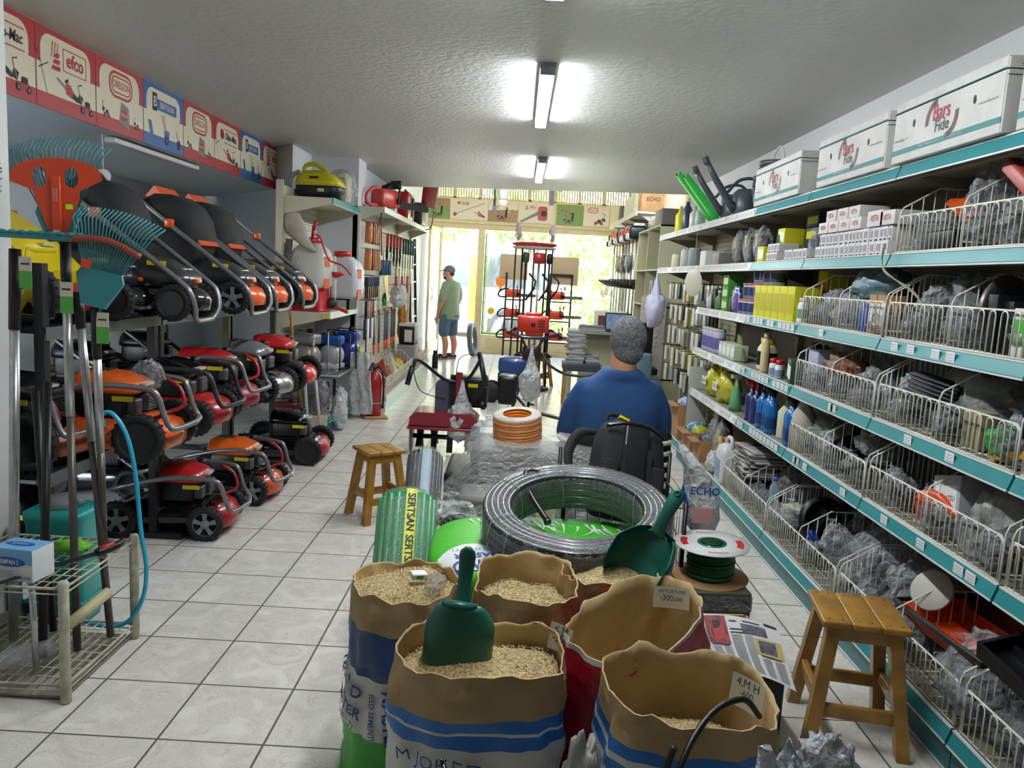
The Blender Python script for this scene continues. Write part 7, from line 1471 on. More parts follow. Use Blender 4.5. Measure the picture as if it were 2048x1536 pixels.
# ------------------------------------------------------------------ seed bag pile and pipe coil
LIME = mat('lime_bag', '#3fae22', .42, bump=.2, bs=9); 
def pillow(label, c, r, m0, deco=None, rz=0, name='seed_bag', e=.55):
    t = thing(name, label, 'bag', c, rz, 'sealed seed bags in the pile')
    b = MB(); b.ell((0, 0, 0), r, 0, 48, 18, e=e); b.build('bag_skin', m0, t)
    if deco: deco(t, lambda x, y, o=.003: r[2] * max(0, 1 - (max(0, 1e-6 + abs(x) / r[0]) ** (2 / e) + (abs(y) / r[1]) ** (2 / e))) ** (e / 2) + o)
    return t
pillow('white seed bag at the bottom of the pile behind the sacks', (.18, 2.86, .10), (.46, .33, .10), SWH); pillow('blue and white seed bag in the middle of the pile', (.14, 2.84, .29), (.46, .33, .10), SBL)
def deco(t, sf):
    b = MB(); rnd = random.Random(3)
    b.poly([(x, y, sf(x, y)) for x, y in [(-.42 + .006 * k, -.27 + .0 * k) for k in range(0, 1)]] or [(0, 0, 0)] * 3, 0) if False else None
    b.grid(lambda u, v: ((-.40 + .25 * u), (-.29 + (.02 + .17 * sin(pi * min(1, u * .9 + .1)) ** .7) * v), sf(-.40 + .25 * u, -.29 + (.02 + .17 * sin(pi * min(1, u * .9 + .1)) ** .7) * v)), 14, 14, 0)
    for k in range(26):
        x0 = rnd.uniform(-.12, .36); y0 = rnd.uniform(.10, .17); dx = rnd.uniform(-.10, .10); L = rnd.uniform(.06, .13)
        pts = []
        for q in range(7):
            f = q / 6; pts.append((x0 + dx * f * f, y0 - L * f, .006 * (1 - f)))
        vs = [(x - w, y, sf(x, y)) for x, y, w in pts] + [(x + w, y, sf(x, y)) for x, y, w in pts[::-1]]; b.add(vs, [tuple(range(14))], 0)
    for k in range(12):
        x0 = -.30 + k * .03; b.add([(x0, .20, sf(x0, .20)), (x0 + .012, .20, sf(x0 + .012, .2)), (x0 + .03, .12, sf(x0 + .03, .12))], [(0, 1, 2)], 0)
    b.build('grass_print', mat('print_white', '#d4d8d6', .45), t)['kind'] = 'stuff'
    b = MB()
    def f1(cx, cy): return lambda x, y: (cx - x, cy - y, sf(cx - x, cy - y, .005))
    b.text('GRAND', .052, 0, fn=f1(-.235, -.262), bold=.03, sx=.9); b.text('MASTER', .036, 0, fn=f1(-.265, -.205), bold=.03, sx=.9); b.text('SEMENTI', .020, 0, fn=f1(-.285, -.155), sp=1.4)
    b.build('lettering', mat('royal_print', '#1e4f9a', .5), t)
pillow('lime green GRAND MASTER seed bag lying under the pipe coil', (.16, 2.80, .465), (.44, .33, .085), LIME, deco, R(3))
t = thing('pipe_coil', 'big shrink wrapped coil of black pipe lying on the lime green bag', 'coil', (.255, 2.76, .625), rot=(R(11), R(-2), 0))
PIPE = mat('black_pipe', '#1b1d20', .28, coat=.3)
b = MB(); R1, R0_ = .345, .235; pr = .0135
for k in range(5): b.torus((0, 0, -.06 + k * .03), R1 - pr, pr, 60, 9); b.torus((0, 0, -.06 + k * .03), R0_ + pr, pr, 60, 9)
for k in range(1, 4): b.torus((0, 0, .067), R0_ + pr + k * .0205, pr, 60, 9); b.torus((0, 0, -.06), R0_ + pr + k * .0205, pr, 60, 8)
b.build('pipe', PIPE, t)
WRAP = film_mat('shrink_wrap', '#e9ecef', .04, .5, .05, 46, .7)
b = MB()
def tw(u, v):
    a = 2 * pi * u; c = 2 * pi * v; rr0 = (R1 + R0_) / 2; w = (R1 - R0_) / 2 + .006 + .004 * nz.noise(V((a * 26 + c, c * .8, 0))); hh = .085 + .004 * nz.noise(V((a * 30 - c, c * .8, 3)))
    cx, sx_ = cos(c), sin(c); x = math.copysign(abs(cx) ** .55, cx) * w; z = math.copysign(abs(sx_) ** .6, sx_) * hh
    return ((rr0 + x) * cos(a), (rr0 + x) * sin(a), z)
b.grid(tw, 420, 20); b.build('shrink_film', WRAP, t)
for a in (R(205), R(222), R(20), R(100), R(150), R(300)):
    pts = [tw(a / (2 * pi) + .004 * sin(k), k / 20) for k in range(21)]; b = MB(); b.tube([V(p) * 1.004 for p in pts], .0022, 5); b.build('film_band', film_mat('film_fold', '#d8dbe0', .45, .9, .15, 30) if 'film_fold' not in _mats else _mats['film_fold'], t)
b = MB(); P = smooth_path([(0.202, 3.020, 0.659), (0.132, 3.000, 0.732), (0.066, 2.980, 0.743), (0.084, 2.920, 0.681), (0.124, 2.860, 0.632), (0.151, 2.820, 0.607)], 5); b.tube(P, .012, 10); b.cyl(P[-1], P[-1] + V((.003, -.01, -.012)), .015, 10)
one('pipe_end', 'loose black pipe end curling over the wrapped coil', 'pipe', b, [PIPE], (0, 0, 0))

# green fence roll and black roll leaning at the left of the pile
def roll(label, p0, p1, r, col, n=20, wrap=True, name='wrapped_roll', rx=1.):
    t = thing(name, label, 'roll', p0, group='film wrapped rolls'); L = (V(p1) - V(p0)).length
    t.rotation_euler = (V(p1) - V(p0)).to_track_quat('Z', 'Y').to_euler()
    b = MB()
    for k in range(n): a = 2 * pi * k / n; b.cyl((r * .93 * cos(a), r * .93 * sin(a), 0), (r * .93 * cos(a), r * .93 * sin(a), L), r * .1, 7)
    b.lathe([(r * .55, 0), (r * .9, .0), (r * .9, L), (r * .55, L)], 20, 0); b.torus((0, 0, L), r * .8, r * .16, 26, 8); b.build('roll_core', col, t)
    b = MB(); b.lathe([(r * 1.02, -.005), (r * 1.04, L * .5), (r * 1.03, L * .97), (r * .85, L + .03), (r * .3, L + .015)], 36, 0, caps=False); b.build('film', WRAP, t)
    return t, L
FG = mat('fence_green', '#138a45', .35)
t, L = roll('green fence roll wrapped in film with yellow SERTSAN tape', (-.365, 2.62, .04), (-.405, 3.08, .56), .118, FG)
YT = mat('tape_yellow', '#cfd316', .4)
b = MB(); r = .125; qi = t.rotation_euler.to_quaternion().inverted()
front = qi @ V((0.25, -1, .45)); aF = math.atan2(front.y, front.x)
b.grid(lambda u, v: (r * cos(aF + (.34 * (u - .5))), r * sin(aF + .34 * (u - .5)), .0 + (L + .01) * v), 6, 20, 0); b.grid(lambda u, v: ((r - (r * .8) * v) * cos(aF + .34 * (u - .5)), (r - r * .8 * v) * sin(aF + .34 * (u - .5)), L + .012 + .03 * sin(v * 1.5)), 4, 4, 0)
for k in range(4):
    z = L * (.12 + .25 * k)
    b.text('SERTSAN', .030, 1, fn=lambda x, y, z=z: ((r + .002) * cos(aF + y / r), (r + .002) * sin(aF + y / r), z - x), bold=.03, sx=.95)
b.build('brand_tape', [YT, INK], t)
t, L = roll('black netting roll with grey label, farther back beside the green roll', (-.40, 3.42, .10), (-.43, 3.88, .56), .088, BLK)
b = MB(); r = .094; qi = t.rotation_euler.to_quaternion().inverted(); front = qi @ V((0.2, -1, .5)); aF = math.atan2(front.y, front.x)
b.grid(lambda u, v: (r * cos(aF + (.5 * (u - .5))), r * sin(aF + .5 * (u - .5)), L * (.3 + .7 * v)), 6, 12, 0)
b.text('superplast', .022, 1, fn=lambda x, y: ((r + .002) * cos(aF + y / r), (r + .002) * sin(aF + y / r), L * .55 - x)); b.build('label', [mat('pale_blue_label', '#9fb0bf', .4), INKB], t)

# wire reel, cartons and newspaper at the right of the sacks
t = thing('wire_reel', 'spool of dark green wire with white top flange on cartons', 'reel', (.83, 3.02, .352), rot=(R(2), R(-2), 0))
CW = mat('wire_green', '#0c6b48', .3, coat=.2)
b = MB()
for k in range(15): b.torus((0, 0, .012 + k * .0082), .088 + .003 * (k % 2) + .002 * sin(k * 2.), .0048, 44, 6)
b.lathe([(.085, .005), (.085, .13)], 30, 0); b.build('wire', CW, t)
b = MB(); b.lathe([(.002, .134), (.052, .134), (.148, .134), (.148, .138), (.052, .138), (.002, .138)], 48, 0)
for a0 in (R(-30), R(150)):
    b.grid(lambda u, v: ((.098 + .026 * v) * cos(a0 + .75 * u), (.098 + .026 * v) * sin(a0 + .75 * u), .1392), 10, 2, 2)
b.text('Palestor', .018, 2, RT((-.0, .11, .1395))); b.text('Palestor', .018, 2, RT((-.0, -.108, .1395)))
b.lathe([(.002, .1395), (.058, .1395), (.058, .1402), (.002, .1402)], 30, 1); b.lathe([(.002, .1405), (.046, .1405)], 26, 3)
for rr1 in (.018, .032): b.torus((0, 0, .1408), rr1, .0012, 24, 5, 1)
b.build('top_flange', [mat('flange_white', '#c9c9c7', .5), CW, SHRED, mat('dark_green_print', '#0b4524', .5)], t)
b = MB(); b.lathe([(.002, -.004), (.15, -.004), (.15, 0), (.002, 0)], 40, 0); b.build('bottom_flange', CARD, t)
t = thing('taped_carton', 'grey taped carton under the green wire reel', 'box', (.82, 2.98, 0), R(4)); b = MB(); b.box((0, 0, .172), (.26, .24, .344), 0, bev=.006); b.box((0, 0, .30), (.264, .244, .06), 1); b.build('carton_body', [mat('dull_olive_carton', '#4d4d42', .5), film_mat('tape_film', '#8d8f86', .6, .9, .2, 20)], t)
t = thing('open_crate', 'dark open carton holding black goods beneath the newspaper', 'box', (.76, 2.52, 0), R(4))
b = MB()
for c_, d_ in (((0, 0, .01), (.28, .36, .02)), ((-.14, 0, .16), (.008, .36, .32)), ((.14, 0, .16), (.008, .36, .32)), ((0, -.18, .16), (.28, .008, .32)), ((0, .18, .16), (.28, .008, .32))): b.box(c_, d_, 0)
for s_ in (-.14, .14): b.box((s_, 0, .322), (.012, .37, .01), 1)
b.box((0, .18, .322), (.29, .012, .01), 1); b.build('carton_body', [mat('dark_navy_board', '#15171c', .6), CARD], t)
b = MB(); b.box((0, 0, .16), (.25, .33, .28), 0, bev=.03); b.build('black_filling', BLK, t)
t = thing('newspaper_sheet', 'open newspaper page lying over the dark carton beside the stool', 'newspaper', (0, 0, 0))
c00, c10, c11, c01 = V((0.672, 2.519, 0.400)), V((0.923, 2.477, 0.390)), V((0.873, 2.143, 0.345)), V((0.643, 2.156, 0.385))
def npf(u, v, o=0.):
    p = c01 * (1 - u) * (1 - v) + c11 * u * (1 - v) + c00 * (1 - u) * v + c10 * u * v
    p = p + V((0, 0, .016 * sin(pi * u) * (1 - .3 * v) + .006 * sin(v * 7 + u * 3) + o)); return tuple(p)
b = MB(); b.grid(npf, 18, 18, 0); b.build('page', mat('news_page', '#bcbcba', .75), t)
b = MB(); rnd = random.Random(6)
def quad(u0, v0, u1, v1, m_, o=.0015, n=4):
    b.grid(lambda u, v: npf(u0 + (u1 - u0) * u, v0 + (v1 - v0) * v, o), n, n, m_)
quad(.03, .50, .30, .97, 1); quad(.62, .42, .96, .66, 3); quad(.66, .45, .88, .63, 2, .0022); quad(.48, .70, .80, .86, 2); quad(.80, .93, .97, .985, 0)
for k in range(16): quad(.04 + rnd.uniform(0, .2), .52 + rnd.uniform(0, .38), .04 + rnd.uniform(.08, .25), .55 + rnd.uniform(0, .4), rnd.choice((2, 4, 0)), .0018 + k * .0001, 1)
cols = [(.33, .48), (.50, .62), (.05, .17), (.19, .30), (.66, .78), (.82, .95), (.36, .46)]
for ci, (u0, u1) in enumerate(cols):
    v = .05 if ci != 2 else .04
    lim = .46 if ci in (2, 3) else (.38 if ci in (4, 5) else .68)
    while v < lim:
        quad(u0, v, u1 - rnd.uniform(0, .02), v + .007, 5, .0014, 1); v += .02
for (u0, v0, w_) in ((.33, .70, .28), (.33, .75, .22), (.34, .88, .1), (.52, .90, .22), (.05, .47, .22), (.66, .40, .26)): quad(u0, v0, u0 + w_, v0 + .02, 0, .0014, 2)
b.build('print', [INK, mat('news_photo_red', '#7d3a3a', .7, vary=.6, vs=60), mat('news_photo_grey', '#57535f', .7, vary=.6, vs=50), mat('news_ochre', '#a89a5c', .7), mat('news_red', '#9a3035', .7), mat('news_text_grey', '#6f6f72', .8)], t)

# stools
def stool(label, loc, rz, s=1.0, h=.45, top=.275):
    t = thing('wooden_stool', label, 'stool', loc, rz, 'square wooden stools')
    w = top
    for k in range(3):
        b = MB(); x0 = -w / 2 + k * w / 3; b.box((x0 + w / 6, 0, h - .011), (w / 3 - .003, w, .022), 0, bev=.006)
        for sy in (-1, 1):
            for dx in (-.02, .02): b.lathe([(.0005, h - .0002), (.004, h + .0004)], 8, 1, RT((x0 + w / 6 + dx, sy * w * .40, 0)))
        b.build('seat_board', [WOOD, mat('dark_nail', '#4a3218', .6)], t)
    tx, bx = w / 2 - .045, w / 2 + .008
    for sx in (-1, 1):
        for sy in (-1, 1):
            b = MB(); b.loft([[(sx * (bx + dx), sy * (bx + dy), 0) for dx, dy in ((-.021, -.021), (.021, -.021), (.021, .021), (-.021, .021))], [(sx * (tx + dx), sy * (tx + dy), h - .022) for dx, dy in ((-.021, -.021), (.021, -.021), (.021, .021), (-.021, .021))]], 0, False); b.build('leg', WOOD, t)
    for sx in (-1, 1):
        b = MB(); b.box((sx * (tx + .002), 0, h - .05), (.02, 2 * tx - .03, .05), 0); b.build('apron', WOOD, t)
        b = MB(); b.box((0, sx * (tx + .002), h - .05), (2 * tx - .03, .02, .05), 0); b.build('apron', WOOD, t)
        q_ = tx + (bx - tx) * .66
        b = MB(); b.box((sx * q_, 0, .165), (.022, 2 * q_ - .03, .045), 0, bev=.004); b.build('stretcher', WOOD, t)
        b = MB(); b.box((0, sx * q_, .13), (2 * q_ - .03, .022, .045), 0, bev=.004); b.build('stretcher', WOOD, t)
    return t
stool('yellow varnished wooden stool in the right aisle, nearest the camera', (1.215, 2.55, 0), R(-10), h=.44, top=.28)
stool('small varnished wooden stool in the left aisle beside the rolls', (-.795, 4.62, 0), R(35), h=.43, top=.245)

# ------------------------------------------------------------------ wrapped goods, backpack and trolley behind the coil
b = MB()
for c_, d_ in (((.15, 3.55, .2), (.9, .5, .4)), ((.15, 4.0, .26), (.95, .45, .52))): b.box(c_, d_, 0, bev=.02)
for c_, d_ in (((-.12, 3.45, .47), (.22, .25, .12)), ((.12, 3.6, .50), (.18, .3, .16)), ((.05, 4.0, .58), (.5, .35, .1)), ((.5, 4.0, .56), (.3, .3, .08))): b.box(c_, d_, 1, bev=.03)
for k in range(3): b.cyl((-.05 + .12 * k, 3.38, .46), (-.02 + .12 * k, 3.40, .60), .03, 12, 1)
one('wrapped_machines', 'pile of dark wrapped machine parts under plastic sheet behind the coil', 'pile', b, [DARKP, mat('dusty_grey_part', '#5a5b57', .5)], (0, 0, 0))
b = MB(); b.box((.17, 3.40, .57), (.085, .10, .02), 0, RT()); b.box((.17, 3.345, .50), (.085, .012, .13), 0); one('yellow_notice', 'yellow printed notice showing through the plastic sheet', 'notice', b, [mat('yellow_notice', '#b3ad35', .5, vary=.3, vs=40)], (0, 0, 0))
def drape(u, v):
    x = -.38 + 1.12 * u; y = 3.18 + 1.12 * v
    z = .40 + .26 * min(1, v * 2.2) + .05 * v + .03 * nz.noise(V((x * 4, y * 4, 1))) + .016 * nz.noise(V((x * 22 + y * 16, y * 3, 4))) - .28 * max(0, .22 - u) / .22 - .15 * max(0, u - .85) / .15 - .05 * max(0, 1 - ((x - .035) / .2) ** 2 - ((y - 3.98) / .2) ** 2)
    return (x, y, z)
b = MB(); b.grid(drape, 70, 60); one('plastic_sheet', 'large crinkled clear plastic sheet draped over the wrapped machines', 'sheet', b, [film_mat('sheet_film', '#c6c8c4', .10, .62, .10, 20, .5)], (0, 0, 0))
bag('clear bag of black netting over yellow card, left of the pipe coil', (-.24, 3.12, .42), (.13, .12, .08), 111, BAG, mat('black_net', '#141414', .3), group='bags in the centre pile', name='netting_bag')
b = MB(); b.box((0, 0, .20), (.26, .30, .40), 0, bev=.005); b.box((0, 0, .405), (.25, .28, .01), 1); one('black_crate', 'black crate with yellow rim beneath the netting bag', 'crate', b, [BLK, YEL], (-.24, 3.14, 0))
OH = mat('orange_hose', '#ee8f1c', .35, coat=.2)
t = thing('hose_coil', 'tall coil of orange hose with white paper top on the pile', 'coil', (.035, 3.98, .655), rot=(R(8), R(-4), R(0)))
b = MB()
for k in range(9): b.torus((0, 0, .01 + k * .0155), .118 + .002 * sin(k * 3), .0088, 48, 8)
for k in range(8): b.torus((0, 0, .012 + k * .017), .085, .0088, 40, 7)
b.torus((0, 0, .14), .10, .0088, 40, 7); b.build('hose', OH, t)
b = MB(); b.lathe([(.075, .150), (.118, .150), (.124, .145), (.124, .14)], 40, 0, caps=False); b.text('HORTUM', .014, 1, RT((-.05, -.085, .1515), rz=R(-25))); b.build('paper_ring', [mat('warm_white_paper', '#cdc8bd', .6), INK], t)
b = MB(); b.lathe([(.128, .0), (.129, .14), (.12, .152), (.07, .154)], 40, 0, caps=False); b.build('film', film_mat('coil_film', '#e0e0dc', .03, .35, .1, 30), t)
# wire trolley with backpack
t = thing('wire_trolley', 'wire basket trolley holding the black backpack', 'trolley', (.48, 3.30, 0))
b = MB()
for z in (.30, .45, .60): b.tube([(-.25, -.2, z), (.25, -.2, z), (.25, .2, z), (-.25, .2, z)], .004, 6, 0, True)
for k in range(11): b.cyl((-.25 + .05 * k, -.2, .30), (-.25 + .05 * k, -.2, .60), .002, 4); b.cyl((-.25 + .05 * k, .2, .30), (-.25 + .05 * k, .2, .60), .002, 4)
for k in range(9): b.cyl((-.25, -.2 + .05 * k, .30), (-.25, -.2 + .05 * k, .60), .002, 4); b.cyl((.25, -.2 + .05 * k, .30), (.25, -.2 + .05 * k, .60), .002, 4)
b.box((0, 0, .295), (.5, .4, .006)); b.build('basket_wires', mat('dull_wire', '#8c8a80', .4, metal=.5), t)
for sx in (-.25, .25):
    for sy in (-.2, .2): b = MB(); b.cyl((sx, sy, 0), (sx, sy, .62 if sy < 0 else .74), .009, 9); b.build('leg', BLK, t)
CNV = mat('black_canvas', '#08090b', .8, bump=.2, bs=120); CNS = mat('black_coated_panel', '#1a1c20', .28)
t = thing('backpack', 'black backpack with yellow tag slumped on the wire trolley', 'backpack', (.50, 3.28, .70), rot=(R(-30), R(10), R(6)))
b = MB(); b.loft([[(x * s, y * s2, z) for x, y in rr(-.155, -.085, .155, .085, .06, 5)] for z, s, s2 in ((-.21, .85, .7), (-.19, .98, .95), (-.1, 1.02, 1.1), (.05, 1.0, 1.05), (.14, .95, .9), (.19, .78, .65), (.21, .5, .4))], 0, True)
o = b.build('pack_body', CNV, t)
b = MB(); b.box((0, -.10, .02), (.11, .03, .30), 0, RT(rx=R(2)), bev=.012); b.build('front_panel', CNS, t)
for sx in (-1, 1): b = MB(); b.box((sx * .10, -.095, -.08), (.075, .04, .17), 0, bev=.015); b.build('side_pocket', CNV, t)
b = MB(); b.tube(smooth_path([(-.13, -.09, .15), (-.05, -.115, .17), (.05, -.115, .17), (.13, -.09, .14)]), .008, 6); b.build('zip_flap', CNS, t)
b = MB(); P = smooth_path([(-.12, .04, .16), (-.21, .03, .14), (-.26, .0, .04), (-.25, -.03, -.06), (-.2, -.04, -.13)]); b.loft([[(p.x - .02 + .0, p.y - .006, p.z + .012), (p.x + .02, p.y - .006, p.z - .012), (p.x + .02, p.y + .006, p.z - .012), (p.x - .02, p.y + .006, p.z + .012)] for p in P], 0, True); b.build('shoulder_strap', CNV, t)
b = MB(); b.tube(smooth_path([(.02, .02, .2), (.0, .03, .25), (-.09, .03, .25), (-.10, .02, .2)]), .009, 7); b.build('grab_handle', CNV, t); b = MB(); b.box((-.09, .0, .215), (.05, .03, .012), 0, RT((0, 0, 0), ry=R(15)), bev=.003); b.build('yellow_tag', YEL, t)
for sx in (-.05, .06): b = MB(); b.box((sx, -.122, -.05), (.02, .004, .24), 0); b.build('webbing', CNV, t)
b = MB(); b.lathe([(.002, -.002), (.12, -.002), (.122, 0), (.12, .004), (.10, .006), (.002, .004)], 36, 0); one('pan_lid', 'round pale disc with dark rim lying at the top of the pile', 'disc', b, [mat('pale_disc', '#a6a59c', .4)], (.36, 3.95, .70), rot=(R(6), 0, 0))
t = thing('carrier_bag', 'pale carrier bag with blue print hanging right of the backpack', 'bag', (.86, 3.45, .42))
b = MB(); b.loft([[(x * s + dx, y * s2, z) for x, y in rr(-.07, -.10, .07, .10, .03, 4)] for z, s, s2, dx in ((0, .8, .8, .02), (.06, 1, 1, .02), (.18, .9, 1.05, .01), (.28, .5, 1.0, -.03), (.36, .2, .7, -.08))], 0, True); b.build('film', BAGW, t)
b = MB(); b.box((-.075, -.02, .17), (.003, .14, .05), 0, RT((0, 0, 0), rx=R(20))); b.box((.0, -.105, .08), (.09, .003, .07), 1); b.text('ECHO', .035, 0, RT((.005, -.109, .19), rx=R(90)), bold=.03); b.build('print', [mat('royal_print', '#1e4f9a', .5), mat('pink_print', '#cf9aa0', .5)], t)
# chair and seated person
t = thing('office_chair', 'black chair with white ribbed back edge under the seated person', 'chair', (.55, 3.97, 0))
b = MB(); b.grid(lambda u, v: (.25 * (u - .5) * 2 * (1 - .0 * v), -.17 + .05 * (1 - cos((u - .5) * 2.4)) - .0 * v, .45 + .35 * v - .07 * v * (abs(u - .62) * 2) ** 2), 16, 8)
o = b.build('backrest', CNV, t); md = o.modifiers.new('thick', 'SOLIDIFY'); md.thickness = .03
b = MB(); b.box((0, .05, .43), (.44, .44, .07), 0, bev=.03); b.build('seat', CNV, t)
for k in range(5): b = MB(); b.tube([(.17, -.20, .50 + k * .055), (.235, -.17, .505 + k * .055), (.25, -.10, .505 + k * .055)], .012, 8); b.build('rib', mat('rib_cream', '#c4c1ae', .4), t)
b = MB(); b.cyl((0, .05, .07), (0, .05, .40), .03, 12); b.build('column', BLK, t)
for k in range(5):
    a = 2 * pi * k / 5; b = MB(); b.tube([(0, .05, .09), (.24 * cos(a), .05 + .24 * sin(a), .055)], [.025, .014], 8); b.cyl((.24 * cos(a), .03 + .24 * sin(a), .025), (.24 * cos(a), .07 + .24 * sin(a), .025), .025, 12); b.build('leg', BLK, t)
SKIN = mat('skin', '#b98565', .5, bump=.04, bs=60); HAIRG = mat('grey_hair', '#77777a', .75, bump=.9, bs=130, vary=.45, vs=60)
def fuse(b, name, mt, parent, vox=.009, it=6):
    o = b.build(name, mt, parent); r_ = o.modifiers.new('fuse', 'REMESH'); r_.mode = 'VOXEL'; r_.voxel_size = vox; r_.use_smooth_shade = True
    s_ = o.modifiers.new('soft', 'SMOOTH'); s_.iterations = it; s_.factor = .5; return o
def limb(b, pts, rs, n=14):
    P = smooth_path(pts, 4); m_ = len(P); R_ = []
    for i in range(m_):
        f = i / (m_ - 1) * (len(rs) - 1); k = min(int(f), len(rs) - 2); R_.append(rs[k] + (rs[k + 1] - rs[k]) * (f - k))
    b.tube(P, R_, n); b.ell(P[0], R_[0], 0, 12, 8); b.ell(P[-1], R_[-1], 0, 12, 8)
def hand(b, w, d, side, s=1.):
    """w wrist, d pointing direction, side = thumb side"""
    w, d, side = V(w), V(d).normalized(), V(side).normalized(); nrm = d.cross(side)
    limb(b, [w, w + d * .05 * s, w + d * .085 * s], [.026 * s, .034 * s, .032 * s], 12)
    for k, L in enumerate((.066, .075, .07, .055)):
        o_ = w + d * .085 * s + side * (.026 - .018 * k) * s; b.tube([o_, o_ + d * L * .5 * s + nrm * .006 * s, o_ + d * L * s + nrm * .02 * s], [.0095 * s, .009 * s, .0075 * s], 8)
    o_ = w + d * .03 * s + side * .028 * s; b.tube([o_, o_ + d * .03 * s + side * .022 * s, o_ + d * .06 * s + side * .03 * s], [.012 * s, .011 * s, .009 * s], 8)
def head(b, c, f, up=(0, 0, 1), s=1.):
    """c head centre, f facing direction"""
    f = V(f).normalized(); up = V(up).normalized(); r_ = f.cross(up).normalized(); up = r_.cross(f); Q = Mx((r_, f, up)).transposed().to_4x4(); Q.translation = V(c); 
    b.ell((0, -.01, .02), (.076 * s, .096 * s, .10 * s), 0, 20, 14, Q); b.ell((0, .03, -.045), (.058 * s, .062 * s, .07 * s), 0, 18, 12, Q)
    b.ell((0, .098, -.015), (.013, .018, .024), 0, 10, 8, Q); b.ell((0, .082, -.058), (.024, .012, .008), 0, 10, 6, Q)
    for sx in (-1, 1): b.ell((sx * .080, -.002, -.005), (.010, .020, .032), 0, 10, 8, Q); b.ell((sx * .03, .082, .012), (.014, .01, .008), 0, 8, 6, Q)
    return Q
bd = MB(); HC = (.565, 3.985, 1.195); Q = head(bd, HC, (-.06, 1, -.08), s=1.12)
limb(bd, [(.555, 3.965, 1.15), (.55, 3.96, 1.06), (.55, 3.97, 1.0)], [.066, .070, .085])
bd.ell((.53, 4.0, .78), (.17, .11, .2)); bd.ell((.54, 4.02, .50), (.18, .14, .10))
for sx, ex in ((-1, .30), (1, .775)):
    limb(bd, [(.54 + sx * .19, 3.99, .90), (ex, 4.05, .72), (ex - .0 * sx, 4.22, .64), (.54 + sx * .14, 4.36, .64)], [.055, .045, .04, .028]); hand(bd, (.54 + sx * .14, 4.36, .64), (-sx * .3, 1, 0), (-sx, .2, .3))
    limb(bd, [(.54 + sx * .09, 4.05, .50), (.54 + sx * .12, 4.45, .50), (.54 + sx * .12, 4.48, .28), (.54 + sx * .12, 4.46, .08)], [.09, .07, .055, .04]); bd.ell((.54 + sx * .12, 4.54, .04), (.045, .12, .04))
o = fuse(bd, 'person', SKIN, None); tag(o, 'grey haired person in a blue shirt sitting with back to camera', 'person')
P1 = o
b = MB(); b.ell((0, -.024, .028), (.094, .108, .112), 0, 28, 18, Q); b.ell((0, -.050, -.038), (.077, .064, .078), 0, 20, 12, Q); fuse(b, 'hair', HAIRG, P1, .008, 3)
BLS = mat('blue_shirt', '#1d4577', .8, bump=.2, bs=10)
b = MB(); b.loft([[(.54 + (x * s) + dx, 3.985 + y * s2, z) for x, y in [(math.copysign(abs(cos(a)) ** .75, cos(a)), math.copysign(abs(sin(a)) ** .8, sin(a))) for a in [2 * pi * k / 28 for k in range(28)]]] for z, s, s2, dx in ((.48, .20, .15, 0), (.6, .205, .15, 0), (.75, .215, .145, 0), (.88, .225, .135, 0), (.955, .21, .115, 0), (1.0, .165, .10, .005), (1.04, .118, .108, .01), (1.058, .098, .098, .005), (1.066, .09, .092, .008))], 0, True)
for sx, ex in ((-1, .30), (1, .775)): limb(b, [(.54 + sx * .165, 3.985, .95), (.54 + sx * .215, 4.01, .84), (ex, 4.05, .72), (ex, 4.10, .70)], [.062, .07, .065, .06])
fuse(b, 'shirt', BLS, P1, .011, 5)
b = MB()
for sx in (-1, 1): limb(b, [(.54 + sx * .09, 4.02, .52), (.54 + sx * .12, 4.45, .50), (.54 + sx * .12, 4.48, .28), (.54 + sx * .12, 4.46, .14)], [.115, .085, .07, .06])
fuse(b, 'trousers', mat('dark_trousers', '#1b1f29', .8), P1, .014, 4)
# standing person near the door
px, py = -1.19, 13.64; f = V((-.86, .5, 0)).normalized(); sd = V((f.y, -f.x, 0))   # facing, right-hand side
def L(fw, s_, z): return (px + f.x * fw + sd.x * s_, py + f.y * fw + sd.y * s_, z)
bd = MB(); Q = head(bd, L(.06, 0, 1.50), (-.97, .2, -.12)); limb(bd, [L(.045, 0, 1.45), L(.02, 0, 1.38), L(0, 0, 1.33)], [.055, .058, .07])
bd.ell(L(.02, 0, 1.12), (.17, .15, .22)); bd.ell(L(.0, 0, .85), (.17, .16, .15))
for s_ in (-1, 1):
    limb(bd, [L(-.01, s_ * .19, 1.28), L(-.02, s_ * .24, 1.05), L(.05, s_ * .24, .88), L(.10, s_ * .22, .76)], [.055, .047, .038, .027]); hand(bd, L(.10, s_ * .22, .76), (-.1, .05, -1), f)
    limb(bd, [L(0, s_ * .09, .80), L(.02, s_ * .12, .48), L(-.03, s_ * .13, .28), L(-.02, s_ * .13, .08)], [.095, .062, .06, .036])
    bd.ell(L(.05, s_ * .13, .04), (.08, .06, .035))
P2 = fuse(bd, 'person', SKIN, None, .012); tag(P2, 'person in cap, green t-shirt and blue shorts standing by the open door', 'person')
SHG = mat('sage_shirt', '#80927a', .85, bump=.2, bs=10)
b = MB(); b.loft([[V(L(fw + r1 * cos(a), r2 * sin(a), z)) for a in [2 * pi * k / 24 for k in range(24)]] for z, fw, r1, r2 in ((.70, .01, .185, .20), (.80, .02, .19, .205), (.95, .035, .19, .20), (1.12, .02, .165, .20), (1.26, .0, .13, .205), (1.33, .0, .10, .16), (1.375, .01, .07, .08))], 0, True)
for s_ in (-1, 1): limb(b, [L(-.01, s_ * .17, 1.29), L(-.02, s_ * .225, 1.17), L(-.01, s_ * .24, 1.06)], [.065, .07, .068])
fuse(b, 't_shirt', SHG, P2, .014, 5)
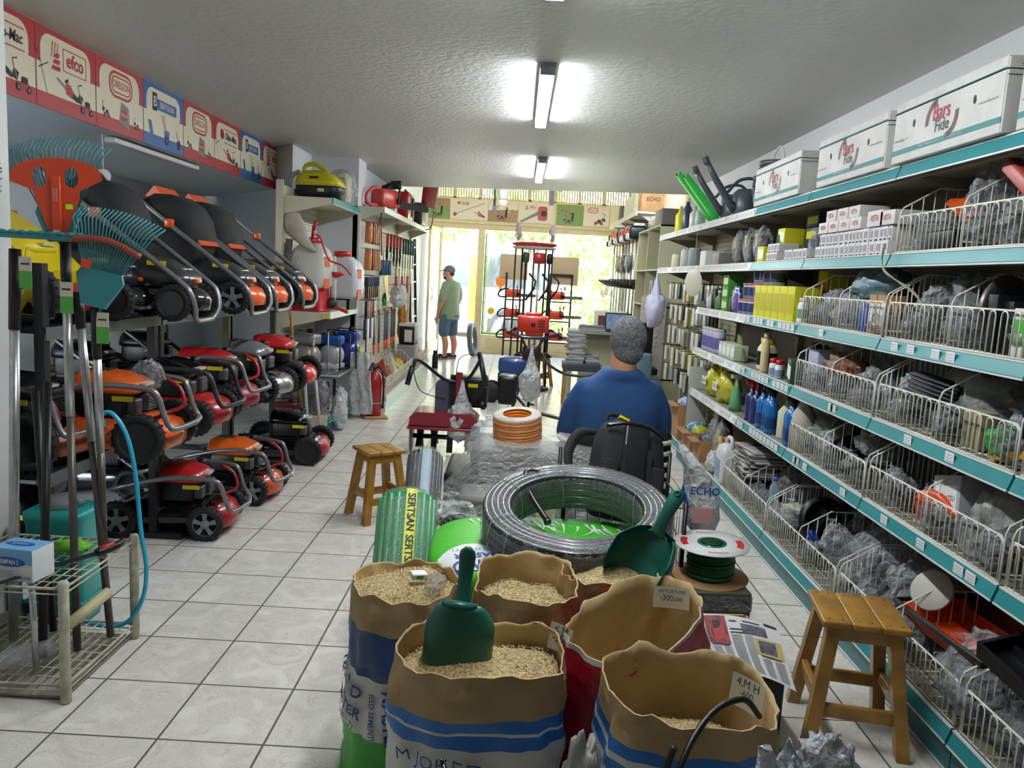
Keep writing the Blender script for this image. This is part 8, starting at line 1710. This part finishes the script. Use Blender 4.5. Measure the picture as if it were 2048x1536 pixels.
b = MB(); b.ell(L(0, 0, .76), (.18, .18, .11))
for s_ in (-1, 1): limb(b, [L(0, s_ * .09, .78), L(.015, s_ * .12, .60), L(.015, s_ * .125, .47)], [.115, .10, .095])
fuse(b, 'shorts', mat('denim_blue', '#4a6276', .85, bump=.2, bs=12), P2, .014, 3)
b = MB(); b.ell((0, -.02, .04), (.085, .103, .085), 0, 24, 14, Q); b.loft([[(x, y, z + .01) for x, y, z in ((-.07, .06, .04), (.07, .06, .04), (.07, .06, .052), (-.07, .06, .052))], [(-.045, .155, .03), (.045, .155, .03), (.045, .155, .038), (-.045, .155, .038)]] and [[(-.065, .06, .045), (.065, .06, .045), (.065, .06, .058), (-.065, .06, .058)], [(-.045, .165, .032), (.045, .165, .032), (.045, .165, .042), (-.045, .165, .042)]], 0, False, True, True, Q); fuse(b, 'cap', mat('grey_cap', '#5f5f63', .8), P2, .008, 2)
b = MB(); b.ell((0, .052, -.075), (.052, .045, .045), 0, 16, 10, Q); b.ell((0, -.06, -.02), (.066, .045, .05), 0, 16, 10, Q); fuse(b, 'beard_and_hair', mat('dark_hair', '#2b211b', .8, bump=.6, bs=100), P2, .008, 2)
for s_ in (-1, 1): b = MB(); b.ell(L(.055, s_ * .13, .05), (.13, .06, .05), 0, 18, 10, Mx.Identity(4)); b.box((L(.055, s_ * .13, .012)), (.24, .10, .022), 1, Mx.Identity(4), bev=.01); b.build('shoe', [mat('black_shoe', '#1c1d20', .6), mat('shoe_sole', '#8b8984', .6)], P2)

# ------------------------------------------------------------------ machines in the middle of the shop
MAR = mat('tiller_maroon', '#7c1a2c', .35, coat=.2); NVB = mat('slate_cover', '#4b5262', .4); TBK = mat('black_tube', '#101216', .35)
t = thing('rotary_tiller', 'maroon and grey garden tiller with wide black handlebar', 'tiller', (-.48, 6.45, 0))
b = MB(); b.loft([[(x, y, z) for x, z in ((-.36, .26), (.20, .26), (.20, .32), (.14, .37), (-.30, .37), (-.35, .33))] for y in (-.22, .10)], 0, False); b.box((-.08, -.06, .24), (.58, .36, .025), 0, bev=.008); b.build('tine_guard', MAR, t)
b = MB(); b.loft([[(x, y, z) for x, z in rr(-.17, .28, .02, .62, .05, 4)] for y in (-.04, .06)], 0, False); b.build('belt_cover', NVB, t)
b = MB(); b.box((.14, .12, .52), (.24, .26, .26), 0, bev=.03); b.box((.14, -.012, .58), (.08, .006, .03), 1); b.cyl((.2, -.01, .45), (.24, -.08, .42), .03, 12, 0); b.build('engine', [BLK, YEL], t)
b = MB(); b.box((-.02, -.06, .55), (.05, .04, .24), 0); b.box((.03, -.10, .55), (.05, .03, .3), 1); b.build('column', [BLK, MAR], t)
b = MB(); P = smooth_path([(-.37, -.30, .60), (-.33, -.28, .74), (-.31, -.26, .80), (-.24, -.22, .76), (-.10, -.12, .64), (.02, -.10, .62), (.10, -.12, .65), (.17, -.2, .76), (.20, -.24, .84), (.19, -.28, .88)], 4); b.tube(P, .014, 9); b.build('handlebar', TBK, t)
for p0, p1 in (((-.37, -.30, .60), (-.335, -.28, .75)), ((.19, -.25, .88), (.26, -.34, .62))): b = MB(); b.cyl(p0, p1, .021, 12); b.build('grip', TBK, t)
b = MB(); b.tube(smooth_path([(-.0, -.1, .62), (.02, -.14, .8), (.10, -.2, .86), (.19, -.26, .86)]), .004, 5); b.tube(smooth_path([(-.33, -.28, .72), (-.28, -.2, .55), (-.15, -.1, .48), (-.08, -.05, .46)]), .004, 5); b.build('control_cable', TBK, t)
b = MB(); b.cyl((-.34, -.05, .14), (.30, -.05, .14), .02, 10, 0)
for x in (-.30, -.18, -.05, .10, .24):
    for a in (0, 90, 180, 270): b.box((.02, 0, .07), (.05, .012, .12), 0, RT((x, -.05, .14), rx=R(a + x * 200)))
b.build('tines', TBK, t)['kind'] = 'stuff'; b = MB(); b.lathe([(.002, -.006), (.15, -.004), (.15, .004), (.002, .006)], 24, 0, RT((-.35, -.05, .15), ry=pi / 2)); b.build('guard_disc', mat('grey_disc', '#6e6f70', .4), t)
def carrier(label, loc, s=1., seed=1, mt=None):
    t = thing('carrier_bag', label, 'bag', loc, R(seed * 20), 'white carrier bags hung on handlebars')
    b = MB(); b.blob((0, 0, -.28 * s), (.10 * s, .07 * s, .13 * s), 0, seed, 24, 16, .22, 2.4, sharp=.25)
    b.loft([[(r * cos(a), r * .5 * sin(a), z) for a in [2 * pi * k / 12 for k in range(12)]] for r, z in ((.075 * s, -.21 * s), (.045 * s, -.12 * s), (.018 * s, -.05 * s), (.012 * s, 0))], 0, True, False); b.build('film', mt or BAGW, t); return t
carrier('white carrier bag hanging on the tiller handlebar', (-.42, 6.33, .64), 1.25, 2)
carrier('white carrier bag with blue print hanging on the auger frame', (.17, 8.27, .80), 1.5, 3)
# auger
t = thing('earth_auger', 'red engined earth auger with black handle frame standing upright', 'auger', (.17, 8.5, 0))
b = MB(); b.box((0, 0, 1.0), (.34, .2, .18), 0, bev=.03); b.box((.0, 0, 1.10), (.16, .14, .05), 0, bev=.015); b.box((.02, 0, .90), (.2, .17, .06), 0, bev=.02)
for k in range(4): b.box((.09, -.102, .95 + k * .03), (.07, .004, .01), 1)
b.box((-.0, -.105, 1.0), (.04, .02, .05), 1, bev=.01); b.build('engine', [mat('auger_red', '#c5301f', .35, coat=.3), BLK], t)
b = MB(); b.tube([(-.27, -.1, .90), (-.20, .1, .93), (.22, .1, .93), (.27, -.1, .90), (.10, -.16, .86), (-.10, -.16, .86)], .017, 9, 0, True); b.tube([(-.12, -.15, .86), (-.05, -.05, .72), (-.05, 0, .66)], .013, 8); b.tube([(.12, -.15, .86), (.05, -.05, .72), (.05, 0, .66)], .013, 8); b.build('handle_frame', mat('navy_tube', '#141b2b', .3, coat=.3), t)
b = MB(); b.box((0, 0, .68), (.2, .16, .16), 0, bev=.03); b.build('gearbox', mat('dark_plum', '#2e1722', .4), t); b = MB(); b.cyl((0, 0, .12), (0, 0, .66), .02, 10)
b.loft([[(.02 * cos(a), .02 * sin(a), z), (.075 * cos(a), .075 * sin(a), z)] for a, z in [(k * .5, .10 + k * .010) for k in range(50)]], 0, True, False, False); b.lathe([(.002, 0), (.02, .13)], 10, 0); b.build('auger_screw', TBK, t)
# wheeled machine frame behind it
t = thing('mini_tiller', 'blue and black mini tiller with twin plastic wheels behind the auger', 'tiller', (-.02, 9.3, 0))
for y in (-.12, .12): b = MB(); b.lathe([(.03, -.025), (.11, -.025), (.12, 0), (.11, .025), (.03, .025)], 24, 0, RT((-.25, y, .12), rx=pi / 2)); b.lathe([(.002, -.028), (.015, -.03)], 10, 1, RT((-.25, y, .12), rx=pi / 2)); b.build('wheel', [RUB, GRP], t)
b = MB(); b.box((.0, 0, .45), (.36, .3, .2), 0, bev=.06); b.build('engine', mat('tiller_blue', '#1c3f78', .35, coat=.3), t)
b = MB(); b.box((.02, 0, .3), (.4, .2, .12), 0, bev=.02); b.tube([(-.25, 0, .12), (-.1, 0, .3), (.3, 0, .3)], .016, 7)
for k in range(4): b.cyl((.0 + .07 * k, -.1, .05), (.0 + .07 * k, -.1, .3), .01, 6)
b.build('chassis', TBK, t)
b = MB(); b.tube(smooth_path([(.1, 0, .5), (.3, -.1, .62), (.42, -.25, .50), (.62, -.4, .42), (.9, -.45, .43), (1.1, -.4, .52)]), .017, 8); b.build('handlebar', TBK, t)
# dark machines between tiller and seated person
t = thing('brush_engine', 'black engine unit with upright covers beside the hanging bag', 'engine', (.03, 6.3, 0)); 
b = MB(); b.box((-.08, 0, .60), (.15, .14, .24), 0, RT(rx=.1), bev=.03); b.build('cover', TBK, t); b = MB(); b.tube([(-.03, 0, .56), (.10, 0, .42), (.38, -.1, .38), (.52, -.1, .36)], .014, 8); b.cyl((-.03, 0, .5), (-.02, 0, 0), .014, 8); b.tube([(.10, 0, .42), (.14, .05, 0)], .014, 8); b.tube([(.52, -.1, .36), (.5, -.1, 0)], .012, 8); b.build('frame', TBK, t)
for k, (x, lb) in enumerate(((.42, 'black folded lever frame standing left of the seated person'), (.60, 'black and grey upright machine handle beside the seated person'))):
    t = thing('lever_frame', lb, 'handle', (x, 5.75 - .3 * k, 0)); b = MB(); b.tube([(-.05, 0, 0), (0, 0, .62 + .18 * k), (.03, 0, .66 + .18 * k), (.07, 0, .25)], .013, 8); b.cyl((-.012, 0, .5 + .18 * k), (.0, 0, .66 + .18 * k), .022, 10); b.build('tube', TBK, t)
t = thing('storage_bin', 'pale grey bin with dark flat top between the tiller and the pile', 'bin', (-.02, 5.35, 0)); b = MB(); b.box((0, 0, .19), (.55, .4, .38), 0, bev=.03); b.build('bin_body', mat('pale_bin', '#a3a8a4', .5), t); b = MB(); b.box((-.02, 0, .40), (.5, .36, .04), 0, bev=.01); b.box((-.05, 0, .425), (.3, .2, .01), 1); b.build('lid', [mat('slate_lid', '#3b4049', .5), mat('white_papers', '#c4c4c2', .6)], t)
t = thing('storage_bin', 'white boxy machine with magenta trim right of the grey bin', 'bin', (.45, 5.2, 0)); b = MB(); b.box((0, 0, .2), (.4, .35, .4), 0, bev=.04); b.box((0, -.178, .34), (.36, .006, .03), 1); b.build('bin_body', [mat('cool_white', '#b4b9bd', .4), mat('magenta_trim', '#a6336f', .4)], t)
bag('crumpled white bag on the floor beside the tiller', (-.18, 5.9, .0), (.14, .1, .22), 121, BAGW, None, group='bags in the centre pile', name='crumpled_bag')
# round display ring with trimmers
t = thing('display_ring', 'red ringed revolving stand for trimmers before the window', 'stand', (.17, 10.5, 0))
b = MB(); b.torus((0, 0, 1.93), .27, .03, 40, 8, 0, None, .7); b.build('red_ring', SHRED, t); b = MB(); b.torus((0, 0, 1.885), .27, .022, 40, 8, 0, None, .7); b.build('white_ring', WHT, t)
for k in range(5): a = 2 * pi * k / 5 + .3; b = MB(); b.cyl((.26 * cos(a), .26 * sin(a), 0), (.26 * cos(a), .26 * sin(a), 1.9), .012, 8); b.build('rod', TBK, t)
b = MB(); b.lathe([(.3, 0), (.3, .03), (.02, .04)], 30, 0); b.build('foot', BLK, t)
for k, (a, c_, lb) in enumerate(((-2.0, GRD, 'green handled strimmer hung on the display ring'), (-1.3, REDP, 'red headed trimmer hung at the ring centre'), (-.6, TBK, 'trimmer with loop handle hung right on the display ring'))):
    t = thing('string_trimmer', lb, 'trimmer', (.17 + .25 * cos(a), 10.5 + .25 * sin(a), 0), group='trimmers on the display ring')
    b = MB(); b.cyl((0, 0, .5), (0, 0, 1.7), .014, 8); b.build('shaft', (TBK, ALU, TBK)[k], t); b = MB(); b.box((0, 0, 1.75), (.16 if k == 1 else .08, .1, .14), 0, bev=.03); b.build('motor', c_, t); b = MB(); b.tube([(.02, 0, 1.2), (.12, -.02, 1.35), (.14, -.02, 1.45), (.05, 0, 1.55)], .014, 7); b.build('loop_handle', TBK, t); b = MB(); b.lathe([(.02, .44), (.10, .47), (.04, .52)], 18, 0); b.build('guard', BLK, t)
for k, x in enumerate((-.05, .40)):
    t = thing('bagged_shears', 'clear bagged shears hanging %s of the ring top' % ('left', 'right')[k], 'shears', (x, 10.45, 2.0), group='bagged shears above the ring'); b = MB(); b.blob((0, 0, .08), (.045, .02, .12), 0, k, 14, 10, .2); b.build('film', BAGW, t); b = MB(); b.box((0, 0, .03), (.04, .02, .1), 0); b.build('handles', (ORP, BLK)[k], t)
# chainsaw rack
t = thing('display_rack', 'black rack of chainsaws with two cardboard headers before the window', 'rack', (0, 13.0, 0))
for x in (-.22, .08, .50, .86): b = MB(); b.box((x, 0, .78), (.03, .03, 1.56)); b.build('post', TBK, t)
for z in (.45, .80, 1.12):
    b = MB(); b.box((-.07, 0, z), (.3, .3, .02)); b.build('shelf', TBK, t); b = MB(); b.box((.68, 0, z), (.36, .3, .02)); b.build('shelf', TBK, t)
b = MB(); b.box((.68, 0, 1.56), (.4, .03, .04)); b.build('crossbar', TBK, t)
for x0, x1, z0, z1 in ((-.34, .12, 1.45, 1.86), (.50, .96, 1.40, 1.86)): b = MB(); b.box(((x0 + x1) / 2, .05, (z0 + z1) / 2), (x1 - x0, .01, z1 - z0), 0, RT((0, 0, 0))); b.build('cardboard_header', mat('plain_card', '#b09a7c', .8), t)
for k, z in enumerate((.47, .82, 1.14)):
    for j, x in enumerate((-.08, .64)):
        chainsaw('orange red chainsaw on the %s level, %s side of the window rack' % (('lowest', 'middle', 'top')[k], ('left', 'right')[j]), (x, 12.9, z), (0, 0, R(4)), mat('saw_red', '#cf4425', .35, coat=.2), GRP, .85, 'chainsaws on the window rack', barlen=.36 if j else .30)
# desk, papers, laptop, small stool
CRD = mat('cream_desk', '#b9b89a', .5)
t = thing('desk', 'cream office desk at the right of the window', 'desk', (1.15, 9.9, 0))
b = MB(); b.box((0, 0, .86), (1.0, .55, .035), 0, bev=.006); b.build('desk_top', mat('desk_edge', '#8c8f86', .45), t); b = MB(); b.box((-.08, .1, .43), (.5, .3, .84), 0); b.build('side_cabinet', CRD, t); b = MB(); b.box((-.46, 0, .42), (.03, .5, .84), 0); b.build('side_panel', CRD, t)
t = thing('side_table', 'dark topped low table stacked with papers before the desk', 'table', (.78, 9.2, 0)); b = MB(); b.box((0, 0, .49), (.44, .36, .09), 0, bev=.01); b.build('table_top', mat('slate_lid', '#3b4049', .5), t)
for sx in (-.19, .19):
    for sy in (-.15, .15): b = MB(); b.box((sx, sy, .225), (.03, .03, .45)); b.build('leg', CARD, t)
rnd = random.Random(4); PP = [mat('paper_a', '#9d9c9c', .7), mat('paper_b', '#78787f', .7), mat('paper_c', '#b1afa9', .7)]
for k in range(14): b = MB(); b.box((0, 0, .0115), (.21, .28, .023), 0, bev=.003); one('paper_stack', 'bundle of catalogues, %s from the bottom of the tall pile' % ORD[k], 'papers', b, [PP[k % 3]], (.70 + rnd.uniform(-.012, .012), 9.2, .536 + k * .0235), R(rnd.uniform(-7, 7)), group='tall catalogue pile on the low table')
for k in range(4): b = MB(); b.box((0, 0, .0115), (.16, .25, .023), 0, bev=.003); one('paper_stack', 'bundle of catalogues, %s from the bottom of the short pile' % ORD[k], 'papers', b, [PP[(k + 1) % 3]], (.90, 9.2, .536 + k * .0235), R(rnd.uniform(-7, 7)), group='short catalogue pile on the low table')
for k in range(3): b = MB(); b.box((0, 0, .0115), (.3, .24, .022), 0, bev=.003); one('paper_stack', 'flat folder, %s from the bottom on the desk top' % ORD[k], 'papers', b, [PP[(k + 2) % 3]], (.93, 9.78, .88 + k * .023), R(rnd.uniform(-7, 7)), group='folders on the desk')
t = thing('laptop', 'open laptop with lit picture screen on the desk', 'laptop', (1.28, 9.86, .878), R(4)); b = MB(); b.box((0, -.1, .01), (.34, .24, .018), 0, bev=.003); b.build('keyboard_base', BLK, t)
b = MB(); b.box((0, .04, .13), (.34, .012, .22), 0, RT(rx=R(-8)), bev=.003); b.box((0, .033, .13), (.31, .002, .19), 1, RT(rx=R(-8))); b.build('screen', [BLK, mat('lit_screen', '#5d6f86', .3, emit=.35, vary=.6, vs=14)], t)
t = stool('small light wood stool in front of the low paper table', (.36, 10.95, 0), R(20), h=.42, top=.24)
# cube shelf, pegboard wall and trimmers on the right
t = thing('cube_shelf', 'cream open cube shelf with ring binders beyond the shelving run', 'shelf', (0, 0, 0))
for y in (9.35, 10.2, 11.05): b = MB(); b.box2((1.62, y, 0), (2.0, y + .02, 2.2)); b.build('upright', CRD, t)
for z in (.35, .78, 1.22, 1.66, 2.18): b = MB(); b.box2((1.62, 9.35, z), (2.0, 11.07, z + .02)); b.build('shelf', CRD, t)
b = MB(); b.box2((1.985, 9.35, 0), (2.0, 11.07, 2.2)); b.build('back_panel', CRD, t)
for k in range(9): b = MB(); b.box((.0, 0, .15), (.26, .045, .30), 0, bev=.003); one('ring_binder', 'upright ring binder in the middle cube, %s from the near side' % ORD[k], 'binder', b, [(NV, PAPER, mat('binder_red', '#8d3a3c', .5), PAPER, mat('binder_blue', '#2f4f96', .5))[k % 5]], (1.78, 9.5 + k * .06, 1.242), group='binders in the cube shelf')
for k in range(3): b = MB(); b.lathe([(.05, 0), (.055, .14), (.03, .17)], 16, 0); one('dark_jar', 'dark jar in the upper cube, %s from the near side' % ORD[k], 'jar', b, [BLK], (1.76, 9.5 + k * .17, 1.682), group='jars in the cube shelf')
b = MB(); b.blob((0, 0, .1), (.12, .25, .12), 0, 3, 18, 12, .3, flat=0); one('wrapped_bundle', 'white wrapped bundle on top of the cube shelf', 'bundle', b, [BAGW], (1.80, 10.6, 2.201)); b = MB(); b.box((0, 0, .1), (.3, .5, .2), 0, bev=.01); one('grey_case', 'grey ribbed case on top of the cube shelf near end', 'case', b, [mat('ribbed_grey', '#6f6a64', .5)], (1.80, 9.75, 2.201))
carrier('white cloth bag hanging from the shelf end near the cubes', (1.505, 8.66, 1.64), 1.5, 5, mat('lilac_white_cloth', '#b9bbd0', .6, bump=.3, bs=20))
t = thing('pegboard', 'cream slatted board carrying the brush cutters', 'board', (0, 0, 0)); b = MB(); b.box2((1.96, 11.2, .1), (2.0, 14.6, 2.4), 0)
for k in range(40): b.box2((1.957, 11.25, .15 + k * .055), (1.96, 14.55, .154 + k * .055), 1)
b.build('panel', [PEG, mat('panel_shadow_gap', '#8a867a', .6)], t); b = MB(); b.box2((1.60, 11.3, 2.48), (2.0, 14.6, 2.51), 0); b.box2((1.59, 11.3, 2.45), (1.61, 14.6, 2.52), 0); b.build('top_shelf', CRM, t)
for y in (11.4, 12.4, 13.4, 14.4): b = MB(); b.prism([(1.96, 2.48), (1.64, 2.48), (1.96, 2.28)], -.01, .01, 0, Mx(((1, 0, 0, 0), (0, 0, -1, y), (0, 1, 0, 0), (0, 0, 0, 1)))); b.build('bracket', CRM, t)
carton('brown ECHO carton on the high shelf above the brush cutters', (1.84, 11.55, 2.522), (.34, .3, .34), CARD, 'tool_carton', text='ECHO', th=.06, face='y')
carton('long white printed carton beyond the ECHO carton on the high shelf', (1.78, 12.7, 2.522), (.22, 1.2, .32), mat('cream_carton', '#bdb59b', .6, vary=.2, vs=6), 'tool_carton')
carton('dark carton at the far end of the high shelf', (1.76, 13.8, 2.522), (.2, .25, .28), mat('slate_carton', '#4a4a47', .6), 'tool_carton')
for k in range(8):
    y = 11.5 + k * .38; c_ = (TBK, REDP, REDP, REDP, TBK, ORP, ORP, TBK)[k]
    t = thing('brush_cutter', 'brush cutter with %s engine hanging engine up, %s from the near end' % (('black', 'red', 'red', 'red', 'black', 'orange', 'orange', 'black')[k], ORD[k]), 'brush cutter', (1.66, y, 0), group='brush cutters on the right wall')
    b = MB(); b.box((0, 0, 2.22), (.26, .2, .2), 0, bev=.05); b.build('engine', c_, t); b = MB(); b.box((-.1, 0, 2.16), (.12, .12, .1), 0, bev=.03); b.box((.02, 0, 2.34), (.16, .04, .04), 0, RT((0, 0, 0)), bev=.01); b.build('recoil_cover', (mat('ivory_plastic', '#c4c1b6', .4), TBK)[k % 2], t)
    b = MB(); b.cyl((0, 0, 2.12), (0, 0, .75), .014, 8); b.build('shaft', (ALU, mat('off_white_pole', '#b5b2aa', .4))[k % 2], t)
    b = MB(); b.tube([(-.25, -.05, 1.52), (-.1, 0, 1.44), (.05, 0, 1.42), (.12, .03, 1.5)], .02, 8); b.box((0, 0, 1.5), (.12, .05, .1), 0, bev=.02); b.build('handle', TBK, t)
    b = MB(); b.lathe([(.02, .66), (.12, .70), (.05, .76)], 16, 0); b.build('guard', TBK, t)
for k, y in enumerate((11.7, 12.3, 12.9)): 
    t = thing('harness_pack', 'bagged black harness hanging between the brush cutters, %s one' % ('near', 'middle', 'far')[k], 'harness', (1.60, y, 1.78), group='harness packs'); b = MB(); b.blob((0, 0, 0), (.07, .1, .15), 0, k, 16, 12, .3, sharp=.2); b.build('film', (BAG, BAG, BAG)[k], t); b = MB(); b.blob((0, 0, 0), (.05, .08, .12), 0, k + 4, 14, 10, .4); b.build('straps', (GRP, BLK, mat('ochre_strap', '#b5802a', .6))[k], t)
b = MB(); b.box((0, 0, .25), (.5, .4, .5), 0, bev=.01); b.box((0, -.202, .25), (.44, .004, .36), 1); one('floor_carton', 'white carton with dark picture on the floor under the brush cutters', 'box', b, [PAPER, mat('dark_picture', '#5a3c34', .6, vary=.5, vs=10)], (1.45, 12.2, .55)); b = MB(); b.box((0, 0, .27), (.6, .6, .54), 0, bev=.01); one('low_cabinet', 'cream low cabinet under the white carton by the window', 'cabinet', b, [CRD], (1.48, 12.2, 0))
t = thing('swivel_chair', 'dark office chair back behind the seated person', 'chair', (1.42, 8.9, 0)); b = MB(); b.box((0, 0, .85), (.26, .08, .42), 0, bev=.04); b.build('backrest', BLK, t); b = MB(); b.box((0, .22, .5), (.44, .44, .08), 0, bev=.03); b.build('seat', BLK, t); b = MB(); b.cyl((0, .2, .05), (0, .2, .46), .03, 10); b.lathe([(.26, 0), (.26, .03), (.04, .07)], 5, 0, RT((0, .2, 0))); b.build('base', BLK, t)
b = MB(); b.box((0, 0, .5), (.3, .02, 1.0), 0, bev=.005); one('quilted_board', 'white textured panel standing against the cube shelf side', 'panel', b, [mat('quilted_white', '#b9b3a8', .7, bump=.8, bs=30)], (1.60, 9.3, .35))
b = MB(); b.box((0, 0, .4), (.16, .14, .8), 0, bev=.03); one('teal_cylinder', 'blue grey gas bottle shaped unit beside the seated person', 'unit', b, [mat('blue_grey_unit', '#5f7d88', .4)], (1.30, 7.9, 0))
